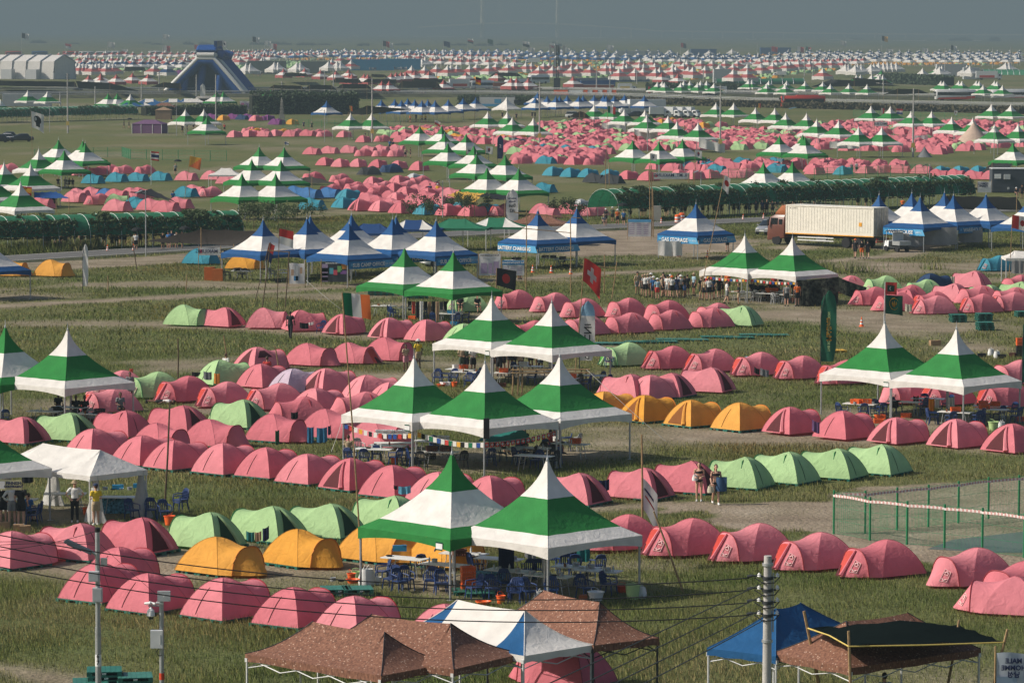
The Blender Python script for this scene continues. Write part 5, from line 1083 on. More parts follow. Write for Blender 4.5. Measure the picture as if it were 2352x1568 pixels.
CH = {}
def chair(p, rot, where, m=CHAIRB, nm='blue plastic armchair'):
    if m.name in CH: t = copy_tree(CH[m.name], p, R(rot))
    else: t = CH[m.name] = chair_proto(m); t.location = p; t.rotation_euler.z = R(rot)
    reg(t, nm, where, 'chair', nm+' '+where); return t
TB = []
def table(p, rot, where, L=1.83):
    if TB: t = copy_tree(TB[0], p, R(rot))
    else:
        t = empty('folding_table', p, R(rot)); MB().box((0, 0, .735), (1.83, .76, .035)).build('table_top', TABLEW, t); TB.append(t)
        for s in (-1, 1):
            q = MB()
            for y in (-.28, .28): q.tube([(s*.6, y, .72), (s*.72, y, 0)], .018, 5)
            q.tube([(s*.66, -.28, .36), (s*.66, .28, .36)], .014, 4); q.tube([(s*.64, 0, .45), (s*.2, 0, .72)], .012, 4); q.build('leg_frame', STEEL, t)
    reg(t, 'long white folding table', where, 'table', 'folding tables '+where); return t
def crate_mesh(m):
    q = MB(); w, d, h = .5, .36, .25
    q.box((0, 0, .015), (w, d, .03))
    for x, y, sx, sy in ((0, -d/2, w, .02), (0, d/2, w, .02), (-w/2, 0, .02, d), (w/2, 0, .02, d)):
        q.box((x, y, h-.03), (sx+.03, sy+.03, .05))
        n_ = 6
        for i in range(n_): q.box((x+(sx-.04)*(i/(n_-1)-.5)*(1 if sx > sy else 0), y+(sy-.04)*(i/(n_-1)-.5)*(0 if sx > sy else 1), h/2), (.045 if sx > sy else .018, .018 if sx > sy else .045, h-.05))
        q.box((x, y, h*.45), (sx, sy*.7, .06))
    return q.mesh('crate', m, 0)
SHM = {}
def shared(key, f):
    if key not in SHM: SHM[key] = f()
    return SHM[key]
CRM = {'orange': ORANGEP, 'black': BLACK, 'white': WHITEP, 'blue': BLUEP, 'brown': mat('brown_crate_plastic', (.10, .035, .025), .5)}
def crate(p, rot, where, c='orange', z=0.0):
    o = link('crate', shared('crate'+c, lambda: crate_mesh(CRM[c])), None, Vector(p)+Vector((0, 0, z)), R(rot)); reg(o, c+' plastic crate', where, 'crate', c+' crates '+where); return o
def bucket(p, where, m=ORANGEP, nm='orange plastic bucket', r=.17, h=.3, z=0.0):
    def f():
        q = MB(); q.lathe([(r*.75, 0), (r, h), (r*1.08, h), (r*1.08, h-.03), (r*.96, h-.03), (r*.72, .02), (0, .02)], 16)
        if h > .2: q.tube([(r*math.cos(a), r*math.sin(a)*.5-.0, h+.02+.12*math.sin(a)) for a in [PI*i/8 for i in range(9)]], .008, 4)
        return q.mesh('bucket', m, 40)
    o = link('bucket', shared(nm+str(r)+str(h), f), None, Vector(p)+Vector((0, 0, z)), rr.uniform(0, 6)); reg(o, nm, where, 'bucket'); return o
def pot(p, where, z, kind='pot'):
    P_ = {'pot': (STEEL, [(.11, 0), (.115, .13), (.12, .13), (.12, .12), (0, .125)], 'small steel cooking pot'), 'bottle': (mat('clear_plastic', (.5, .55, .55), .15), [(.035, 0), (.037, .15), (.012, .2), (.014, .23), (0, .235)], 'clear plastic bottle'),
          'jar': (mat('brown_jar', (.25, .10, .04), .3), [(.045, 0), (.045, .12), (.03, .13), (.03, .15), (0, .15)], 'small brown jar'), 'pan': (BLACK, [(.10, 0), (.14, .05), (.135, .05), (.09, .012), (0, .012)], 'black frying pan'), 'bowl': (WHITEP, [(.05, 0), (.11, .07), (.105, .07), (.04, .01), (0, .01)], 'white bowl')}
    m, pr, nm = P_[kind]; o = link(kind if kind != 'pot' else 'cooking_pot', shared(kind, lambda: MB().lathe(pr, 12).mesh(kind, m, 40)), None, Vector(p)+Vector((0, 0, z))); reg(o, nm, where, kind); return o
def carton(p, rot, where, s=(.45, .35, .3), m=BROWN, nm='brown cardboard box', z=0.0):
    q = MB().box((0, 0, s[2]/2), s); q.box((0, 0, s[2]+.004), (s[0], .05, .006), 0).box((s[0]*.3, -s[1]*.55, s[2]+.03), (s[0]*.3, .12, .01)); o = q.build('box', m, None, 0, Vector(p)+Vector((0, 0, z)), R(rot)); reg(o, nm, where, 'box'); return o
def bag(p, where, m=WHITEP, nm='white carrier bag', s=1.0):
    q = MB(); q.grid([[(s*(.22*(1-.25*f)*math.cos(2*PI*j/12)*(1+.12*math.sin(j*2+f*5))), s*.13*math.sin(2*PI*j/12), s*.42*f) for j in range(13)] for f in (0, .25, .5, .75, 1)])
    for x in (-1, 1): q.tube([(s*.1*x, 0, s*.4), (s*.05*x, 0, s*.52), (-s*.03*x, 0, s*.4)], .012, 4)
    o = q.build('bag', m, None, 60, p); reg(o, nm, where, 'bag'); return o
def pallet_mesh():
    q = MB(); w = 1.1
    for y in (-.5, 0, .5): q.box((0, y, .012), (w, .1, .024))
    for x in (-.48, 0, .48):
        for y in (-.48, 0, .48): q.box((x, y, .07), (.14, .14, .095))
    q.box((0, 0, .128), (w, w, .026))
    for i in range(7): q.box((-.48+.16*i, 0, .1435), (.07, w*.98, .006))
    return q.mesh('pallet', PALLET, 0)
def pallet(p, rot, where, nm='green pallet', z=0.0):
    o = link('pallet', shared('pallet', pallet_mesh), None, Vector(p)+Vector((0, 0, z)), R(rot)); reg(o, nm, where, 'pallet', 'pallets '+where); return o
def stack(r, c, u, v, n_, rot, where, logo=False):
    p = P(r, c, u, v); nm = ['lowest green pallet', 'second green pallet', 'third green pallet', 'fourth green pallet', 'fifth green pallet', 'sixth green pallet']
    for i in range(n_):
        o = pallet(p+Vector((rr.uniform(-.03, .03), rr.uniform(-.03, .03), 0)), rot+rr.uniform(-2, 2), where, ('topmost green pallet' if i == n_-1 and n_ > 1 else nm[i]), i*.147)
        if logo: put_text('KPP', .075, WHITEP, o, Matrix.Translation((0, -.552, .075)), bold=.004)
def cloth(a, b, drop, m, where, nm, wav=.05, name='cloth', cat='cloth'):
    a, b = Vector(a), Vector(b); d = b-a; nn = Vector((-d.y, d.x, 0)).normalized(); q = MB(); k = 9
    q.grid([[Vector((0, 0, 0))+d*(j/k)+Vector((0, 0, -drop*f-.04*math.sin(PI*j/k)))+nn*(wav*math.sin(j*1.5+1)*(.3+f)) for j in range(k+1)] for f in (0, .25, .5, .75, 1)])
    o = q.build(name, m, None, 180, a); reg(o, nm, where, cat); return o
def CLO(n_, c): return fab(n_+'_cloth', c, transl=.15)
CW = CLO('white', (.66, .65, .62)); CK = CLO('black', (.014, .015, .018)); CBL = CLO('blue', (.03, .16, .30)); CNV = CLO('navy', (.012, .022, .06)); CRD = CLO('red', (.5, .05, .03)); CGY = CLO('grey', (.2, .21, .22)); CTN = CLO('tan', (.36, .24, .15)); COR = CLO('orange', (.7, .25, .03)); CTL = CLO('teal', (.02, .17, .16)); CPU = CLO('purple', (.17, .09, .22)); CSK = CLO('light_blue', (.14, .42, .58)); CDG = CLO('dark_green', (.015, .07, .035)); CCM = CLO('cream', (.58, .55, .42))
def hang(r, c, u0, v0, u1, v1, vb, m, nm, where, Y, **k):
    hb = k.pop('hb', .5)
    if (Y*2) % 1 == 0: d = ray(*FX(r, c, (u0+u1)/2, vb)); Y = (hb-CAMH)*d.y/d.z   # bottom edge hangs hb above the ground
    a, b = PY(r, c, u0, v0, Y), PY(r, c, u1, v1, Y); return cloth(a, b, (vb-(v0+v1)/2)*TS/FPX*Y, m, where, nm, **k)
# nearest kitchen, listed from the photograph
K1 = 'in the kitchen beside the orange tents'
for u, v, a in ((1130, 705, 100), (1205, 765, 150), (1285, 790, 215), (1340, 770, 200), (1440, 650, 20), (1630, 575, 0), (1550, 780, 170), (1635, 805, 190), (1870, 545, 30), (1930, 640, -60), (1915, 842, 120), (2075, 850, 200), (2170, 800, 180), (2275, 880, 165)): chair(P(3, 1, u, v), a, K1)
for u, v, a in ((130, 880, 170), (240, 875, 210), (440, 865, 180), (725, 845, 215), (930, 815, 240), (450, 600, -20), (550, 640, 10), (640, 650, 0), (840, 655, 20), (690, 740, 80), (250, 690, 10), (340, 690, -10)): chair(P(3, 2, u, v), a, K1)
TABP = []
for r, c, u, v, a in ((3, 1, 1330, 660, -30), (3, 1, 1660, 715, -30), (3, 1, 1830, 620, -25), (3, 1, 2130, 665, -25), (3, 2, 80, 770, -28), (3, 2, 420, 815, -28), (3, 2, 650, 740, -25), (3, 2, 830, 770, -25)):
    p = P(r, c, u, v); table(p, a, K1); TABP.append((p, a))
for k, (p, a) in enumerate(TABP):
    for i in range(5 if k > 2 else 2):
        x, y = rr.uniform(-.75, .75), rr.uniform(-.25, .25); q = Matrix.Rotation(R(a), 4, 'Z') @ Vector((x, y, 0)); pot(p+q, 'on the long tables beside the orange tents', .755, rr.choice(('pot', 'bottle', 'jar', 'pan', 'bowl', 'bottle')))
for i in range(4): crate(P(3, 1, 1865, 790), 10, 'in the tall stack by the blue chairs', 'orange', .10+i*.21)
stack(3, 1, 1860, 800, 1, 5, 'under the orange crate stack'); stack(3, 1, 1965, 815, 1, 5, 'beside the orange crate stack')
crate(P(3, 1, 1790, 640), 10, 'on the table by the white flag', 'brown', .75); crate(P(3, 1, 2185, 640), 5, 'on the back table', 'black', .75); crate(P(3, 1, 1570, 600), 5, 'on the ground by the front tables', 'brown')
bucket(P(3, 1, 2145, 885), 'on the grass before the blue chairs'); bucket(P(3, 1, 1995, 895), 'on the grass before the blue chairs', ORANGEP, 'wide orange basin', .28, .14); bucket(P(3, 2, 1052, 790), 'beside the pale green basket', REDP, 'dark red tub', .24, .26); bucket(P(3, 2, 1135, 850), 'at the edge of the nearest kitchen', LIMEP, 'pale green laundry basket', .28, .55); bag(P(3, 2, 1205, 840), 'beside the pale green basket')
bucket(P(3, 2, 820, 860), 'by the white table legs', WHITEP, 'large white storage tub', .3, .34); bag(P(3, 2, 330, 875), 'under the front table'); bag(P(3, 1, 1000, 730), 'by the bamboo flag pole', nm='large white printed bag', s=1.5); bucket(P(3, 1, 1100, 725), 'by the bamboo flag pole', WHITEP, 'clear water can', .13, .3)
for k, (u, v) in enumerate(((735, 815), (920, 815))):
    for i in range(2):
        o = pallet(P(3, 1, u, v), 8, ('beside the bamboo flag pole, left stack', 'beside the bamboo flag pole, right stack')[k], ('lower green pallet', 'upper green pallet')[i], i*.147); put_text('KPP', .075, WHITEP, o, Matrix.Translation((.1, -.552, .075)), bold=.004)
pot(P(3, 1, 710, 760), 'on the upper pallet', .30, 'pot'); pot(P(3, 1, 780, 765), 'on the upper pallet', .30, 'pan'); bucket(P(3, 1, 880, 775), 'on the upper pallet', ORANGEP, 'wide orange dish basin', .25, .15, .29); bucket(P(3, 1, 868, 745), 'behind the dish basin', ORANGEP, 'orange bucket', .17, .24, .29); bucket(P(3, 1, 915, 700), 'by the large white bag', LIMEP, 'lime green basket', .2, .4)
def foam(p, rot, where): carton(p, rot, where, (1.5, .7, .25), mat('tie_dye_cover', (.10, .28, .38), .8, var=.6, vscale=9), 'blue mottled foam roll', .3)
foam(P(3, 1, 2000, 740), -10, 'behind the orange crate stack'); carton(P(3, 2, 710, 885), 5, 'before the blue chairs', (.3, .25, .32), mat('copper_metal', (.3, .09, .04), .4, .5), 'small copper-coloured stove'); pot(P(3, 2, 630, 880), 'on the grass by the stove', .02, 'pot')
for u, v, a in ((1280, 510, 0), (1785, 480, 0)): carton(P(3, 1, u, v+90), a, 'on the tables beside the orange tents', (.55, .2, .22), BLUEP, 'bright blue box', .75)
hang(3, 1, 2125, 370, 2260, 395, 595, CNV, 'dark navy towel hanging', 'under the nearest green-and-white canopy', 143.5); hang(3, 2, 210, 400, 310, 420, 500, CGY, 'small grey cloth hanging', 'under the nearest green-and-white canopy', 144)
hang(3, 2, 655, 395, 770, 395, 525, CTL, 'teal towel hanging', 'at the back of the nearest canopy', 141); hang(3, 2, 590, 410, 655, 405, 470, CK, 'black shirt hanging', 'at the back of the nearest canopy', 141)
hang(3, 2, 372, 500, 425, 500, 715, CW, 'gathered white flag hanging', 'down the front leg of the nearest canopy', 136.4, wav=.08); hang(3, 1, 1710, 372, 1805, 372, 440, CW, 'small white flag hanging', 'where the two nearest canopies meet', 137)
# other kitchens: laid out round the canopies they stand under
def kitchen(ctr, where, nch, ntb, ncr, seed, chairs=((CHAIRB, 'blue plastic armchair'),), tb_rot=-20, rad=2.6, items=8, cr=('orange',)):
    g = random.Random(seed); c = Vector(ctr); tb = []
    for k in range(ntb):
        p = c+Vector((g.uniform(-rad, rad), -1.6+k*1.7+g.uniform(-.3, .3), 0)); table(p, tb_rot+g.uniform(-8, 8), where); tb.append(p)
    for k in range(nch):
        b = g.choice(tb); a = g.uniform(0, 2*PI); m, nm = g.choice(chairs); chair(b+Vector((1.35*math.cos(a), 1.0*math.sin(a), 0)), math.degrees(a)+90+g.uniform(-40, 40), where, m, nm)
    for k in range(ncr):
        on = g.random() < .5; b = g.choice(tb); p = b+Vector((g.uniform(-.6, .6), g.uniform(-.15, .15), .755)) if on else b+Vector((g.uniform(-1.6, 1.6), g.uniform(-1.4, -.9), 0)); crate(p, g.uniform(-30, 30), where, g.choice(cr))
    for k in range(items):
        b = g.choice(tb); pot(b+Vector((g.uniform(-.7, .7), g.uniform(-.25, .25), 0)), where, .755, g.choice(('pot', 'bottle', 'jar', 'pan', 'bowl')))
BC = ((CHAIRB, 'blue plastic armchair'), (CHAIRB, 'blue plastic armchair'), (CHAIRK, 'black plastic armchair')); GC = ((CHAIRG, 'grey plastic armchair'), (CHAIRK, 'black plastic armchair'))
cp = lambda t, dx=0, dy=0: Vector((t.location.x+dx, t.location.y+dy, 0))
W2 = 'in the Swiss bunting kitchen'; kitchen(cp(NEARP[2]), W2, 7, 3, 3, 1, BC, cr=('white', 'white', 'black')); kitchen(cp(NEARP[3]), W2, 9, 3, 2, 2, BC, cr=('black', 'brown')); kitchen(cp(NEARP[4]), W2, 6, 2, 1, 3, BC, items=6)
for k in range(4): crate(P(2, 1, 1120+k*66, 1000), 0, 'in the row of tubs in the Swiss kitchen', 'white', .75)
table(P(2, 1, 1220, 1070), 0, W2); bucket(P(2, 1, 1232, 1120), 'beside the Swiss kitchen table'); chair(P(2, 1, 930, 1060), 200, 'behind the bamboo flag pole', CHAIRG, 'grey plastic armchair'); chair(P(2, 2, 560, 1010), 90, 'outside the Swiss kitchen leg'); chair(P(2, 2, 640, 1010), 60, 'outside the Swiss kitchen leg', CHAIRG, 'pale grey armchair')
carton(PY(2, 1, 2022, 905, cp(NEARP[3]).y-3.6), 0, 'on the Swiss kitchen front leg', (.28, .24, .95), BLACK, 'tall black loudspeaker hung')
W3 = 'in the tall-banner kitchen'; kitchen(cp(NEARP[5]), W3, 6, 3, 4, 4, BC, cr=('orange', 'white')); kitchen(cp(NEARP[6]), W3, 6, 3, 4, 5, BC, cr=('orange', 'brown'))
for u, v in ((1600, 440), (1745, 440), (1870, 470)): chair(P(2, 1, u, v), 170, 'before the tall-banner kitchen')
bucket(P(2, 1, 1748, 465), 'before the tall-banner kitchen'); bucket(P(2, 1, 1635, 460), 'before the tall-banner kitchen', ORANGEP, 'wide orange basin', .26, .15)
W4 = 'in the field-edge kitchen'; kitchen(cp(NEARP[8]), W4, 5, 3, 5, 6, GC, cr=('black', 'brown', 'black'), items=12); kitchen(cp(NEARP[7]), W4, 3, 2, 2, 7, BC)
W5 = 'in the feather-banner kitchen'; kitchen(cp(NEARP[10]), W5, 10, 3, 4, 8); kitchen(cp(NEARP[11]), W5, 10, 3, 5, 9)
bucket(P(2, 3, 2090, 840), 'before the feather banner kitchen', LIMEP, 'pale green basket', .28, .5); bag(P(2, 3, 2160, 830), 'beside the pale green basket by the turquoise row'); crate(P(2, 3, 1110, 775), 0, 'between two pink tents', 'orange'); bucket(P(2, 3, 1095, 735), 'between two pink tents', LIMEP, 'lime basket', .2, .22)
W6 = 'in the Irish-flag kitchen'; kitchen(cp(NEARP[12], 0, 1), W6, 5, 2, 1, 10); kitchen(cp(NEARP[13]), W6, 3, 2, 2, 11, cr=('blue', 'white'))
W7 = 'among the diners by the camouflage net'; kitchen(cp(NEARP[15]), W7, 9, 3, 1, 12, GC); kitchen(cp(NEARP[14], 1), W7, 3, 2, 1, 13, GC)
W8 = 'under the battery charging tents'; kitchen(cp(BATT[0]), W8, 2, 3, 5, 14, GC, cr=('black',), tb_rot=-4); kitchen(cp(OFFP[0]), 'under the open office tent', 7, 3, 2, 15, GC, cr=('black', 'black'))
W9 = 'at the Finnish camp tables'
for u, v, a in ((140, 140, -5), (560, 90, 0)): table(P(3, 0, u, v), a, W9)
t_ = table(P(3, 0, 1050, 120), -3, 'in the long white gazebo'); MB().box((-.4, .25, .36), (1.5, .5, .7)).build('table_skirt', mat('tie_dye_cover', (.10, .28, .38)), t_)
for u, v, a in ((1545, 100, 130), (1405, 180, 200), (1130, 170, 220), (1290, 165, 190), (270, 215, 100), (300, 190, 110)): chair(P(3, 0, u, v), a, 'round the long white gazebo')
o = chair(P(3, 0, 1545, 100)+Vector((0, 0, .1)), 130, 'stacked on another beside the dark flag pole'); bucket(P(3, 0, 740, 125), 'in the gazebo'); bucket(P(3, 0, 1450, 215), 'beside the light green tents', ORANGEP, 'toppled orange bucket', .24, .4); carton(P(3, 0, 1010, 55), 0, 'on the gazebo table', (.5, .25, .2), BLUEP, 'bright blue box', .75); carton(P(3, 0, 1180, 40), 0, 'on the gazebo table', (.4, .2, .18), BLUEP, 'small blue box', .75)
for i in range(5): pot(P(3, 0, 900+i*70, 60), 'on the gazebo table', .755, ('pot', 'pan', 'bowl', 'pot', 'bottle')[i])
for u, v in ((40, 250), (160, 270), (215, 280)): carton(P(3, 0, u, v), 5, 'by the Finnish tables', nm='flat cardboard box')
chair(P(2, 0, 850, 1055), 180, 'between the pink tents of the long row'); chair(P(2, 0, 960, 1060), 150, 'between the pink tents of the long row'); chair(P(2, 2, 930, 300), 190, 'beside the open green tent'); chair(P(1, 1, 610, 1440), 150, 'beside the man in black')
# pallets
for k, (u, v) in enumerate(((900, 1640), (1150, 1650))): stack(3, 0, u, v, 4 if k else 5, 8, ('in the nearest stack beside the lamp pole', 'in the nearest stack beside the camera pole')[k], True)
stack(3, 0, 780, 1660, 3, 8, 'in the low stack beside the lamp pole', True)
stack(1, 3, 1785, 1345, 4, 6, 'in the stack by the Maldives tents'); stack(1, 3, 2010, 1335, 4, 6, 'in the stack behind the yellow-marked one'); stack(1, 3, 2018, 1412, 4, 6, 'in the yellow-marked stack'); stack(1, 3, 2345, 1300, 3, 6, 'in the stack at the tent cluster edge')
for u in (1070, 1175): stack(1, 1, u, 1115, 4, 3, 'in the stack behind the canopy, '+('first' if u < 1100 else 'second')+' stack')
for u in (1375, 1465): stack(1, 1, u, 1140, 3, 3, 'in the stack by the drying clothes, '+('first' if u < 1400 else 'second')+' stack')
for u, v in ((940, 1535), (1210, 1522), (1370, 1520), (1480, 1502), (1640, 1505), (1860, 1480), (2030, 1485), (2190, 1462), (2330, 1465)):
    p = P(1, 2, u, v)
    for d in (-.57, .57): pallet(p+Vector((d, 0, 0)), 4, 'lying flat in the long line on the grass')
pallet(P(2, 3, 750, 165), 10, 'lying on bare soil', 'yellow pallet').data = shared('ypallet', lambda: (lambda m: (m.materials.clear(), m.materials.append(mat('yellow_plastic', (.55, .33, .04), .5)), m)[2])(pallet_mesh()))
npal = 0
for t in ALLT:
    p = t.location
    if pxm(p) > 40 and npal < 200:
        wh = next((b for a, b, c, d in REG if a is t), 'in the near rows'); a0 = math.degrees(t.rotation_euler.z)
        for dx, dy in ((-.56, -.56), (.56, -.56), (-.56, .56)):
            q = Matrix.Rotation(t.rotation_euler.z, 4, 'Z') @ Vector((dx, dy, 0)); npal += 1
            if q.y < .35: pallet(Vector((p.x, p.y, -.03))+q, a0, 'below tent '+next(c for a, b, c, d in REG if a is t))
# odds and ends
for u, v in ((920, 740), (1140, 735)): pass
def cone(p, where, h=.7):
    if 'cone' not in SHM:
        SHM['cone'] = (MB().lathe([(.16, .03), (.13, .15), (.125, .15), (.06, .52), (.055, .52), (.03, .7), (0, .71)], 12).mesh('cone_body', ORANGEP), MB().lathe([(.128, .18), (.105, .30)], 12).lathe([(.086, .40), (.066, .50)], 12).mesh('stripe', WHITEP), MB().box((0, 0, .015), (.38, .38, .03)).mesh('base', ORANGEP, 0))
    t = empty('traffic_cone', p); [link(n_, m, t) for n_, m in zip(('cone_body', 'reflective_stripe', 'base'), SHM['cone'])]; reg(t, 'orange traffic cone', where, 'traffic cone', 'traffic cones '+where)
for r, c, u, v, wh in ((1, 0, 920, 742, 'at the roadside before the vine arbour'), (1, 0, 1142, 737, 'at the roadside before the vine arbour'), (1, 2, 280, 920, 'before the battery charging tents'), (1, 2, 438, 925, 'before the battery charging tents'), (1, 2, 605, 935, 'before the battery charging tents'), (1, 2, 766, 925, 'before the battery charging tents'),
    (1, 2, 1380, 505, 'along the road by the long arbour'), (1, 2, 2080, 473, 'along the road by the long arbour'), (1, 2, 2255, 465, 'along the road by the long arbour'), (1, 3, 125, 465, 'along the road by the long arbour'), (1, 2, 1530, 780, 'under the gas storage tent'), (1, 2, 1775, 790, 'under the gas storage tent'), (1, 3, 963, 1382, 'alone on the grass near the Maldives flag')): cone(P(r, c, u, v), wh)
for k, (u, v) in enumerate(((1520, 500), (1555, 485))):
    p = P(1, 2, u, v); t = empty('traffic_barrel', p); MB().lathe([(.34, 0), (.32, .35), (.32, .9), (.2, .98), (0, .98)], 14).build('barrel_body', ORANGEP, t); MB().lathe([(.345, .2), (.33, .38)], 14).lathe([(.33, .55), (.325, .72)], 14).build('white_band', WHITEP, t); reg(t, 'orange banded traffic barrel', 'beside the road and arbour', 'barrel')
carton(P(1, 2, 1342, 482), 0, 'beside the road near the arbour', (.9, .6, 1.7), mat('beige_cabinet_paint', (.42, .40, .34), .5), 'beige electrical cabinet'); carton(P(1, 0, 1793, 985), 0, 'on thin legs before the office tents', (.9, .4, 1.1), mat('rusty_orange_board', (.5, .14, .03), .7), 'rust-orange box stand'); carton(P(1, 0, 1862, 990), 0, 'before the office tents', (.85, .4, 1.0), mat('rusty_orange_board', (.5, .14, .03)), 'second rust-orange stand')
for i in range(5): crate(P(2, 3, 2320, 205), 5, 'in the tall stack on bare soil', 'black' if i < 3 else 'orange', i*.24)
bag(P(2, 3, 2070, 195), 'on bare soil behind the feather kitchen'); bag(P(2, 3, 2120, 215), 'on bare soil behind the feather kitchen', nm='taller white sack'); crate(P(2, 3, 2160, 220), 0, 'on bare soil behind the feather kitchen', 'black'); crate(P(2, 3, 1990, 210), 0, 'on bare soil behind the feather kitchen', 'black'); carton(P(2, 3, 1590, 110), 10, 'on the grass between the white canopy tips', (.7, .5, .35)); crate(P(2, 3, 2255, 205), 70, 'on bare soil behind the feather kitchen', 'brown')
# washing and towels
TW = 'on the pink tents'
for a in ((1, 1, 425, 1345, 500, 1350, 1395, CK, 'black shirts hanging', 'on the tent beside the man in black', 205), (1, 1, 500, 1345, 545, 1335, 1365, CW, 'small white cloth hanging', 'on the tent beside the man in black', 205), (2, 1, 488, 805, 545, 805, 940, CBL, 'slim blue towel hanging', 'at the open pink tent', 171), (2, 1, 570, 812, 660, 806, 935, CBL, 'wide blue towel hanging', 'at the open pink tent', 170.5), (2, 1, 665, 795, 692, 790, 870, CNV, 'short navy cloth hanging', 'at the open pink tent', 170.5), (2, 1, 215, 835, 250, 830, 955, CDG, 'dark green towel hanging', 'at the open pink tent by the slim blue towel', 170),
    (2, 1, 1268, 1312, 1375, 1305, 1375, CSK, 'sky blue towel hanging', 'on the line by the closed pink tent', 147.5), (2, 1, 1228, 1300, 1262, 1305, 1335, CK, 'black cloth hanging', 'on the line beside the sky blue towel', 147.5), (2, 1, 350, 680, 410, 675, 735, CK, 'black square cloth hanging', 'on the crowded pink block', 178), (2, 2, 845, 1260, 935, 1250, 1350, CNV, 'navy towel hanging', 'between the two tents by the women', 149), (2, 3, 540, 740, 605, 770, 850, CPU, 'purple sheet hanging', 'on the pink tent beside the orange row', 165),
    (2, 0, 1640, 335, 1735, 335, 370, CK, 'dark clothes hanging', 'on the line in the pink block', 189), (2, 0, 1740, 330, 1810, 335, 400, CGY, 'grey clothes hanging', 'on the line in the pink block', 189), (2, 0, 1830, 345, 1880, 350, 435, COR, 'orange patterned towel hanging', 'by the green tent in the pink block', 186), (2, 0, 1865, 300, 1910, 290, 380, CW, 'white shirt hanging', 'by the green tent in the pink block', 186.5), (2, 0, 1108, 305, 1138, 305, 345, CRD, 'red cloth hanging', 'on the line near the field edge canopy', 195),
    (2, 3, 1537, 560, 1587, 562, 670, COR, 'ochre towel hanging', 'in the feather banner kitchen', 172), (2, 3, 1590, 562, 1630, 565, 640, CW, 'white towel hanging', 'in the feather banner kitchen', 172), (2, 3, 1702, 550, 1760, 545, 645, CW, 'pinkish white towel hanging', 'in the feather banner kitchen', 171), (2, 3, 1208, 575, 1280, 580, 640, CK, 'black cloths hanging', 'in the feather banner kitchen', 172), (2, 3, 1225, 478, 1280, 492, 515, CPU, 'small lilac cloth hanging', 'in the feather banner kitchen', 172), (2, 3, 1405, 540, 1455, 545, 600, CK, 'black shirt hanging', 'in the feather banner kitchen', 173),
    (3, 0, 2105, 265, 2175, 275, 350, CTL, 'teal towel hanging', 'between the light green tents', 141), (3, 0, 2178, 275, 2235, 265, 350, CTN, 'brown towel hanging', 'between the light green tents', 141), (3, 0, 2245, 245, 2300, 220, 345, CNV, 'navy towel hanging', 'between the light green tents', 141), (2, 0, 185, 1225, 280, 1225, 1280, CK, 'black tarpaulin hanging', 'over the Finnish sign', 160), (2, 2, 2175, 290, 2220, 310, 350, CK, 'black jeans hanging', 'under the pink tent porch', 182), (2, 2, 2225, 300, 2300, 320, 370, CGY, 'striped grey shirts hanging', 'under the pink tent porch', 182), (2, 2, 2100, 200, 2160, 195, 270, CSK, 'light blue shirt hanging', 'over the open pink porch', 182),
    (1, 3, 1790, 1085, 1850, 1075, 1125, CBL, 'blue shirts drying', 'on the pink tents by the Maldives flag', 225), (1, 3, 1850, 1080, 1900, 1075, 1120, CDG, 'green shirt drying', 'on the pink tents by the Maldives flag', 225), (1, 3, 1905, 1075, 2030, 1085, 1110, CNV, 'dark clothes drying', 'on the pink tents by the Maldives flag', 225), (1, 3, 1640, 1040, 1710, 1050, 1085, CK, 'black clothes drying', 'on the pink tents by the Maldives flag', 226), (1, 3, 1725, 950, 1760, 950, 1010, CCM, 'pale towel hanging', 'beside the big pink tent', 240), (1, 3, 1335, 1185, 1395, 1190, 1250, CCM, 'cream cloth hanging', 'beside the green scout flag', 222)): hang(*a)
for i, (m, nm) in enumerate(((CK, 'black trousers'), (CRD, 'red shirt'), (CK, 'black shirt'), (CW, 'white towel'), (CK, 'dark brown coat'), (CTN, 'tan shirt'), (CK, 'black jacket'), (CTN, 'camel jacket'), (CGY, 'grey top'), (CK, 'black top'))):
    hang(1, 1, 1350+i*34, 1160+4*(i % 3), 1380+i*34, 1162, 1240+30*(i % 4), m, nm+' hanging', 'in the row of clothes behind the Irish flag', 219)
for a, b in (((0, 2, 1700, 1185), (0, 2, 1925, 1235)),): hang(0, 2, 1705, 1185, 1925, 1230, 1285, CW, 'large white sheet hanging', 'from the canopy beside the concrete pole', 520, wav=.3)
hang(0, 2, 870, 1050, 1080, 1075, 1120, CW, 'big white side wall hanging', 'on the canopy in the pink field', 560, wav=.3); hang(0, 2, 1150, 1110, 1350, 1110, 1195, CW, 'wide white side wall hanging', 'on the canopy beside the lamp', 540, wav=.3); hang(0, 3, 690, 1210, 950, 1215, 1270, CW, 'long white side wall hanging', 'on the canopy among green canopies', 470, wav=.3); hang(0, 3, 1415, 1160, 1530, 1155, 1210, CW, 'white bed sheets hanging', 'on the line by the concrete pole', 500, wav=.1)
hang(1, 2, 1352, 645, 1560, 650, 775, CW, 'white side sheet hanging', 'on the gas storage tent', GAS[0].location.y-2.2, wav=.15)
GW = fab('grey_side_wall', (.28, .28, .28), transl=.1)
hang(1, 3, 1320, 585, 1500, 585, 690, GW, 'grey side wall hanging', 'on the nearest warehouse tent', WARE[2].location.y-2.4, wav=.06); hang(1, 3, 1500, 530, 1780, 530, 680, GW, 'wide grey side wall hanging', 'on the nearest warehouse tent', WARE[2].location.y-1.7, wav=.06); hang(1, 3, 1790, 560, 2000, 555, 660, GW, 'grey side wall hanging', 'on the second warehouse tent', WARE[4].location.y-2, wav=.06); hang(1, 3, 2245, 800, 2352, 800, 925, GW, 'plain grey side wall hanging', 'on the canopy by the Canadian flag', 254)
CAMO = mat('camouflage_net', (.04, .045, .033), .9, transl=.3, var=.9, vscale=3.5, bump=.9, bscale=6)
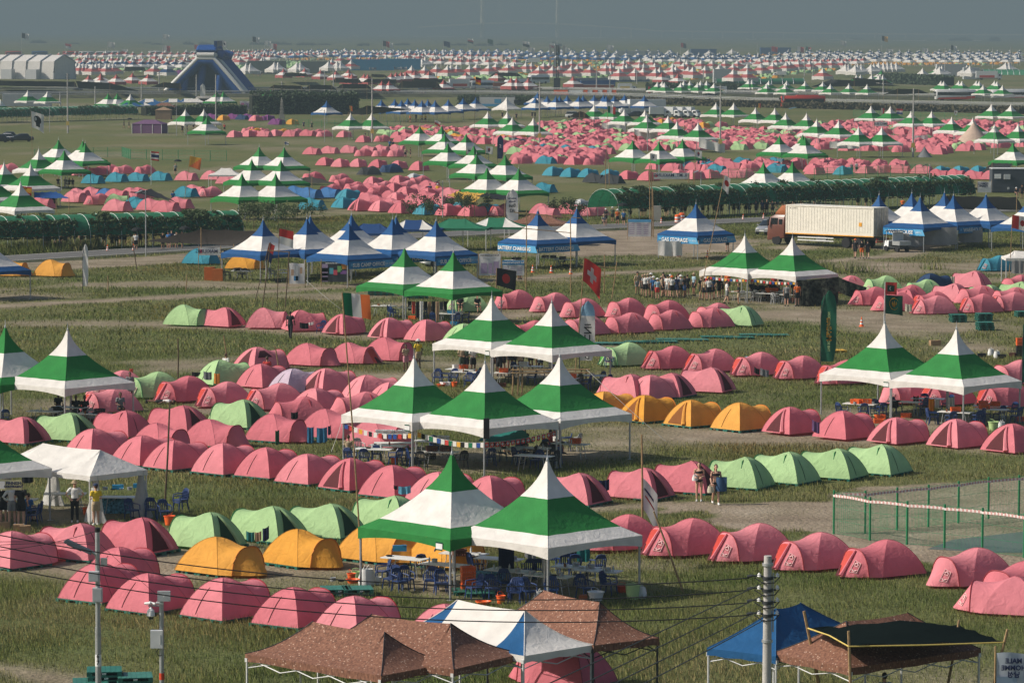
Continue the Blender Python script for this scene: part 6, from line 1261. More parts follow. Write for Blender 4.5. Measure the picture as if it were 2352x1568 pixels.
hang(1, 3, 410, 985, 770, 955, 1205, CAMO, 'dark camouflage net hanging', 'beside the seated diners', 224, wav=.3, hb=0.02); hang(1, 3, 770, 960, 1005, 1045, 1130, CAMO, 'trailing end of camouflage net', 'beside the seated diners', 229, wav=.3, hb=.05)
sail([PY(2, 1, 1950, 930, 180), PY(2, 2, 290, 940, 178), PY(2, 2, 180, 800, 182), PY(2, 1, 2070, 810, 184)], 'teal tarpaulin shelter behind the Swiss bunting kitchen', fab('teal_tarpaulin', (.02, .20, .17)), 0, poles=False, name='tarpaulin', cat='tarpaulin')
sail([P(1, 1, 1690, 260, 1.9), P(1, 1, 1920, 320, 1.7), P(1, 1, 2010, 235, 2.3), P(1, 1, 1770, 228, 2.3)], 'yellow tarpaulin stretched before the green canopies', fab('yellow_tarpaulin', (.62, .36, .05)), .35, name='tarpaulin', cat='tarpaulin'); sail([P(1, 1, 1940, 268, 2.2), P(1, 1, 2180, 300, 2.0), P(1, 1, 2290, 270, 2.3), P(1, 1, 2020, 240, 2.4)], 'dark striped tarpaulin beside the yellow one', CK, .3, name='tarpaulin', cat='tarpaulin')
sail([P(1, 0, 290, 280, 1.8), P(1, 0, 590, 285, 1.8), P(1, 0, 480, 228, 2.4), P(1, 0, 290, 235, 2.4)], 'blue tarpaulin shelter beside the Spanish flag', fab('blue_tarpaulin', (.02, .09, .30)), .25, name='tarpaulin', cat='tarpaulin')
sail([P(1, 1, 300, 155, 1.6), P(1, 1, 740, 158, .6), P(1, 1, 530, 100, 2.6), P(1, 1, 440, 110, 2.2)], 'dark grey tarpaulin peaked on a pole by the pink block', CGY, .15, name='tarpaulin', cat='tarpaulin')
sail([P(1, 0, 1250, 655, 1.1), P(1, 0, 2000, 690, 1.4), P(1, 0, 2320, 570, 2.9), P(1, 0, 1720, 550, 2.7)], 'large sagging dark shade net behind the office tents', fab('brown_shade_net', (.035, .030, .028), transl=.1), .2); sail([P(1, 0, 1100, 235, 1.9), P(1, 0, 1350, 260, 1.6), P(1, 0, 1530, 330, 1.0), P(1, 0, 1290, 205, 2.2)], 'torn black net flapping over the pink tents', CK, .2)
sail([P(1, 3, 1530, 375, 1.0), P(1, 3, 2352, 385, 1.4), P(1, 3, 2290, 275, 2.8), P(1, 3, 1690, 265, 2.6)], 'wide black shade net behind the warehouse tents', SHADE, .4); sail([P(0, 3, 1975, 1480, .6), P(0, 3, 2220, 1470, 1.8), P(0, 3, 2250, 1400, 2.5), P(0, 3, 2080, 1395, 2.3)], 'dark sheet beside the Dutch flag', SHADE, .2)
for k, (c, a) in enumerate(((1, ((840, 965), (960, 985), (1370, 935), (1000, 905))), (2, ((580, 1000), (780, 1010), (720, 960), (680, 955))), (1, ((165, 755), (470, 765), (440, 735), (200, 728))), (1, ((470, 760), (740, 770), (700, 730), (510, 728))), (1, ((740, 755), (1040, 760), (1000, 720), (790, 718))), (1, ((1260, 750), (1640, 755), (1600, 700), (1300, 695))), (1, ((690, 708), (960, 712), (930, 675), (730, 672))), (1, ((960, 705), (1260, 715), (1250, 680), (1000, 676))), (1, ((1380, 705), (1690, 712), (1650, 678), (1400, 672))), (1, ((280, 655), (500, 655), (480, 628), (300, 625))), (1, ((1030, 660), (1180, 662), (1150, 640), (1040, 635))), (0, ((670, 755), (1190, 780), (940, 710), (650, 695))), (0, ((-20, 735), (660, 745), (640, 700), (-20, 690))), (0, ((1060, 610), (1250, 605), (1230, 575), (1070, 570))), (0, ((1290, 745), (1560, 760), (1540, 715), (1400, 705))), (3, ((530, 745), (1290, 735), (900, 690), (700, 680))), (3, ((1150, 810), (1540, 800), (1450, 765), (1270, 760))), (3, ((860, 690), (1230, 720), (1180, 690), (900, 665))), (1, ((2050, 650), (2330, 655), (2280, 625), (2100, 620))))):
    sail([P(0, c, *a[0], 2.2), P(0, c, *a[1], 2.2), P(0, c, *a[2], 4.6), P(0, c, *a[3], 4.6)], 'x', SHADE, .5); o = REG.pop()[0]; reg(o, 'sagging black shade net', 'among the far canopies by the highways', 'shade net')
# ------------------------------------------------------------------ flags, banners, boards
FM = {'w': (.68, .67, .64), 'r': (.50, .035, .03), 'g': (.012, .16, .07), 'o': (.75, .16, .03), 'y': (.70, .36, .03), 'b': (.02, .07, .28), 'k': (.014, .016, .018), 'd': (.012, .085, .05), 'n': (.02, .03, .10), 'l': (.25, .45, .62), 'e': (.025, .14, .08)}
def fm(k): return fab('flag_'+k, FM[k], transl=.2, bump=.1)
def flag(base, top, w, h, spec, label, drop=.25, side=1, emblem=None, rad=.035, pm=BAMBOO, ry=0.5, down=.0):
    """spec 'V:gwo' three upright bands, 'H:rw' level bands, 'F:d' plain; the flag flies from the pole top"""
    base, top = Vector(base), Vector(top); t = empty('flagpole', base); tp = top-base
    MB().tube([(0, 0, 0), tp*.5+Vector((.03, 0, 0)), tp], [rad, rad*.9, rad*.7], 6).build('pole', pm, t)
    kind, cols = spec.split(':'); nx, ny = 12, 6; q = MB(); dn = tp.normalized()
    def fp(u, v):
        sag = drop*w*u**1.3*(.6+.4*v); return tp+Vector((side*w*u*math.cos(ry), w*u*math.sin(ry)+(.10+.10*u)*w*math.sin(u*6.5+v*1.6+h)*u**.6, 0))-dn*(h*v+down)+Vector((0, 0, -sag))
    n_ = len(cols)
    mf = (lambda i, j: min(n_-1, int((j+.5)/nx*n_))) if kind == 'V' else (lambda i, j: min(n_-1, int((i+.5)/ny*n_)))
    if kind == 'D': mf = lambda i, j: 0 if (j+.5)/nx+(i+.5)/ny < 1 else 1
    f_ = q.grid([[fp(j/nx, i/ny) for j in range(nx+1)] for i in range(ny+1)], mfun=mf).build('flag', [fm(c) for c in cols], t, 180)
    for shp, col_, cx_, cy_, sz in (emblem or []):
        q = MB(); P3 = lambda u, v: fp(u, v)+Vector((0, -.03, 0))
        if shp == 'disc': q.add([P3(cx_, cy_)]+[P3(cx_+sz*h/w*math.cos(a*PI/8), cy_+sz*math.sin(a*PI/8)) for a in range(16)], [(0, 1+a, 1+(a+1) % 16) for a in range(16)])
        if shp == 'bar': q.grid([[P3(cx_+sz[0]*(j/4-.5), cy_+sz[1]*(i/4-.5)) for j in range(5)] for i in range(5)])
        if shp == 'moon': q.grid([[P3(cx_+sz*h/w*(math.cos(a)*r_+(1-r_)*.35), cy_+sz*math.sin(a)*(r_+(1-r_)*.9)) for a in [PI*.35+PI*1.3*k/8 for k in range(9)]] for r_ in (1, .62)])
        if shp == 'fleur':
            for dx, hh in ((0, 1), (-.55, .75), (.55, .75)): q.tube([P3(cx_+sz*h/w*dx*.5, cy_+sz*.8), P3(cx_+sz*h/w*dx, cy_), P3(cx_+sz*h/w*dx*1.2, cy_-sz*hh)], [sz*h*.10, sz*h*.26, .004], 4)
            q.tube([P3(cx_+sz*h/w*1.5*math.cos(a*PI/10), cy_+sz*1.5*math.sin(a*PI/10)) for a in range(2, 19)], sz*h*.09, 4)
        q.build('emblem', fm(col_), f_, 180)
    tag(t, label, 'flag'); return t
def flag_px(Fb, Ft, wpx, hpx, spec, label, **k):
    b = G(*Fb); pm = pxm(b); tp = atY(*Ft, b.y); return flag(b, tp, wpx/pm, hpx/pm, spec, label, **k)
X = lambda r, c, u, v: FX(r, c, u, v)
flag_px((832, 1315), (786, 672), 70, 52, 'V:gwo', 'tall leaning bamboo pole flying a green, white and orange flag', drop=.2)
flag_px((1321, 856), X(1, 2, 720, 795), 46, 52, 'F:r', 'bamboo pole with a drooping red flag bearing a white cross', drop=1.0, emblem=[('bar', 'w', .5, .5, (.17, .58)), ('bar', 'w', .5, .5, (.52, .19))])
flag_px((1136, 700), X(1, 1, 2110, 880), 52, 40, 'F:k', 'dark flag with a red disc behind the canopy tip', drop=.3, emblem=[('disc', 'r', .5, .5, .26)])
flag_px((2027, 790), X(1, 3, 1165, 1000), 34, 28, 'F:r', 'pale pole with a red-bordered crescent flag over the tents', pm=ALU, drop=.12, emblem=[('bar', 'd', .5, .5, (.6, .5)), ('moon', 'w', .5, .5, .17)])
b_ = G(2027, 790); flag(b_+Vector((.12, 0, 0)), atY(*X(1, 3, 1160, 1110), b_.y)+Vector((.05, 0, 0)), 1.45, 1.25, 'F:d', 'dark green flag with a yellow scout emblem beside the Maldives flag', pm=ALU, drop=.15, emblem=[('fleur', 'y', .5, .45, .20)], rad=.012)
flag_px((2317, 652), X(1, 3, 2252, 428), 58, 30, 'V:rwr', 'bamboo pole with a red and white maple flag at the field edge', emblem=[('disc', 'r', .5, .5, .22)])
flag_px((1605, 690), X(1, 2, 1920, 88), 17, 30, 'F:w', 'long leaning bamboo pole with a drooping white flag, red disc', drop=.9, emblem=[('disc', 'r', .55, .45, .2)])
flag_px((636, 706), X(1, 1, 250, 545), 36, 34, 'H:rw', 'dark pole with a red over white flag at the office tents', drop=.35, pm=BAMBOOD)
flag_px((424, 455), X(0, 0, 1625, 1335), 28, 24, 'D:yo', 'pole with a yellow and orange flag behind the pink row', drop=.35); flag_px((347, 425), X(0, 0, 1290, 1295), 20, 20, 'H:rwnwr', 'thin pole with a red, white and navy striped flag', drop=.15, pm=ALU)
flag_px((41, 500), X(1, 0, 170, 180), 29, 19, 'H:ryyr', 'dark pole with a red and yellow flag by the blue tarpaulin', drop=.2, pm=BAMBOOD, emblem=[('disc', 'r', .35, .5, .15)])
flag_px((74, 362), X(0, 0, 265, 952), 31, 36, 'F:w', 'pole with a large white flag bearing a black emblem', drop=.5, emblem=[('disc', 'k', .5, .42, .24), ('bar', 'k', .52, .68, (.3, .3))])
flag_px((652, 400), X(0, 1, 293, 1210), 11, 7, 'F:w', 'small white flag with a blue cross above the canopies', emblem=[('bar', 'b', .35, .5, (.18, 1)), ('bar', 'b', .5, .5, (1, .25))])
flag_px((1391, 388), X(0, 2, 922, 908), 21, 15, 'V:gwr', 'pole with a green, white and red flag in the pink field', drop=.25); flag_px((995, 330), X(0, 1, 1582, 1028), 14, 9, 'H:wr', 'small red and white flag before the blue row', drop=.6)
flag_px((1739, 262), X(0, 3, 68, 882), 10, 10, 'V:kyr', 'small black, yellow and red flag by the red bus'); flag_px((2058, 290), X(0, 3, 1260, 930), 18, 12, 'H:rwb', 'red, white and blue striped flag over the canopies', drop=.1); flag_px((1795, 260), X(0, 3, 285, 818), 8, 11, 'V:bwr', 'small blue, white and red flag beside the red bus')
flag_px((1088, 338), X(0, 1, 1930, 662), 14, 15, 'H:kry', 'tall pole with a black, red and gold flag', pm=BAMBOOD, drop=.3); flag_px((1596, 420), X(0, 2, 1668, 1282), 19, 16, 'F:w', 'white flag with a red and blue disc beside green canopies', emblem=[('disc', 'r', .5, .42, .2), ('disc', 'b', .5, .6, .17)], drop=.3); flag_px((1493, 420), X(0, 2, 1285, 1312), 18, 15, 'F:w', 'white flag with a small dark emblem before green canopies', emblem=[('fleur', 'n', .5, .5, .2)])
flag_px((1114, 395), X(0, 1, 2015, 1250), 19, 16, 'F:w', 'white flag with a red and blue disc near the unit banner', emblem=[('disc', 'r', .5, .42, .2), ('disc', 'b', .5, .6, .17)], drop=.2); flag_px((1072, 395), X(0, 1, 1850, 1255), 22, 16, 'F:w', 'white camp flag beside the unit name banner', emblem=[('bar', 'n', .5, .5, (.6, .2))]); flag_px((1483, 222), X(0, 2, 1245, 738), 13, 14, 'V:gr', 'small green and red flag beside the ambulance'); flag_px((808, 290), X(0, 1, 850, 905), 7, 12, 'V:yo', 'small orange flag beside the lone blue canopy')
flag_px((1750, 262), X(0, 3, 385, 915), 9, 16, 'F:l', 'small light blue flag below the red bus'); flag_px((2024, 285), X(0, 3, 1130, 925), 9, 12, 'V:wr', 'small white and red flag between white-tipped canopies'); flag_px((2190, 272), X(0, 3, 1755, 945), 10, 10, 'F:w', 'small white flag with red disc above the far canopies', emblem=[('disc', 'r', .5, .5, .2)]); flag_px((2336, 372), X(0, 3, 2282, 1315), 14, 22, 'H:rwb', 'drooping striped flag on the rightmost green canopy', drop=.9); flag_px((515, 210), X(0, 0, 1902, 345), 10, 12, 'F:w', 'white emblem flag on top of the blue slide', emblem=[('disc', 'n', .5, .5, .2)], drop=.8)
flag_px((1457, 347), X(0, 2, 1150, 1105), 8, 22, 'H:wr', 'white over red flag by the white side wall', drop=.9); flag_px((1567, 340), X(0, 2, 1575, 1070), 4, 22, 'V:wr', 'narrow red flag among green canopies', drop=.9)
flag_px((586, 690), X(1, 1, 165, 665), 14, 38, 'H:rn', 'pole with a dark red pennant numbered 81', drop=.9, pm=BAMBOOD)
for k, (c, u, v, sp) in enumerate(((0, 185, 290, 'V:kw'), (0, 555, 380, 'H:rw'), (0, 920, 365, 'F:w'), (0, 1040, 425, 'H:wr'), (0, 1025, 450, 'H:rw'), (0, 1393, 300, 'F:w'), (0, 1395, 395, 'V:wr'), (0, 1660, 390, 'F:r'), (1, 20, 322, 'V:kw'), (1, 125, 355, 'F:w'), (1, 170, 378, 'V:wr'), (1, 1860, 335, 'H:wrk'), (1, 1135, 358, 'V:kr'), (1, 1170, 370, 'F:w'), (1, 1655, 360, 'F:n'), (1, 2030, 342, 'F:d'), (2, 195, 360, 'H:wk'), (2, 420, 375, 'H:wr'), (2, 240, 412, 'F:w'), (2, 545, 415, 'F:w'), (2, 915, 390, 'F:w'), (2, 1545, 375, 'V:rk'), (2, 2320, 405, 'F:r'), (3, 190, 408, 'F:r'), (3, 415, 405, 'V:wr'), (3, 785, 355, 'F:w'), (3, 1135, 315, 'V:ky'), (3, 1485, 418, 'F:w'), (3, 1725, 395, 'V:kw'), (3, 485, 408, 'V:gr'), (3, 1180, 425, 'F:w'))):
    b = P(0, c, u, 470 if k % 2 else 500); flag(b, PY(0, c, u, v-8, b.y), 5.5, 3.6, sp, 'x', rad=.14, pm=CONC, drop=.3); o = REG.pop()[0]; reg(o, 'tiny far-off flag on a thin pole', 'above the far rows', 'flag', 'far-off flags')
# feather banners
def feather(base, h, w, m, label, marks=(), mirror=True, tipm=None):
    t = empty('feather_banner', base); MB().tube([(0, 0, 0), (0, 0, h*.7), (w*.25, 0, h*.95), (w*.6, 0, h)], [.03, .025, .018, .012], 6).build('pole', DARKMETAL, t); q = MB(); rows = []
    for i in range(13):
        f = i/12; z = h*(.14+.86*f); ww = w*(1-.75*max(0, (f-.78)/.22)**2)*(.82+.18*min(1, f*5)); x0 = 0 if f < .8 else w*.5*((f-.8)/.2)**2; rows.append([(x0+ww*j/4*(1 if f < 1 else .3), .06*math.sin(j*1.3+i*.8), z) for j in range(5)])
    sh = q.grid(rows, mfun=(lambda i, j: 1 if tipm and i > 8 else 0)).build('banner_sheet', [m]+([tipm] if tipm else []), t, 180)
    for s, z, size, mm, rot in marks: put_text(s, size, mm, sh, Matrix.Translation((w*.5, -.09, h*z)) @ Matrix.Rotation(rot, 4, 'Y'), mirror, bold=.01)
    tag(t, label, 'feather banner'); return t
Bb = G(1331, 850); feather(Bb, (850-690)/pxm(Bb)*1.0, .95, fm('w'), 'tall white letter banner beside the bamboo pole', [('I', .66, .55, BLACK, PI/2), ('N', .58, .65, BLACK, PI/2), ('U', .46, .6, BLACK, 0), ('J', .36, .6, BLACK, PI/2), ('U', .26, .6, BLACK, 0), ('D', .19, .4, BLACK, 0)], tipm=fm('l'))
Bb = P(2, 3, 612, 345); feather(Bb, 5.1, .95, fm('e'), 'dark green feather banner with scout lettering', [('THE SCOUT ASSOCIATION', .50, .20, LIMEP, PI/2), ('Maldives', .53, .42, fm('y'), PI/2)], tipm=fm('e'))
Bb = P(2, 3, 2335, 520); feather(Bb, 4.6, .9, fm('e'), 'dark green feather banner at the edge beyond the canopies')
Bb = P(1, 0, 708, 1092); feather(Bb, 3.9, .45, fm('w'), 'slim white feather flag on the empty meadow'); Bb = P(1, 1, 2190, 590); feather(Bb, 4.6, 1.25, fm('w'), 'white shuttle bus feather banner with dark lettering', [('Jamboree', .80, .22, fm('n'), 0), ('Shuttle', .73, .25, fm('n'), 0), ('Bus', .64, .5, BLACK, 0), ('#2', .52, .5, BLACK, 0)]); Bb = P(0, 1, 2115, 1390); feather(Bb, 4.3, .95, fm('n'), 'navy feather banner with a white 2', [('2', .6, .7, WHITEP, 0)], mirror=False); Bb = P(0, 0, 1712, 905); feather(Bb, 6, 1.4, fm('w'), 'small white feather banner below the slide')
# fascia banners and boards
FASC = mat('blue_banner_print', (.015, .19, .42), .5); FASD = mat('light_blue_print', (.10, .36, .60), .5)
def fascia(tent, side, txt, where, h=.62, bold=.012, kor=''):
    rz = tent.rotation_euler.z; k = {'L': 2, 'R': 3}[side]; a = rz+k*PI/2; n_ = Vector((math.cos(a), math.sin(a), 0)); o = tent.location+n_*(HALF+.06)
    t = empty('fascia_banner', o, a+PI/2); q = MB(); q.grid([[(-2.45+4.9*j/8, -.02+.025*math.sin(j*1.9), EAVE-.14-h*f+.02*math.sin(j*2.3)) for j in range(9)] for f in (0, .5, 1)]); q.build('banner_sheet', FASC, t, 180)
    MB().grid([[(1.3+1.1*f+.3*g, -.055, EAVE-.16-(h-.04)*g) for f in (0, 1)] for g in (0, 1)]).build('wave_print', FASD, t); put_text(txt, .50 if len(txt) < 13 else .44, WHITEP, t, Matrix.Translation((-.25, -.085, EAVE-.14-h*.52)), bold=bold)
    if kor: put_text(kor, .2, WHITEP, t, Matrix.Translation((1.95, -.088, EAVE-.14-h*.52)))
    MB().grid([[(-2.25+.3*f, -.06, EAVE-.3-.2*g) for f in (0, 1)] for g in (0, 1)]).build('emblem', FASD, t); reg(t, 'blue banner reading '+txt, where, 'banner')
fascia(OFFP[2], 'R', 'SUB CAMP OFFICE', 'on the middle front office tent', kor='서브캠프 운영본부'); fascia(OFFP[3], 'R', 'LOST & FOUND', 'on the next office tent', kor='분실물보관소'); fascia(OFFP[4], 'R', 'SUB CAMP OFFICE', 'on the last office tent', kor='서브캠프 운영본부')
fascia(BATT[0], 'L', 'BATTERY CHARGING', 'on its lit side'); fascia(BATT[0], 'R', 'BATTERY CHARGING', 'on its shaded side'); fascia(GAS[0], 'L', 'GAS STORAGE', 'on its lit side', kor='가스 보관소'); fascia(GAS[0], 'R', 'GAS STORAGE', 'on its shaded side', kor='가스 보관소'); fascia(WARE[2], 'L', 'WAREHOUSE', 'on the nearest warehouse tent', kor='물류창고'); fascia(WARE[4], 'R', 'WAREHOUSE', 'on the second warehouse tent', kor='물류창고')
PAPER = mat('printed_white_sheet', (.60, .60, .60), .6); PAPC = [mat('print_'+n_, c) for n_, c in (('pink', (.55, .2, .35)), ('green', (.2, .45, .15)), ('orange', (.7, .3, .06)), ('purple', (.25, .12, .35)), ('cyan', (.1, .4, .5)), ('red', (.6, .08, .12)), ('blue', (.06, .25, .5)), ('violet', (.36, .28, .42)))]
def board(r, c, u0, v0, u1, v1, Y, m, label, parts=(), texts=(), poles=True, mirror=False, name='banner', cat='banner', sk=0.0):
    a, b = PY(r, c, u0, v0, Y), PY(r, c, u1, v1, Y); t = empty(name, (a.x, Y, 0), sk); w, z0, z1 = b.x-a.x, b.z, a.z
    q = MB(); q.grid([[(w*j/6, .04*math.sin(j*1.4+i), z0+(z1-z0)*i/3+.03*math.sin(j*1.1)*(i/3)) for j in range(7)] for i in range(4)]); q.build('banner_sheet', m, t, 180)
    for x0, y0, x1, y1, mm in parts: MB().grid([[(w*(x0+(x1-x0)*j), -.055, z1+(z0-z1)*(y0+(y1-y0)*i)) for j in (0, 1)] for i in (0, 1)]).build('printed_patch', mm, t)
    for s, x, y, size, mm in texts: put_text(s, size, mm, t, Matrix.Translation((w*x, -.07, z1+(z0-z1)*y)), mirror, bold=.008)
    if poles:
        for x in (-.03, w+.03): MB().tube([(x, .03, 0), (x, .03, z1+.2)], .03, 5).build('pole', BAMBOO, t)
    tag(t, label, cat); return t
YO = OFFP[2].location.y-2.6
board(1, 1, 612, 828, 838, 1000, YO, mat('dark_map_print', (.05, .055, .065), .5), 'dark camp map board with coloured zones before the office', [(.02, .1, .24, .98, PAPC[7]), (.02, .3, .24, .5, PAPC[0]), (.02, .55, .24, .7, PAPC[1]), (.02, .75, .24, .95, PAPC[5]), (.3, .3, .45, .6, PAPC[4]), (.45, .4, .6, .65, PAPC[5]), (.6, .2, .78, .5, PAPC[1]), (.75, .1, .95, .35, PAPC[2]), (.72, .42, .95, .6, PAPC[3])], [('Jamboree Site Sub Camp Layout', .55, .06, .13, WHITEP)])
board(1, 1, 335, 840, 468, 1015, YO+.5, PAPER, 'hanging white plan with tan and blue blocks', [(.12, .3, .3, .6, mat('print_tan', (.45, .3, .2))), (.7, .2, .85, .5, mat('print_tan', (0, 0, 0))), (.3, .62, .6, .85, PAPC[6]), (.42, .1, .58, .95, GBOX)])
Y6 = OFFP[4].location.y-1
board(1, 1, 1957, 760, 2143, 945, Y6, PAPER, 'large white campsite plan with violet blocks', [(.1, .42, .38, .9, PAPC[7]), (.44, .42, .62, .9, PAPC[7]), (.68, .35, .92, .9, PAPC[7]), (.2, .15, .8, .22, GBOX)], [('Site Sub Camp Campsite Layout', .5, .06, .12, BLACK)], mirror=True)
board(1, 1, 2158, 815, 2345, 945, Y6-1, PAPER, 'white list banner with a blue header behind the seated pair', [(0, 0, 1, .3, PAPC[6])]+[(.08+.3*(k % 3), .42+.13*(k//3), .3+.3*(k % 3), .46+.13*(k//3), PAPC[7]) for k in range(12)], [('Sub Camp Participants', .5, .14, .2, WHITEP)], mirror=True)
board(1, 2, 1095, 465, 1292, 612, P(1, 2, 1190, 640).y, PAPER, 'white list banner with a blue top beside the asphalt road', [(0, 0, 1, .16, FASD)]+[(.07+.3*(k % 3), .26+.11*(k//3), .28+.3*(k % 3), .30+.11*(k//3), PAPC[7]) for k in range(18)])
board(0, 2, 1315, 1477, 1618, 1532, P(1, 2, 1460, 150).y, PAPER, 'long white mountain name banner on bamboo poles', [(.04, .3, .1, .7, PAPC[5]), (.12, .55, .9, .62, PAPC[6])], [('10. MT. MAKILING', .5, .4, .62, fm('n'))], mirror=True); board(1, 0, 1700, 710, 1885, 772, P(1, 0, 1690, 920).y, PAPER, 'shaded mountain name banner behind the office frame', [(.05, .2, .15, .7, PAPC[5])], [('MT. MAKILING', .58, .45, .42, fm('n'))], mirror=True)
board(0, 1, 1860, 1428, 2010, 1472, P(0, 1, 1937, 1560).y-3, PAPER, 'white unit number banner crossed by bamboo poles', [(.05, .3, .15, .7, GBOX)], [('UNIT 67', .55, .45, .75, BLACK)], mirror=True); board(0, 0, 2052, 865, 2135, 940, P(0, 0, 2090, 975).y, PAPER, 'white banner with two printed medallions below the slide', [(.1, .2, .45, .7, PAPC[0]), (.55, .2, .9, .7, PAPC[7])]); board(0, 3, 1075, 1042, 1180, 1080, P(0, 3, 1130, 1180).y, PAPER, 'white camp banner under the white-tipped canopies', texts=[('SUB CAMP', .5, .5, .6, fm('n'))])
board(0, 1, 1965, 832, 2262, 912, P(0, 1, 2110, 960).y+6, PAPER, 'wide stage backdrop printed with a blue wave and house', [(0, .72, .95, 1, FASD), (.42, .2, .62, .65, FASD)], name='stage_backdrop'); board(0, 1, 715, 785, 882, 812, P(0, 1, 800, 830).y, PAPER, 'white speed limit banner on the highway rail', texts=[('Maximum Speed Limit 30Km/h', .5, .5, 1.2, fm('n'))])
YF = 153.5; board(2, 0, -60, 1255, 185, 1345, YF, mat('pale_yellow_board', (.52, .50, .30), .6), 'pale yellow board lettered Finnish contingent', [(.24, .15, .42, .85, WHITEP)], [('FINNISH', .72, .34, .17, fm('n')), ('CONTINGENT', .72, .66, .12, fm('n'))], poles=False)
MS = PY(3, 3, 2120, 1310, 107); board(3, 3, 2118, 1308, 2460, 1640, 107, mat('pale_blue_sign', (.40, .45, .52), .4), 'pale blue toilet sign lettered male, homme', [(0, .6, .5, 1, mat('grey_blue_print', (.22, .30, .40)))], [('MALE', .42, .20, .2, fm('n')), ('HOMME', .42, .38, .2, fm('n')), ('남성', .42, .56, .2, fm('n'))], mirror=True)
def sticker(tent, side, x, where, m=WHITEP):
    rz = tent.rotation_euler.z; a = rz+{'L': 2, 'R': 3}[side]*PI/2; n_ = Vector((math.cos(a), math.sin(a), 0)); o = MB().box((x, -.01, EAVE-.27), (.34, .012, .30)).box((x, -.018, EAVE-.14), (.34, .012, .05), 1).box((x, -.018, EAVE-.40), (.34, .012, .05), 1).build('name_plate', [m, FM_D], None, 0, tent.location+n_*(HALF+.03), a+PI/2); reg(o, 'small white name plate', where, 'sign')
FM_D = fm('d')
sticker(NEARP[0], 'L', 1.95, 'on the green valance of the nearest canopy'); sticker(NEARP[2], 'L', 2.2, 'on the Swiss kitchen valance'); sticker(NEARP[5], 'L', 2.2, 'on the valance by the tall letter banner'); sticker(NEARP[10], 'L', 2.2, 'on the valance behind the feather banner')
# bunting
def bunting(a, b, n_, cols, label, sag=.25, size=.24, cross=False):
    a, b = Vector(a), Vector(b); t = empty('bunting', a); d = b-a; pt = lambda f: d*f+Vector((0, 0, -4*sag*f*(1-f))); MB().tube([pt(i/16) for i in range(17)], .008, 3).build('string', ROPE, t)
    for i in range(n_):
        f = (i+.5)/n_; e = d.normalized()*size*.5; c_ = cols[i % len(cols)]; p = MB().grid([[s*e+Vector((0, 0, -size*1.0*g)) for s in (-1, 1)] for g in (0, 1)]).build('pennant', fm(c_), t, loc=pt(f))
        if cross: MB().box((0, 0, -size*.5), (size*.62, .02, size*.2)).box((0, 0, -size*.5), (size*.2, .02, size*.62)).build('white_cross', fm('w'), p, 0, rz=math.atan2(d.y, d.x))
    tag(t, label, 'bunting')
def cor(t, k, z): return t.matrix_world @ Vector((HALF*.97*(1 if k in (0, 3) else -1), HALF*.97*(1 if k < 2 else -1), z))
bpy.context.view_layer.update()
T_ = NEARP[2]; L_, F_, R_ = cor(T_, 1, 1.85), cor(T_, 2, 1.75), cor(T_, 3, 1.8)
bunting(L_, F_, 14, 'brwywkwrwb', 'string of mixed canton flags under the left of the triple canopy'); T_ = NEARP[3]; bunting(cor(T_, 1, 1.8), cor(T_, 2, 1.6), 18, 'wykwgwbwrg', 'string of mixed flags under the middle of the triple canopy', .2); bunting(cor(T_, 2, 1.6), cor(T_, 3, 1.8), 14, 'r', 'string of red pennants with white crosses', .12, cross=True)
T_ = NEARP[14]; bunting(cor(T_, 1, 1.95), cor(T_, 2, 1.85), 16, 'rwyrbw', 'string of small flags over the queue', .12, .2); T_ = NEARP[15]; bunting(cor(T_, 1, 1.9), cor(T_, 2, 1.85), 16, 'wrbywr', 'string of small flags over the diners', .12, .2); bunting(cor(T_, 2, 1.85), cor(T_, 3, 1.95), 14, 'rwbwy', 'string of small flags by the camouflage net', .1, .2)
# bamboo frames, ropes
for r, c, u0, v0, u1, v1, nm in ((1, 1, 175, 660, 105, 1220, 'dark leaning bamboo pole by the office map'), (1, 1, 335, 740, 300, 1225, 'dark bamboo pole beside the hanging white plan'), (1, 2, 227, 380, 222, 1070, 'upright bamboo pole of the gate by the battery tents'), (1, 2, 602, 400, 605, 1135, 'second upright bamboo pole of the gate by the battery tents'), (1, 2, 895, 765, 890, 1105, 'short bamboo upright of the low frame near the Swiss flag'), (1, 2, 1000, 820, 955, 1150, 'slanting bamboo upright of the low frame near the Swiss flag'), (2, 0, 1452, 590, 1410, 1480, 'dark bamboo pole by the stacked chairs'), (2, 0, 1522, 52, 1522, 395, 'thin dark pole with the washing line'), (2, 0, 1912, 25, 1965, 390, 'thin leaning bamboo pole in the pink block'), (2, 1, 215, 115, 262, 430, 'thin bamboo pole beside the lilac tent'),
    (2, 2, 1212, 870, 1215, 1790, 'upright bamboo pole with the drooping white flag'), (3, 2, 1315, 100, 1570, 800, 'long slanting bamboo pole by the sandy track'), (1, 0, 1130, 655, 1172, 905, 'short leaning pole holding the dark net'), (1, 0, 1597, 935, 1590, 1085, 'short fence stake on the empty meadow'), (1, 0, 923, 945, 922, 1085, 'second short fence stake on the empty meadow')):
    b = P(r, c, u1, v1); bpole(b, PY(r, c, u0, v0, b.y), nm, m=BAMBOOD if 'dark' in nm else BAMBOO, rad=.045)
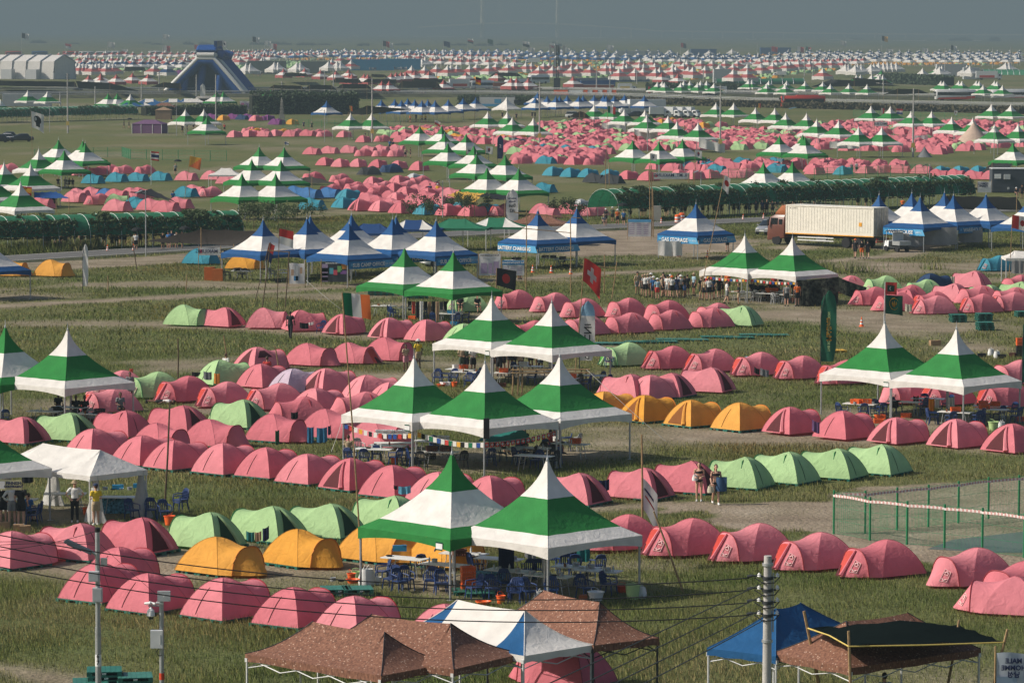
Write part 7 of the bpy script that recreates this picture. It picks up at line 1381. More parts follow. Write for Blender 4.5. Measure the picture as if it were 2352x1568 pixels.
for r, c, u0, v0, u1, v1, Y, nm in ((1, 2, 120, 405, 690, 455, P(1, 2, 222, 1070).y, 'upper cross pole of the bamboo gate'), (1, 2, 180, 540, 605, 580, P(1, 2, 222, 1070).y, 'lower cross pole of the bamboo gate'), (1, 2, 686, 852, 1022, 885, P(1, 2, 890, 1105).y, 'top rail of the low bamboo frame'), (1, 2, 680, 942, 1015, 962, P(1, 2, 890, 1105).y, 'lower rail of the low bamboo frame'), (1, 1, 150, 730, 345, 745, P(1, 1, 105, 1220).y, 'dark cross pole before the office map')): bpole(PY(r, c, u0, v0, Y), PY(r, c, u1, v1, Y), nm, rad=.04)
for u in (105, 150, 185, 690, 730): bpole(P(2, 2, u, 540 if u < 300 else 450), PY(2, 2, u+8, 300, P(2, 2, u, 540 if u < 300 else 450).y), 'x', rad=.05); o = REG.pop()[0]; reg(o, 'short upright bamboo post', 'of the lashed rack behind the Swiss kitchen', 'bamboo pole')
for v in (320, 345): bpole(PY(2, 2, 90, v, 212), PY(2, 2, 770, v-5, 212), 'x', rad=.05); o = REG.pop()[0]; reg(o, 'long level bamboo rail', 'of the lashed rack behind the Swiss kitchen', 'bamboo pole')
for k, (u, vt, vb) in enumerate(((1283, 0, 610), (1300, 0, 610), (1312, 200, 620), (1615, 80, 400), (1660, 60, 400), (905, -60, 200), (935, -50, 180))): b = P(1, 2, u, vb); bpole(b, PY(1, 2, u-6, vt, b.y), 'x', rad=.05); o = REG.pop()[0]; reg(o, 'tall thin bamboo mast', 'around the long arbour and its meadow', 'bamboo pole')
b = G(*X(3, 2, 1215, 180)); flag(P(2, 2, 1216, 1790), PY(2, 2, 1215, 1240, P(2, 2, 1216, 1790).y), 0.75, 1.25, 'F:w', 'drooping white flag with handwritten words by the sandy track', drop=1.7, emblem=[('bar', 'n', .45, .3, (.6, .08)), ('bar', 'r', .5, .5, (.6, .06))])
for k, (a, bb, nm) in enumerate((((2, 2, 740, 315), (2, 2, 1420, 930), 'long white guy rope from the triple canopy'), ((1, 1, 480, 985), (1, 1, 800, 1250), 'white guy rope running to the Irish flag'), ((2, 1, 785, 760), (2, 1, 690, 1030), 'white guy rope at the lit corner of the triple canopy'))):
    Y = P(*bb).y; sagwire(PY(*a, Y+1), PY(*a, Y+.5)*.5+P(*bb)*.5+Vector((0, 0, -.05)), P(*bb), nm, .012); o = REG[-1][0]; o.data.materials[0] = ROPE; o.name = 'guy_rope'; o['category'] = 'rope'; del o['group']
# ------------------------------------------------------------------ vehicles
LAMPR = mat('red_lamp', (.4, .02, .02), .3); LAMPW = mat('clear_lamp', (.7, .7, .66), .15)
def wheel(t, x, y, r, wd=.25):
    w_ = empty('wheel', (x, y, r)); w_.parent = t; MY = Matrix.Rotation(PI/2, 4, 'X'); MB().lathe([(r*.62, -wd/2), (r*.93, -wd/2), (r, -wd*.35), (r, wd*.35), (r*.93, wd/2), (r*.62, wd/2)], 20, M=MY).build('tyre', TYRE, w_); MB().lathe([(0, -wd*.42), (r*.2, -wd*.45), (r*.3, -wd*.3), (r*.6, -wd*.38), (r*.62, wd*.4), (r*.3, wd*.3), (r*.2, wd*.45), (0, wd*.42)], 20, M=MY).build('rim', STEEL, w_)
def body_loft(secs, m, name, parent, mats=None):
    """secs: (x, half width bottom, half width top, z bottom, z top)"""
    q = MB(); rows = []
    for x, wb, wt, zb, zt in secs: rows.append([(x, -wb*.96, zb), (x, -wb, zb+(zt-zb)*.12), (x, -wb, zb+(zt-zb)*.5), (x, -wt, zb+(zt-zb)*.9), (x, -wt*.86, zt), (x, 0, zt+.02), (x, wt*.86, zt), (x, wt, zb+(zt-zb)*.9), (x, wb, zb+(zt-zb)*.5), (x, wb, zb+(zt-zb)*.12), (x, wb*.96, zb)])
    q.grid(rows); n_ = len(rows[0]); q.add(rows[0], [tuple(range(n_))]); q.add(rows[-1], [tuple(reversed(range(n_)))]); return q.build(name, mats or m, parent, 40)
def car(p, rot, m, label, L=4.4, W=1.78, H=1.48, wagon=False, cat='car'):
    t = empty('parked_car', p, R(rot)); w = W/2
    body_loft([(-L/2, w*.86, w*.8, .35, .82), (-L/2+.25, w*.97, w*.93, .22, .95), (-L*.2, w, w*.97, .2, .98), (L*.12, w, w*.97, .2, .97), (L*.34, w*.98, w*.93, .2, .86), (L/2-.12, w*.9, w*.82, .25, .70), (L/2, w*.8, w*.7, .35, .60)], m, 'body', t)
    x0 = -L/2+.15 if wagon else -L*.36
    body_loft([(x0, w*.84, w*.7, .93, .98), (x0+.35, w*.88, w*.72, .93, H-.03), (-.2, w*.9, w*.72, .93, H), (L*.06, w*.9, w*.7, .93, H-.05), (L*.25, w*.86, w*.72, .93, .97)], GLASS, 'cabin_glass', t)
    body_loft([(x0+.42, w*.66, w*.6, H-.04, H+.005), (-.2, w*.7, w*.64, H-.03, H+.02), (L*.04, w*.66, w*.6, H-.06, H-.02)], m, 'roof', t)
    for x in (-L*.31, L*.31):
        for s in (-1, 1): wheel(t, x, s*(w-.1), .32, .2)
    for s in (-1, 1): MB().box((0, 0, 0), (.1, .34, .13)).build('headlight', LAMPW, t, smooth=0, loc=(L/2-.1, s*w*.62, .66)); MB().box((0, 0, 0), (.08, .25, .15)).build('tail_lamp', LAMPR, t, smooth=0, loc=(-L/2+.02, s*w*.68, .78)); MB().box((0, 0, 0), (.1, .2, .13)).build('mirror', m, t, smooth=0, loc=(L*.16, s*(w+.08), 1.0))
    MB().box((0, 0, 0), (.02, .5, .12)).build('number_plate', WHITEP, t, smooth=0, loc=(L/2+.005, 0, .45)); tag(t, label, cat); return t
def bus(p, rot, m, m2, label, L=11.5, W=2.5, H=3.35, txt='', band=True, cat='bus'):
    t = empty('coach_bus', p, R(rot)); w = W/2; q = MB()
    body_loft([(-L/2, w*.95, w*.9, .45, H-.1), (-L/2+.2, w, w*.97, .4, H), (L/2-.6, w, w*.97, .4, H), (L/2-.1, w*.96, w*.9, .4, H-.25), (L/2, w*.9, w*.84, .45, H-.6)], m, 'body', t)
    MB().box((-.1, 0, H*.63), (L-.9, W+.03, .95)).build('side_windows', GLASS, t, smooth=0); MB().box((L/2-.02, 0, H*.58), (.12, W*.84, 1.35)).build('windscreen', GLASS, t, smooth=0); MB().box((-L*.1, 0, H+.12), (L*.5, W*.7, .22)).build('roof_unit', m, t, smooth=0)
    if m2:
        q = MB(); 
        for s in (-1, 1): y = s*(w+.02); q.add([(-L/2+.1, y, .45), (L/2-.3, y, .45), (L/2-.9, y, .95), (L*.1, y, 1.05), (-L/2+.1, y, 1.45)], [(0, 1, 2, 3, 4)])
        q.build('colour_swoosh', m2, t, 0)
    for x in (-L*.28, L*.33):
        for s in (-1, 1): wheel(t, x, s*(w-.13), .5, .28)
    for s in (-1, 1): MB().box((0, 0, 0), (.1, .4, .18)).build('headlight', LAMPW, t, smooth=0, loc=(L/2-.05, s*w*.66, .85)); MB().box((0, 0, 0), (.3, .12, .5)).build('mirror', BLACK, t, smooth=0, loc=(L/2+.15, s*(w+.1), 2.5))
    if txt:
        for s in (0, PI): put_text(txt, .55, WHITEP, t, Matrix.Rotation(s, 4, 'Z') @ Matrix.Translation((-L*.18*(1 if s == 0 else -1), -w-.04, 1.25)), bold=.01)
    tag(t, label, cat); return t
def box_truck(p, rot, label, L=6, W=2.0, H=2.6, m=PAINTW, bm=PAINTW, cab=1.7, cat='truck', stripe=None):
    t = empty('box_truck', p, R(rot)); w = W/2; ch = H*.72
    body_loft([(L/2-cab, w*.95, w*.92, .45, ch), (L/2-.7, w*.96, w*.9, .4, ch), (L/2-.1, w*.94, w*.8, .4, ch*.62), (L/2, w*.9, w*.8, .45, ch*.5)], m, 'cab', t); MB().box((L/2-.38, 0, ch*.74), (.42, W*.84, ch*.3), taper=.8).build('windscreen', GLASS, t, smooth=0); MB().box((L/2-1.0, 0, ch*.74), (.7, W*.97, ch*.26)).build('side_window', GLASS, t, smooth=0)
    MB().box((-cab/2-.05, 0, (H+.9)/2), (L-cab-.1, W*1.04, H-.9)).build('cargo_box', bm, t, smooth=0); MB().box((-cab/2, 0, .7), (L-cab, W*.5, .25)).build('chassis', DARKMETAL, t, smooth=0)
    if stripe: MB().box((-cab/2-.05, 0, 1.5), ((L-cab)*.7, W*1.05, 1.0)).build('printed_stripe', stripe, t, smooth=0)
    for x in (-L*.28, L/2-.95):
        for s in (-1, 1): wheel(t, x, s*(w-.12), .38, .24)
    for s in (-1, 1): MB().box((0, 0, 0), (.06, .3, .16)).build('headlight', LAMPW, t, smooth=0, loc=(L/2, s*w*.65, .75))
    tag(t, label, cat); return t
# the refrigerated truck
CABM = mat('brown_truck_paint', (.13, .045, .03), .35, spec=.5); DEFL = mat('orange_brown_paint', (.30, .10, .035), .35); CREAMP = mat('cream_container_paint', (.74, .71, .62), .45, var=.05)
AL = R(141); K0 = P(1, 3, 1068, 612, 1.25); fx = Vector((math.cos(AL), math.sin(AL), 0)); lx = Vector((-math.sin(AL), math.cos(AL), 0)); Lc, Wc, Hc = 10.3, 2.45, 2.75
org = K0-lx*Wc/2; t = empty('reefer_truck', (org.x, org.y, 0), AL)
q = MB(); q.box((Lc/2, 0, 1.25+Hc/2), (Lc, Wc, Hc))
for i in range(30):
    for s in (-1, 1): q.box((.4+i*(Lc-.8)/29, s*(Wc/2+.008), 1.3+Hc/2), (.05, .02, Hc-.5))
bx = q.build('container', CREAMP, t, 0)
for s in (-1, 1):
    d_ = MB().box((0, 0, 0), (.05, Wc/2-.08, Hc-.12)).build('rear_door', mat('worn_cream_paint', (.50, .45, .36), .5, var=.2), bx, 0, (-.03, s*Wc/4, 1.25+Hc/2))
    for y in (-.3, .25): MB().tube([(-.06, s*Wc/4+y, 1.35), (-.06, s*Wc/4+y, 1.15+Hc)], .025, 6).build('lock_rod', STEEL, bx)
MB().box((Lc/2, Wc/2+.03, 1.22), (Lc, .03, .09)).build('orange_edge_strip', mat('amber_strip', (.75, .35, .04), .4), bx, 0)
for a, d_ in (((.08, Wc/2+.02, 1.25+Hc/2), (.14, .06, Hc)), ((Lc-.08, Wc/2+.02, 1.25+Hc/2), (.14, .06, Hc)), ((Lc/2, Wc/2+.02, 1.2+Hc), (Lc, .06, .12))): MB().box(a, d_).build('corner_post', CREAMP, bx, 0)
MB().box((1.55, Wc/2+.03, 2.35), (.34, .02, .36)).build('warning_label', mat('amber_strip', (0, 0, 0)), bx, 0); put_text('APL 123184 5', .16, BLACK, bx, Matrix.Translation((Lc-.9, Wc/2+.03, 3.7)) @ Matrix.Rotation(PI, 4, 'Z'))
MB().box((Lc/2+.2, 0, 1.0), (Lc+1.2, .9, .3)).build('chassis', DARKMETAL, t, 0)
for z in (.62, .9): MB().box((Lc*.66, Wc/2-.05, z), (4.2, .05, .10)).build('side_guard', PAINTW, t, 0)
MB().box((Lc*.62, .6, .75), (1.1, .5, .5)).build('fuel_tank', STEEL, t)
cx_ = Lc+.25; body_loft([(cx_, 1.2, 1.15, .75, 3.0), (cx_+1.1, 1.22, 1.15, .6, 3.0), (cx_+1.75, 1.2, 1.1, .5, 2.75), (cx_+2.0, 1.15, 1.05, .45, 1.9), (cx_+2.02, 1.12, 1.0, .45, 1.0)], CABM, 'cab', t)
for s in (-1, 1): MB().box((cx_+1.15, s*1.20, 2.35), (.75, .06, .62)).build('door_window', GLASS, t, 0); MB().box((cx_+.4, s*1.20, 2.3), (.35, .06, .5)).build('sleeper_window', GLASS, t, 0); MB().box((cx_+1.75, s*1.42, 2.2), (.12, .2, .6)).build('mirror', BLACK, t, 0); MB().box((cx_+2.0, s*.8, .85), (.08, .4, .22)).build('headlight', LAMPW, t, 0); MB().box((-.2, s*.9, .95), (.06, .35, .16)).build('tail_lamp', LAMPR, t, 0)
MB().box((cx_+1.92, 0, 2.3), (.1, 1.9, .75)).build('windscreen', GLASS, t, 0); body_loft([(cx_, 1.0, .95, 3.0, 4.0), (cx_+.6, .95, .85, 3.0, 3.85), (cx_+1.25, .85, .6, 3.0, 3.25)], DEFL, 'wind_deflector', t); MB().box((-.15, 0, .72), (.08, 2.1, .16)).build('rear_bumper', mat('red_white_marker', (.55, .12, .08)), t, 0)
for x in (1.9, 3.25): [wheel(t, x, s*1.0, .52, .46) for s in (-1, 1)]
[wheel(t, cx_+.9, s*1.05, .52, .3) for s in (-1, 1)]
tag(t, 'brown cabbed truck with a long cream refrigerated container', 'truck')
# electric buggy beside it
p = P(1, 3, 1265, 740); t = empty('utility_buggy', p, R(120)); MB().box((.9, 0, .75), (.7, 1.25, .55), taper=.85).build('front_body', PAINTW, t); MB().box((0, 0, .45), (2.6, 1.2, .12)).build('chassis', DARKMETAL, t); MB().box((-.75, 0, .85), (1.2, 1.35, .38)).build('cargo_bed', STEEL, t, 0); MB().box((.3, 0, 1.95), (1.4, 1.3, .07)).build('roof', DARKMETAL, t); MB().box((.2, 0, .78), (.5, 1.1, .35)).build('seat', BLACK, t); MB().box((-.12, 0, 1.45), (.04, 1.2, .8)).build('rear_panel', GBOX, t, 0)
for x, y in ((.95, .6), (.95, -.6), (-.15, .6), (-.15, -.6)): MB().tube([(x, y, .9), (x*.9, y, 1.95)], .025, 5).build('roof_post', PAINTW, t)
for x in (.9, -.85): [wheel(t, x, s*.55, .28, .2) for s in (-1, 1)]
tag(t, 'white electric buggy with a cargo bed behind the truck', 'buggy')
SILV = mat('silver_paint', (.42, .44, .46), .25, .5, spec=.6); DARKP = mat('black_car_paint', (.012, .013, .016), .2, spec=.7); REDB = mat('red_bus_paint', (.55, .05, .03), .3, spec=.5, var=.03); BLUB = mat('blue_bus_paint', (.03, .10, .28), .3)
car(P(1, 3, 165, 592), -115, SILV, 'silver hatchback parked nose-on beside the brown truck', 3.8, 1.68, 1.5, True); car(P(0, 0, 650, 797), 185, PAINTW, 'white estate car parked by the black nets', 5, 1.9, 1.75, True); car(P(0, 0, 40, 1210), 185, PAINTW, 'white car parked at the far meadow edge', 4.5); car(P(0, 0, 175, 1212), 188, DARKP, 'black saloon parked at the far meadow edge', 4.9); car(P(0, 0, -20, 1218), 185, DARKP, 'dark car cut off at the far meadow edge', 4.6); car(P(0, 0, 60, 1195), 185, DARKP, 'dark car behind the white one on the meadow', 4.6)
car(P(0, 3, 1820, 952), 186, SILV, 'silver saloon on the highway right of the red bus', 4.8); car(P(0, 1, 510, 788), 5, DARKP, 'dark car under the black nets', 4.8, 1.9, 1.7, True); car(P(0, 0, 690, 640), 0, PAINTW, 'white car among the far red canopies', 5, 1.9, 1.6, True); car(P(1, 1, 1670, 865), 200, PAINTW, 'white car half hidden behind the office tents', 4.4, 1.8, 1.6, True); car(P(0, 2, 1150, 1002), 190, DARKP, 'dark car before the white trucks', 4.6); car(P(0, 2, 640, 1010), 0, PAINTW, 'white car by the black pointed tent', 4.6, 1.8, 1.6, True)
bus(P(0, 3, 460, 925), 183, REDB, None, 'bright red coach on the nearer highway', 12, 2.5, 3.3, '현대고속관광'); bus(P(0, 3, 1762, 862), 183, PAINTW, REDB, 'white and red coach on the farther highway', 12, txt='경기고속'); bus(P(0, 3, 2240, 864), 183, PAINTW, REDB, 'second white and red coach at the frame edge', 12)
bus(P(0, 2, 150, 765), 215, PAINTW, None, 'white coach with a dark windscreen by the mast', 10); bus(P(0, 1, 1980, 765), 205, PAINTW, None, 'white minibus beside the German flag', 9, 2.4, 3.0); bus(P(0, 2, 330, 718), 215, PAINTW, None, 'white coach behind the telecom mast', 9); box_truck(P(0, 1, 1770, 765), 190, 'white and orange painted event truck', 9, 2.5, 3.6, stripe=REDB); box_truck(P(0, 3, 2050, 685), 0, 'far white truck with an orange wave', 11, 2.5, 3.8, stripe=REDB); bus(P(0, 0, 1785, 912), 185, mat('beige_bus_paint', (.5, .47, .42), .3), None, 'beige minibus below the blue slide', 7, 2.1, 2.7)
for u, m, nm in ((115, REDB, 'red'), (340, BLUB, 'blue'), (605, REDB, 'dark red'), (740, PAINTW, 'white'), (890, PAINTW, 'pale')): bus(P(0, 0, u, 478), 184, m, DARKP if m is PAINTW else None, nm+' coach in the far coach park', 12)
for u in (975, 1330, 1690): bus(P(0, 0, u, 475), 184, PAINTW, DARKP, 'x', 11); o = REG.pop()[0]; reg(o, 'white coach with dark sides', 'behind the far red canopies', 'bus')
box_truck(P(0, 2, 1215, 985), 193, 'large white lorry with a grey box beside small trucks', 11.5, 2.5, 3.9, cab=2.2)
for k, u in enumerate((1370, 1470, 1550, 1625)): box_truck(P(0, 2, u, 1008), -30 if k else 5, 'x', 5.2, 1.9, 2.6); o = REG.pop()[0]; reg(o, 'small white box truck', 'in the row beside the large lorry', 'truck')
for c_, u, v, a in ((2, 1090, 790, 0), (2, 1850, 817, 183)): box_truck(P(0, c_, u, v), a, 'x', 6.5, 2.1, 2.9, stripe=mat('yellow_stripe', (.6, .42, .08))); o = REG.pop()[0]; reg(o, 'white ambulance van with a yellow band', 'by the green row', 'ambulance')
box_truck(P(0, 2, 280, 545), 180, 'far white truck among red canopies', 9, 2.5, 3.6); box_truck(P(0, 3, 260, 658), 180, 'far small white truck by the green net', 6)
# ------------------------------------------------------------------ cabins and walls
def cabin(p, rot, dims, m, label, vent=False, cat='cabin', ribs=True):
    t = empty('cabin_container', p, R(rot)); L, W, H = dims; q = MB().box((0, 0, H/2+.1), (L, W, H))
    if ribs:
        for i in range(int(L/.5)):
            for s in (-1, 1): q.box((-L/2+.25+i*.5, s*W/2, H/2+.1), (.14, .06, H-.3))
    q.build('shell', m, t, 0); MB().box((0, 0, H+.14), (L+.06, W+.06, .09)).build('roof_rim', PAINTW if vent else m, t, 0)
    if vent: MB().box((-L/2+.7, -W/2-.05, H*.72), (.85, .08, .6)).build('window', WHITEP, t, 0); MB().box((-L/2+1.9, -W/2-.18, H*.7), (.8, .3, .65)).build('air_conditioner', GBOX, t, 0); MB().box((-L/2+2.1, -W/2-.05, .6), (.25, .08, .3)).build('fuse_box', GBOX, t, 0)
    tag(t, label, cat); return t
cabin(P(1, 3, 2270, 235), 0, (6.2, 3, 3.0), mat('dark_blue_grey_panel', (.05, .06, .075), .6), 'dark grey cabin with a white window and fan unit', True, ribs=False); board(1, 3, 1955, 142, 2072, 235, P(1, 3, 2050, 245).y-.5, PAPER, 'white women toilet banner beside the dark cabin', [(0, .6, 1, 1, GBOX)], [('FEMALE', .4, .2, .4, fm('n')), ('FEMME', .4, .42, .4, fm('n'))], mirror=True)
for c_, u, v, d_, m, nm in ((0, 232, 912, (13, 3, 3.2), GBOX, 'pale grey cabin behind the far arbour'), (1, 1045, 605, (22, 6, 5.5), BLUEP, 'blue cabin block among the far canopies, first'), (1, 1287, 598, (21, 6, 5.5), BLUEP, 'blue cabin block among the far canopies, second'), (1, 145, 635, (18, 5, 6), mat('grey_green_panel', (.16, .18, .16), .7), 'grey green cabin block by white pointed tents'), (1, 560, 628, (14, 5, 5.5), mat('grey_green_panel', (0, 0, 0)), 'grey cabin block by white tents'), (1, 860, 600, (9, 5, 5), mat('grey_green_panel', (0, 0, 0)), 'narrow grey cabin block'), (2, 1120, 512, (20, 5, 6), GBOX, 'pale cabin row behind red canopies'), (2, 1260, 512, (16, 5, 6), GBOX, 'second pale cabin row behind red canopies'), (2, 1740, 488, (20, 5, 6), BLUB, 'navy cabin block far behind'), (3, 225, 470, (26, 6, 6), BLUB, 'long navy cabin block far behind'), (3, 1730, 655, (14, 5, 5.5), GBOX, 'grey cabin by the far white tents'), (3, 1900, 680, (7, 4, 5), GBOX, 'narrow grey cabin by the far truck'), (2, 1900, 715, (7, 4, 5.5), GBOX, 'dark boxed truck body by the green net')):
    cabin(P(0, c_, u, v), 2, d_, m, nm)
def wall(c_, u0, v0, u1, v1, hpx, m, label):
    a, b = P(0, c_, u0, v0), P(0, c_, u1, v1); h = hpx*TS/pxm(a); t = empty('site_hoarding', a); d = b-a; n_ = int(d.length/4); q = MB()
    for i in range(n_): q.box(d*((i+.5)/n_)+Vector((0, 0, h/2)), (d.length/n_*.985, .25, h), rz=math.atan2(d.y, d.x))
    q.build('panel_row', m, t, 0); MB().tube([Vector((0, 0, h+.1)), d+Vector((0, 0, h+.1))], .15, 4).build('top_rail', STEEL, t); tag(t, label, 'hoarding')
wall(2, 560, 768, 975, 768, 40, mat('rust_orange_sheet', (.36, .10, .05), .7), 'rust orange hoarding by the telecom mast'); wall(2, 690, 742, 985, 738, 52, mat('blue_sheet', (.03, .12, .36), .6), 'bright blue hoarding behind the orange one'); wall(2, -60, 770, 60, 770, 60, mat('rust_orange_sheet', (0, 0, 0)), 'short orange hoarding beside the coach'); wall(2, 600, 705, 1280, 700, 30, mat('grey_blue_sheet', (.10, .17, .26), .6), 'long grey blue hoarding before the green tents'); wall(1, 1440, 770, 1570, 768, 30, mat('blue_sheet', (0, 0, 0)), 'low blue hoarding by the red canopies'); wall(1, 2080, 770, 2200, 768, 45, mat('blue_sheet', (0, 0, 0)), 'blue hoarding between coaches')
for k, u in enumerate((520, 650, 690, 730, 775, 815, 855, 895, 935)): 
    q = MB().box((0, 0, .55), (5.2, 1.2, 1.1), taper=.8).box((0, 0, 1.25), (4.6, .7, .5)); o = q.build('road_barrier', ORANGEP if k % 2 == 0 else WHITEP, None, 0, P(0, 2, u, 810)); reg(o, ('orange' if k % 2 == 0 else 'white')+' plastic road barrier', 'in the row by the highway', 'barrier')
# ------------------------------------------------------------------ great blue inflatable slide
SB = mat('blue_vinyl', (.012, .07, .26), .6, spec=.2, var=.1); SBD = mat('dark_blue_vinyl', (.006, .035, .14), .4, spec=.4); SWT = mat('white_vinyl', (.62, .62, .58), .4)
b = P(0, 0, 1775, 800); S = 1/pxm(b)*.21277*.5742; X0 = 1050; t = empty('inflatable_slide', b, R(-4))
qx = lambda x: (x-X0)*S; qz = lambda y: (1050-y)*S
def slidetube(pts, r, m, nm, y=0.0, n_=10): MB().tube([(qx(x), y if not isinstance(y, (list, tuple)) else y[i], max(.1, qz(z_))) for i, (x, z_) in enumerate(pts)], r, n_).build(nm, m, t, 60)
OUT = [(230, 1050), (880, 395), (1180, 395), (1760, 1050)]
slidetube(OUT, .75, SWT, 'white_front_edge', -1.2); slidetube([(300, 1050), (890, 445), (1165, 445), (1690, 1050)], 1.5, SB, 'front_beam', -.4)
q = MB(); dp = 24
for (xa, za), (xb, zb) in zip(OUT[:-1], OUT[1:]): q.grid([[(qx(xa+(xb-xa)*f), y, qz(za+(zb-za)*f)-.5) for f in (0, .5, 1)] for y in (0, dp)])
q.build('sloping_skin', SB, t); q = MB(); q.add([(qx(x), 9, max(0, qz(z_))) for x, z_ in ((340, 1050), (900, 470), (1160, 470), (1650, 1050))], [(0, 1, 2, 3)]); q.build('inner_wall', SBD, t, 0)
for pl in ([(330, 1050), (640, 715), (600, 1050)], [(690, 700), (890, 470), (960, 470), (880, 560)], [(1290, 710), (1390, 740), (1660, 1050), (1255, 1050)], [(1050, 460), (1165, 460), (1400, 700), (1260, 660), (1190, 560)]): MB().add([(qx(x), 1.6, max(0, qz(z_))) for x, z_ in pl]+[(qx(x), 2.4, max(0, qz(z_))) for x, z_ in pl], [tuple(range(len(pl))), tuple(range(2*len(pl)-1, len(pl)-1, -1))]+[(i, len(pl)+i, len(pl)+(i+1) % len(pl), (i+1) % len(pl)) for i in range(len(pl))]).build('front_panel', SB, t, 0)
for a, r_, nm, y in (([(960, 470), (885, 1050)], 1.35, 'middle_pillar', 1.5), ([(640, 715), (590, 1050)], 1.2, 'side_pillar', 0), ([(1290, 710), (1250, 1050)], 1.2, 'side_pillar', 0), ([(900, 490), (690, 700)], 1.1, 'diagonal_brace', 1), ([(575, 850), (390, 1050)], 1.2, 'diagonal_brace', 1), ([(1050, 460), (1250, 640)], 1.1, 'diagonal_brace', 2), ([(1340, 720), (1600, 1050)], 1.6, 'diagonal_brace', 1)): slidetube(a, r_, SB, nm, y)
for k in range(10): MB().tube([(qx(890+33*k), -.5, qz(320)), (qx(888+33*k), -.9, qz(260)), (qx(893+33*k), 1.0, qz(195)), (qx(900+33*k), 9, qz(190)), (qx(900+33*k), 13, qz(260)), (qx(895+33*k), 13, qz(330))], .85, 8).build('canopy_rib', SB, t, 60)
slidetube([(865, 335), (1190, 335)], .9, SWT, 'white_top_collar', -1.2); MB().tube([(qx(1190), -1.2, qz(335)), (qx(1215), 13, qz(333))], .9, 8).build('white_top_collar', SWT, t); MB().box((qx(1040), 6, qz(375)), (qx(1190)-qx(880), 12, 4.5)).build('top_platform', SB, t, 0)
MB().box((qx(1205), 6, qz(255)), (1.0, 12, 6.5)).build('canopy_end', SBD, t, 0)
for k in range(6): MB().tube([(qx(1195), 1.5+k*4.0, qz(395)+1.0), (qx(1480), 1.5+k*4.0, qz(720)+1.0), (qx(1775), 1.5+k*4.0, .6)], .7, 6).build('lane_divider', SWT if k == 0 else SB, t, 60)
for k in range(5): MB().grid([[(qx(1200+(1780-1200)*f), 2.2+k*4+2.6*g, qz(400+650*f)+.7) for g in (0, 1)] for f in (0, .5, 1)]).build('slide_lane', mat('pale_blue_vinyl', (.05, .14, .30), .6, spec=.2), t)
for k in range(6): MB().tube([(qx(1215), 1.5+k*4, qz(370)+1), (qx(1340), 1.5+k*4, qz(510)+2.6)], 1.3, 8).build('lane_hood', SB, t, 60)
slidetube([(-60, 1045), (230, 1045)], .8, SWT, 'run_out_edge', -1); tag(t, 'huge blue inflatable slide shaped like a stepped peak', 'inflatable slide')
# white hall tent
b = P(0, 0, 300, 678); S = TS/pxm(b); t = empty('hall_tent', b, R(-22)); Lh, Wh = 460*S, 150*S*2.2; he, hr = 150*S, 205*S
prof = lambda f: (f*Wh, he*min(1, f/.06) if f < .06 else (he+(hr-he)*(1-abs(f-.5)/.44) if f < .94 else he*(1-f)/.06))
x1, x0 = (480-300)*S, (-200-300)*S; ang = .0; q = MB(); nb = 5
def hp(x, f): y, z = prof(f); return (x+y*.10, y, z)
FRS = [0, .02, .06, .15, .28, .4, .5, .6, .75, .94, 1]
for i in range(nb): q.grid([[hp(x0+(x1-x0)*(i+j/4)/nb, f) for j in range(5)] for f in FRS])
e = [hp(x1, f) for f in FRS]; q.add(e, [tuple(range(len(e)))]); q.build('membrane', WHITE, t, 30)
for i in range(nb+1): MB().tube([Vector(hp(x0+(x1-x0)*i/nb, f))+Vector((0, -.15, .15)) for f in FRS], .35, 5).build('frame_seam', GBOX, t)
for u in (60, 300): MB().box(((u-300)*S, -2, 2), (5, 3, 4)).build('air_unit', GBOX, t, 0)
tag(t, 'large white arched hall tent with dark seams', 'hall tent')
# stone pagoda tower
b = P(0, 1, 272, 1018); S = TS/pxm(b); t = empty('pagoda_tower', b); STONE = mat('weathered_stone', (.30, .29, .26), .9, var=.15)
q = MB(); q.box((0, 0, 14*S), (48*S, 48*S, 28*S)); q.box((0, 0, 34*S), (38*S, 38*S, 14*S)); q.build('plinth', STONE, t, 0); z = 40*S
for k in range(10): w_ = (40-1.9*k)*S; MB().box((0, 0, z+4*S), (w_*.62, w_*.62, 9*S)).box((0, 0, z+9.5*S), (w_, w_, 3*S), taper=.7).build('storey', STONE, t, 0); z += 12*S
MB().lathe([(6*S, z), (8*S, z+4*S), (3*S, z+9*S), (4*S, z+14*S), (0, z+26*S)], 8).build('spire', STONE, t); tag(t, 'slender many-tiered stone pagoda tower', 'monument')
# camp stage frame
b = P(0, 1, 2110, 965); S = TS/pxm(b); t = empty('stage_truss', b)
for x in (-150, 155): MB().box((x*S, 5, 70*S), (5*S, 5*S, 140*S)).build('tower', STEEL, t, 0)
MB().box((0, 5, 138*S), (310*S, 5*S, 5*S)).build('cross_beam', STEEL, t, 0)
for x in (155, 175): MB().box((x*S, 4, 90*S), (16*S, 3, 30*S)).build('speaker_stack', BLACK, t, 0)
tag(t, 'steel stage frame with black speaker stacks', 'stage')
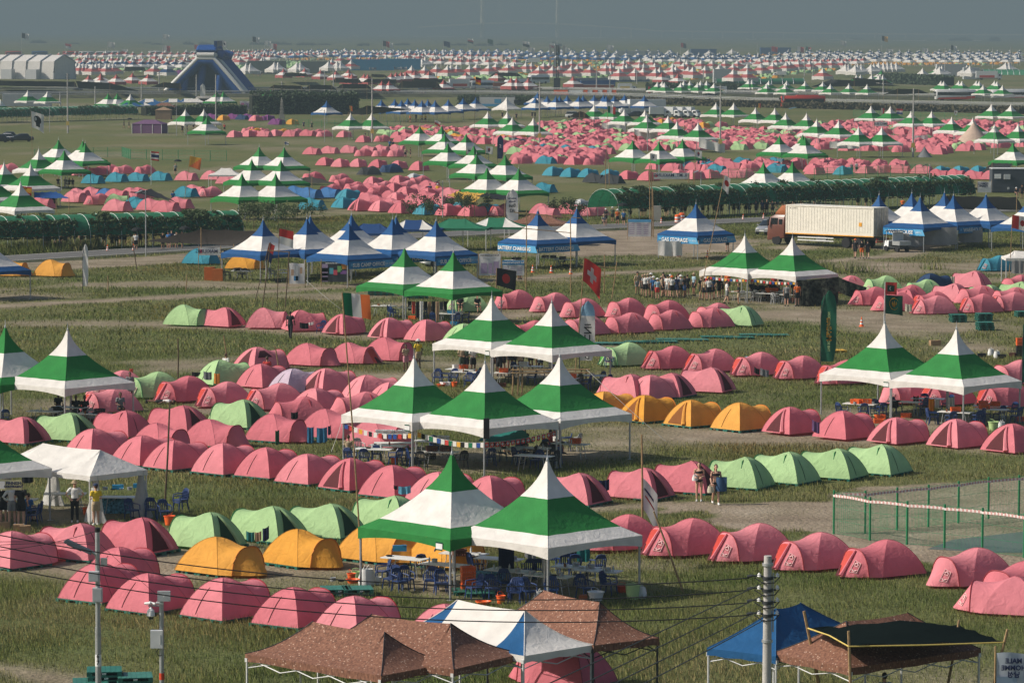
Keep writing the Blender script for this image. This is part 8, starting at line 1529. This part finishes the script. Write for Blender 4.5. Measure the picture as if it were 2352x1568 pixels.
# tipis and purple box tent
for r, c, u, v, vb, hw, nm, m in ((0, 3, 1920, 1035, 1250, 200, 'tall beige tipi tent in the pink field', CREAM), (0, 0, 2005, 465, 540, 45, 'far beige tipi beside the slide', CREAM), (0, 2, 1690, 500, 585, 45, 'far beige tipi among red canopies', CREAM), (0, 2, 610, 425, 500, 45, 'far pale tipi near the mast', WHITE), (0, 2, 690, 945, 1040, 110, 'black pointed tent before the white lorry', SHADE), (0, 3, 1500, 1250, 1345, 70, 'grey pointed tent beside the concrete pole', CGY)):
    b = P(r, c, u, vb); S = TS/pxm(b); t = empty('tipi_tent', b); h = (vb-v)*S*.93; MB().lathe([(hw*S, 0), (hw*S*.72, h*.22), (hw*S*.30, h*.66), (.06, h), (0, h+.05)], 12).build('cover', m, t, 50); MB().tube([(0, 0, h*.95), (.05, 0, h*1.04)], .05, 5).build('centre_pole', BAMBOO, t); MB().grid([[(hw*S*(.12*(1-f)*g+.02*g)-.0, -hw*S*(1-f*.75)*.97-.02, h*.55*f*.9) for g in (-1, 1)] for f in (0, .5, 1)]).build('door_flap', DOORC['D'], t); tag(t, nm, 'tent')
b = P(0, 0, 1282, 1140); t = empty('box_tent', b, R(-12)); PV = fab('dusty_purple_fabric', (.16, .085, .17), transl=.1); MB().box((0, 0, .95), (6.2, 4, 1.9)).build('walls', PV, t, 0); MB().add([(-3.2, -2.1, 1.9), (3.2, -2.1, 1.9), (3.2, 2.1, 1.9), (-3.2, 2.1, 1.9), (-1.2, 0, 2.7), (1.2, 0, 2.7)], [(0, 1, 5, 4), (1, 2, 5), (2, 3, 4, 5), (3, 0, 4)]).build('roof', PV, t, 0)
for x in (-3.1, -1.2, 1.2, 3.1): MB().tube([(x, -2.03, 0), (x, -2.03, 1.9)], .05, 4).build('seam_pole', WHITEP, t)
tag(t, 'dusty purple box tent standing alone on the meadow', 'tent')
b = P(0, 0, 1400, 1022); t = empty('box_tent', b); MB().box((0, 0, 1.1), (3.6, 3, 2.2)).build('walls', CTN, t, 0); MB().add([(-1.9, -1.6, 2.2), (1.9, -1.6, 2.2), (1.9, 1.6, 2.2), (-1.9, 1.6, 2.2), (0, 0, 2.9)], [(0, 1, 4), (1, 2, 4), (2, 3, 4), (3, 0, 4)]).build('roof', CTN, t, 0); tag(t, 'small tan box tent by the white-tipped canopies', 'tent')
# green covered tunnels at the far right
for c_, u0, v0, u1, v1, h_, nm in ((3, -280, 728, 475, 722, 50, 'long dark green net tunnel behind the green row'), (3, 2010, 640, 2420, 645, 45, 'dark green net tunnel by the far white tents')):
    a, b = P(0, c_, u0, v0), P(0, c_, u1, v1); S = TS/pxm(a); t = empty('net_tunnel', a); d = b-a; q = MB(); q.grid([[d*(i/16)+Vector((0, 6-6*math.cos(PI*j/8), h_*S*math.sin(PI*j/8))) for j in range(9)] for i in range(17)]); q.build('green_cover', NET, t, 180)
    for i in range(9): MB().tube([d*(i/8)+Vector((0, 6-6.1*math.cos(PI*j/8), h_*S*math.sin(PI*j/8)+.1)) for j in range(9)], .12, 4).build('hoop', STEEL, t)
    tag(t, nm, 'net tunnel')
# bridge
BP = mat('pale_bridge_paint', (.75, .70, .52), .6); DY = 9600.0; t = empty('cable_stayed_bridge', (0, DY, 0)); bz = lambda x, y: atY(x, y, DY)-Vector((0, DY, 0))
dk = [(960, 63), (1020, 59), (1108, 54.5), (1190, 52.5), (1281, 55), (1370, 60), (1440, 65), (1510, 71), (1640, 73), (1800, 75.5), (2000, 78), (2360, 80)]
q = MB()
for a, b in zip(dk[:-1], dk[1:]):
    A, B = bz(*a), bz(*b); q.add([(A.x, -8, A.z-2.2), (B.x, -8, B.z-2.2), (B.x, -8, B.z+1.6), (A.x, -8, A.z+1.6), (A.x, 8, A.z-1.6), (B.x, 8, B.z-1.6), (B.x, 8, B.z+1.2), (A.x, 8, A.z+1.2)], [(0, 1, 2, 3), (7, 6, 5, 4), (3, 2, 6, 7), (4, 5, 1, 0)])
q.build('deck', BP, t, 0)
for x in (1108, 1281):
    T0 = bz(x, 68); top = 166.0; dz = bz(x, 55).z; MB().tube([(T0.x, 0, 0), (T0.x, 0, dz), (T0.x, 0, top)], [7, 5.5, 3.6], 6).build('pylon', BP, t)
    for s in (-1, 1):
        for k in range(12): xx = x+s*(10+k*6.5); d_ = bz(xx, 56); MB().tube([(T0.x, 0, top-2-k*1.2), (d_.x, 0, d_.z)], .3, 3, cap=False).build('stay_cable', BP, t)
for x in range(1380, 2360, 70): d_ = bz(x, 70); zz = np.interp(x, [a for a, _ in dk], [bz(*a).z for a in dk]); MB().box((d_.x, 0, zz/2-1), (3, 8, max(1, zz-2))).build('pier', BP, t, 0)
tag(t, 'pale cable-stayed bridge fading into the haze', 'bridge')
# far trees and greenhouses
FT = mat('far_tree_leaves', (.030, .042, .022), .9, var=.25)
def far_tree(c_, u, v, wpx, hpx, seed):
    b = P(0, c_, u, v); S = TS/pxm(b); w_, h_ = wpx*S, hpx*S; t = empty('distant_tree', b); g = np.random.default_rng(seed); k = max(4, int(wpx/12)); pts = []
    for i in range(k): cx__ = (i+.5)/k*w_-w_/2; hh = h_*g.uniform(.45, 1)*(1-.4*abs(2*cx__/w_)**2); pts.append(np.stack([g.normal(cx__, w_/k*.6, 90), g.normal(0, w_*.12, 90), np.abs(g.normal(hh*.5, hh*.28, 90))], -1))
    leaves(np.concatenate(pts), max(w_/k, h_)*.16, 'crown', FT, t, seed); MB().tube([(0, 0, 0), (0, 0, h_*.5)], w_*.02, 5).build('trunk', BAMBOOD, t); reg(t, 'dark rounded bush', 'on the hazy plain beyond the camp', 'tree', 'bushes beyond the camp')
for k, a in enumerate(((0, 330, 372, 130, 30), (0, 640, 380, 80, 16), (0, 1260, 375, 60, 18), (0, 1340, 385, 90, 20), (0, 1610, 385, 80, 28), (0, 1750, 388, 90, 32), (0, 860, 295, 110, 26), (0, 1110, 300, 90, 28), (0, 1320, 298, 110, 30), (0, 1820, 300, 150, 30), (0, 1640, 240, 90, 28), (1, 60, 385, 120, 28), (1, 220, 385, 260, 30), (1, 480, 390, 160, 26), (1, 640, 388, 110, 20), (1, 970, 395, 100, 26), (1, 1300, 390, 120, 22), (1, 1790, 392, 140, 22), (1, 2000, 395, 160, 24), (2, 478, 400, 80, 48), (2, 20, 390, 90, 24), (2, 210, 295, 40, 20), (2, 1480, 302, 60, 20), (2, 2100, 312, 110, 24), (3, 1810, 352, 180, 36), (3, 2100, 355, 90, 40), (3, 920, 342, 120, 18), (3, 590, 275, 110, 30), (3, 330, 275, 200, 26), (3, 800, 278, 200, 28), (2, 1720, 272, 140, 22), (1, 60, 258, 260, 20), (1, 700, 262, 400, 18), (0, 300, 258, 500, 22), (0, 1300, 256, 400, 22), (3, 1900, 290, 500, 20))): far_tree(*a, k)
for k, (c_, u, v, w_) in enumerate(((0, 165, 278, 90), (0, 500, 282, 110), (1, 865, 285, 50), (1, 915, 312, 70), (1, 1135, 312, 90), (1, 1240, 314, 70), (1, 1430, 316, 60), (1, 1590, 316, 160), (1, 1700, 318, 90), (2, 345, 325, 160), (2, 735, 305, 60), (2, 890, 306, 90), (2, 815, 328, 250), (2, 1075, 328, 80), (2, 1565, 336, 60), (2, 1720, 338, 140), (2, 2150, 340, 90), (2, 2290, 340, 120), (3, 20, 340, 50), (3, 280, 340, 350), (3, 730, 342, 120), (3, 860, 343, 60), (3, 1380, 350, 280), (3, 1950, 352, 70))):
    b = P(0, c_, u, v); S = TS/pxm(b); o = MB().slab([(-w_*S/2, 0), (w_*S/2, 0), (w_*S/2, 10), (-w_*S/2, 10)], 0, 5*S).build('greenhouse', mat('pale_plastic_sheet', (.75, .73, .62), .5), None, 0, b); reg(o, 'pale low greenhouse block', 'on the hazy plain beyond the camp', 'greenhouse', 'greenhouses beyond the camp')
# ------------------------------------------------------------------ who stands where
def folk(r, c, where, s, **k):
    for it in s.split():
        a = it.split(':'); u, v = map(float, a[0].split(',')); ps = {'s': 'stand', 'h': 'hold', 'w': 'walk', 't': 'sit', 'p': 'hips', 'u': 'umb', 'o': 'onehip'}[a[1][0]]; rot = float(a[1][1:]) if len(a[1]) > 1 else rr.choice((0, 40, -50, 160, 200, 90, 270)); o = a[2] if len(a) > 2 else rr.choice(('kkc', 'wk-', 'ngh', 'kn-', 'gkc', 'wtH', 'ltC', 'wgh'))
        person(P(r, c, u, v), rot, ps, o[0], o[1], o[2], where, skin=int(o[3]) if len(o) > 3 else rr.choice((0, 0, 1)), sc=rr.uniform(.95, 1.04)*(1.0), hairk='longhair' if o.endswith('L') else 'hair', **k)
person(P(2, 2, 1702, 1443), -10, 'hold', '-', '', '-', 'walking by the open pink tent', 0, 1.0, 'woman in black bikini clutching a bag', hairk='longhair', detail=True); bag(P(2, 2, 1665, 1443)+Vector((0, -.1, .95)), 'held by the first bikini woman', s=.6)
person(P(2, 2, 1845, 1470), 10, 'walk', '-', '', '-', 'walking before the green tent', 0, 1.02, 'woman in black bikini carrying a denim bundle', hairk='longhair', detail=True); q = MB(); q.grid([[(.24*math.cos(a)*(1+.2*math.sin(3*a)), .15*math.sin(a), .62*f) for a in [2*PI*j/14 for j in range(15)]] for f in (0, .3, .6, .85, 1)]); o = q.build('bundle', fab('denim_cloth', (.05, .11, .22)), None, 180, P(2, 2, 1890, 1470)+Vector((0, -.08, .62))); reg(o, 'crumpled blue denim bundle', 'in the arms of the second bikini woman', 'clothes'); bag(P(2, 2, 1800, 1470)+Vector((0, -.1, .55)), 'on the shoulder of the second bikini woman', CCM, 'cream tote bag', .7)
person(P(3, 0, 640, 190), 5, 'hips', 'w', 'k', 'h', 'under the white gazebo', 0, 1.0, 'woman in white tee and sun hat', bottom='trousers', detail=True); person(P(3, 0, 822, 218), 205, 'hold', 'y', 't', 'C', 'before the white gazebo', 0, 1.0, 'person in yellow vest and beige shorts', detail=True)
person(P(3, 0, 105, 222), 195, 'onehip', 'w', 'g', '-', 'before the Finnish board', 0, 1.05, 'person in white long sleeves seen from behind', shirt='longshirt', detail=True); person(P(3, 0, 182, 225), 170, 'stand', 'k', 'k', '-', 'before the Finnish board', 0, 1.05, 'person in black with white socks', detail=True); folk(3, 0, 'at the Finnish tables', '245,195:t150:bk- 30,205:s180:kk-')
person(P(1, 1, 345, 1482), 170, 'walk', 'k', 'k', '-', 'before the pink tents', 2, 1.05, 'man all in black walking away', bottom='trousers'); o = person(P(2, 0, 1250, 605)+Vector((0, 0, .12)), 100, 'stand', 'w', 'k', '-', 'on the grass by the green tent', 2, 1.0, 'person lying down in white shirt'); o.rotation_euler = (R(90), 0, R(75)); o.location.z = .15
folk(2, 0, 'by the open green tent', '1112,592:s20:gg-2'); folk(2, 0, 'in the pink tent block', '2285,465:s180:rkL1 1932,420:s150:wk-1'); folk(2, 1, 'behind the triple canopy tip', '1332,335:h30:tp-2 1438,305:s200:ytH2')
folk(2, 1, 'at the tall-banner kitchen', '1812,352:h10:td-2 1850,352:h350:dkh2 1908,362:h20:wk-2 2095,350:s180:wk-2 2132,375:s170:kk-2 2165,340:s200:rkC1 2225,320:s20:bk-2 2258,318:s160:tk-2 2310,318:s0:tt-2'); folk(2, 2, 'at the tall-banner kitchen', '85,310:s20:lk-2 118,318:s170:kk-2 182,312:s10:td-2 262,318:s180:tk-2 345,312:t180:lk-2 325,290:s0:yk-2')
folk(2, 2, 'seated in the Swiss kitchen', '160,1040:t20:kkL 210,1040:t350:kkL 432,1050:t80:rk-1 40,1030:t20:kk- 470,1035:t100:wk-'); folk(2, 1, 'seated in the Swiss kitchen', '2170,1030:t20:dkL 2300,1020:t0:tk-'); folk(2, 1, 'behind the long pink row', '842,1095:t180:tk-1')
folk(2, 0, 'seated in the field edge kitchen', '650,740:t20:kk-2 725,745:t10:kk-2 1030,720:t20:gk-2 500,720:t30:kk-2')
folk(1, 2, 'in the queueing crowd', '1175,1108:s20:tgc 1240,1132:s160:wkh 1265,1128:s170:wkh 1312,1142:s10:bnH 1347,1152:s180:lrH 1382,1132:s90:tkh 1405,1130:s200:gkc 1432,1135:s150:wgc 1470,1138:s180:wko 1508,1138:s170:nn- 1545,1135:s30:wkH 1577,1135:s60:kbc 1602,1122:s180:kk- 1658,1118:s300:lkh 1395,1115:s0:nkc 1455,1120:s90:wtH 1525,1122:s200:wk- 1220,1120:s330:kk- 1290,1120:s150:gkH'); folk(1, 2, 'queueing under the first canopy', '1722,1152:s200:kkh 1748,1155:s170:tk- 1785,1158:s180:wk- 1812,1150:s180:bkH 1832,1145:s90:kk- 1872,1140:s200:kk- 1895,1130:s20:gk- 1765,1130:s90:rkh 1945,1100:s180:okH'); folk(1, 2, 'carrying a table past the diners', '1940,1188:w100:wg- 2040,1198:h270:kt-')
folk(1, 3, 'standing beside the seated diners', '322,1208:s170:gk- 412,1208:s190:ok- 215,1110:s0:rk- 272,1095:s20:kk- 385,1190:s180:kk-'); folk(1, 3, 'seated with the diners', '40,1140:t0:kk- 75,1145:t20:kk- 130,1140:t350:kk- 165,1165:t180:ok- 235,1145:t10:kk- 255,1155:t90:kk- 20,1130:t30:nk- 190,1130:t200:kkL'); folk(1, 2, 'seated with the diners', '2200,1140:t0:kk- 2240,1135:t20:kk- 2290,1140:t30:kk- 2330,1140:t0:kk- 2170,1150:t180:kkL'); folk(1, 3, 'walking behind the brown truck', '908,798:w160:kko 965,802:w190:ko- 1015,802:w180:kkc')
folk(1, 0, 'on the road before the vine arbour', '1393,728:s20:kkc 1440,722:s340:bkc 1468,715:s10:nkc 1510,720:s0:wnc 1558,722:s90:wk- 1162,735:s180:wk- 1312,705:s90:kk-'); folk(1, 0, 'in the shade of the left arbour', '958,702:t20:kk- 998,702:s200:nk- 1035,692:s170:dk- 1065,692:s180:kk- 830,712:t10:tdh 390,705:s20:kk- 422,705:s170:kk- 520,705:t0:kk- 560,700:s10:gk- 640,690:s90:nk- 700,695:s0:kk- 1200,695:s200:kk- 1250,690:s30:gk- 470,700:s150:kkc 760,690:s20:nk- 890,695:s180:kk-')
folk(1, 2, 'walking at the open end of the long arbour', '1005,518:w10:okH 1058,522:w0:bkc 888,528:t20:gkh 962,492:s170:dkH 1112,470:s200:kkc 905,505:h340:kkH'); folk(1, 2, 'in the shade of the long arbour', '1212,445:s0:kk- 1240,445:s20:gk- 1420,445:s170:kk- 1447,435:s180:lk- 1490,445:t10:tkh 1550,442:s0:wg- 1582,440:s200:gk- 1735,432:s0:kk- 1832,432:s180:kk- 1860,445:s10:gk- 1892,440:s0:kk- 1960,430:s90:wk- 2000,432:s0:kk- 2042,430:s170:kk- 2102,425:s0:gk- 2132,430:s20:kk- 2190,432:s200:kk- 2242,430:s0:nk- 2282,430:s10:kk- 2330,432:s180:kk- 1670,438:s0:nk- 1780,436:s90:gk-')
folk(1, 3, 'in the shade of the long arbour', '62,425:s170:kk- 132,422:s0:gk- 240,385:s20:wk- 292,372:s0:kk- 382,355:s180:nk- 452,352:s0:kk- 560,352:s0:kk- 652,352:s90:kk- 752,352:s0:gk- 802,352:s180:wk- 932,365:s0:kk- 1002,362:s200:kk- 1062,360:s10:kk- 1150,362:s0:nk-'); folk(1, 3, 'behind the warehouse tents', '1312,410:s170:ok- 1480,350:s0:kk-'); folk(1, 3, 'beside the dark cabin', '1890,258:s150:do- 2285,280:t20:kkH 2335,290:s0:kkc')
folk(1, 2, 'seated on the ground by the list banner', '145,975:t30:kkL 182,975:t350:kkL'); folk(1, 2, 'behind the gas storage tent', '1945,738:s200:rk-'); folk(1, 1, 'seated behind the drying clothes', '1800,1262:t0:kkL 1945,1262:t20:kkL'); folk(1, 0, 'seated under the green canopies', '497,185:t20:kk- 560,190:t0:kk- 592,192:t340:kkL 622,192:t10:kkL'); folk(1, 0, 'by the torn black net', '1480,352:s200:bn-'); folk(1, 0, 'under the blue tarpaulin', '372,360:t0:kk- 435,362:t20:kk- 470,360:t30:kk-')
folk(0, 2, 'in the blue-shirted row by pink tents', '1697,1445:s200:bkC 1735,1445:s170:bk- 1760,1442:s180:bkC 1784,1442:s190:bk-'); folk(0, 3, 'beside the turquoise tent', '876,1492:w0:gk- 920,1488:s200:wk-'); folk(0, 0, 'walking on the far meadow', '1060,1098:w100:kk-'); folk(0, 1, 'standing by the far pink rows', '460,1105:s0:nk- 528,1115:s0:dk- 985,1208:s90:kr- 1195,1285:s0:bn- 1222,1285:s180:nk- 1330,1352:s0:tk- 1372,1352:s90:kk-'); folk(1, 1, 'in the dense pink block', '1540,280:s180:nkc 1605,282:s0:ykH'); folk(0, 0, 'under the white-tipped canopies', '1560,1140:s0:kk- 1600,1135:s90:kk- 1655,1110:s0:kk- 1920,1130:s180:rk-')
person(P(3, 3, 1160, 1485, 1.74)-Vector((0, 0, 1.74)), 200, 'stand', 'l', 'k', '-', 'at the bottom edge under the brown canopy', 1, 1.0, 'dark-haired person in light blue top')
folk(0, 1, 'at the blue row far off', '1370,1050:s0:ok- 1470,1050:s0:yk- 1500,1050:s0:yk- 1420,1040:s0:kk-'); folk(0, 2, 'at the stage end far off', '20,1020:s0:kk- 140,1030:s0:kk- 275,1015:s0:kk- 300,1015:s0:kk-')
for c, u0, u1, v, n_ in ((1, 30, 110, 652, 8), (1, 980, 1110, 605, 12), (1, 1215, 1350, 603, 12), (1, 1460, 1510, 820, 8), (0, 2165, 2260, 640, 10)): folk(0, c, 'in the far crowd by the cabins', ' '.join('%d,%d:s' % (u0+(u1-u0)*i/n_, v+rr.uniform(-3, 3)) for i in range(n_)))
def umbrella(r, c, u, v, foot, where, m=SHADE):
    p = P(r, c, u, foot); t = empty('umbrella', p+Vector((.1, 0, 0))); z = 2.25; MB().lathe([(.58, z-.32), (.50, z-.17), (.3, z-.05), (.02, z)], 8).build('canopy', m, t, 30); MB().tube([(0, 0, 1.2), (0, 0, z+.06)], .012, 4).build('shaft', STEEL, t); reg(t, 'open black umbrella', where, 'umbrella')
umbrella(1, 0, 1165, 600, 735, 'over the person in white by the arbour'); umbrella(1, 0, 1575, 590, 722, 'over the group on the road'); umbrella(1, 2, 1040, 360, 500, 'at the open end of the long arbour'); umbrella(0, 0, 1105, 1040, 1100, 'on the far meadow walkers'); umbrella(1, 0, 1515, 30, 85, 'beside the turquoise tents'); folk(0, 0, 'under the meadow umbrella', '1103,1100:w100:kk-'); folk(1, 0, 'under the umbrella by the turquoise tents', '1500,88:s0:gk-')
finish_labels()
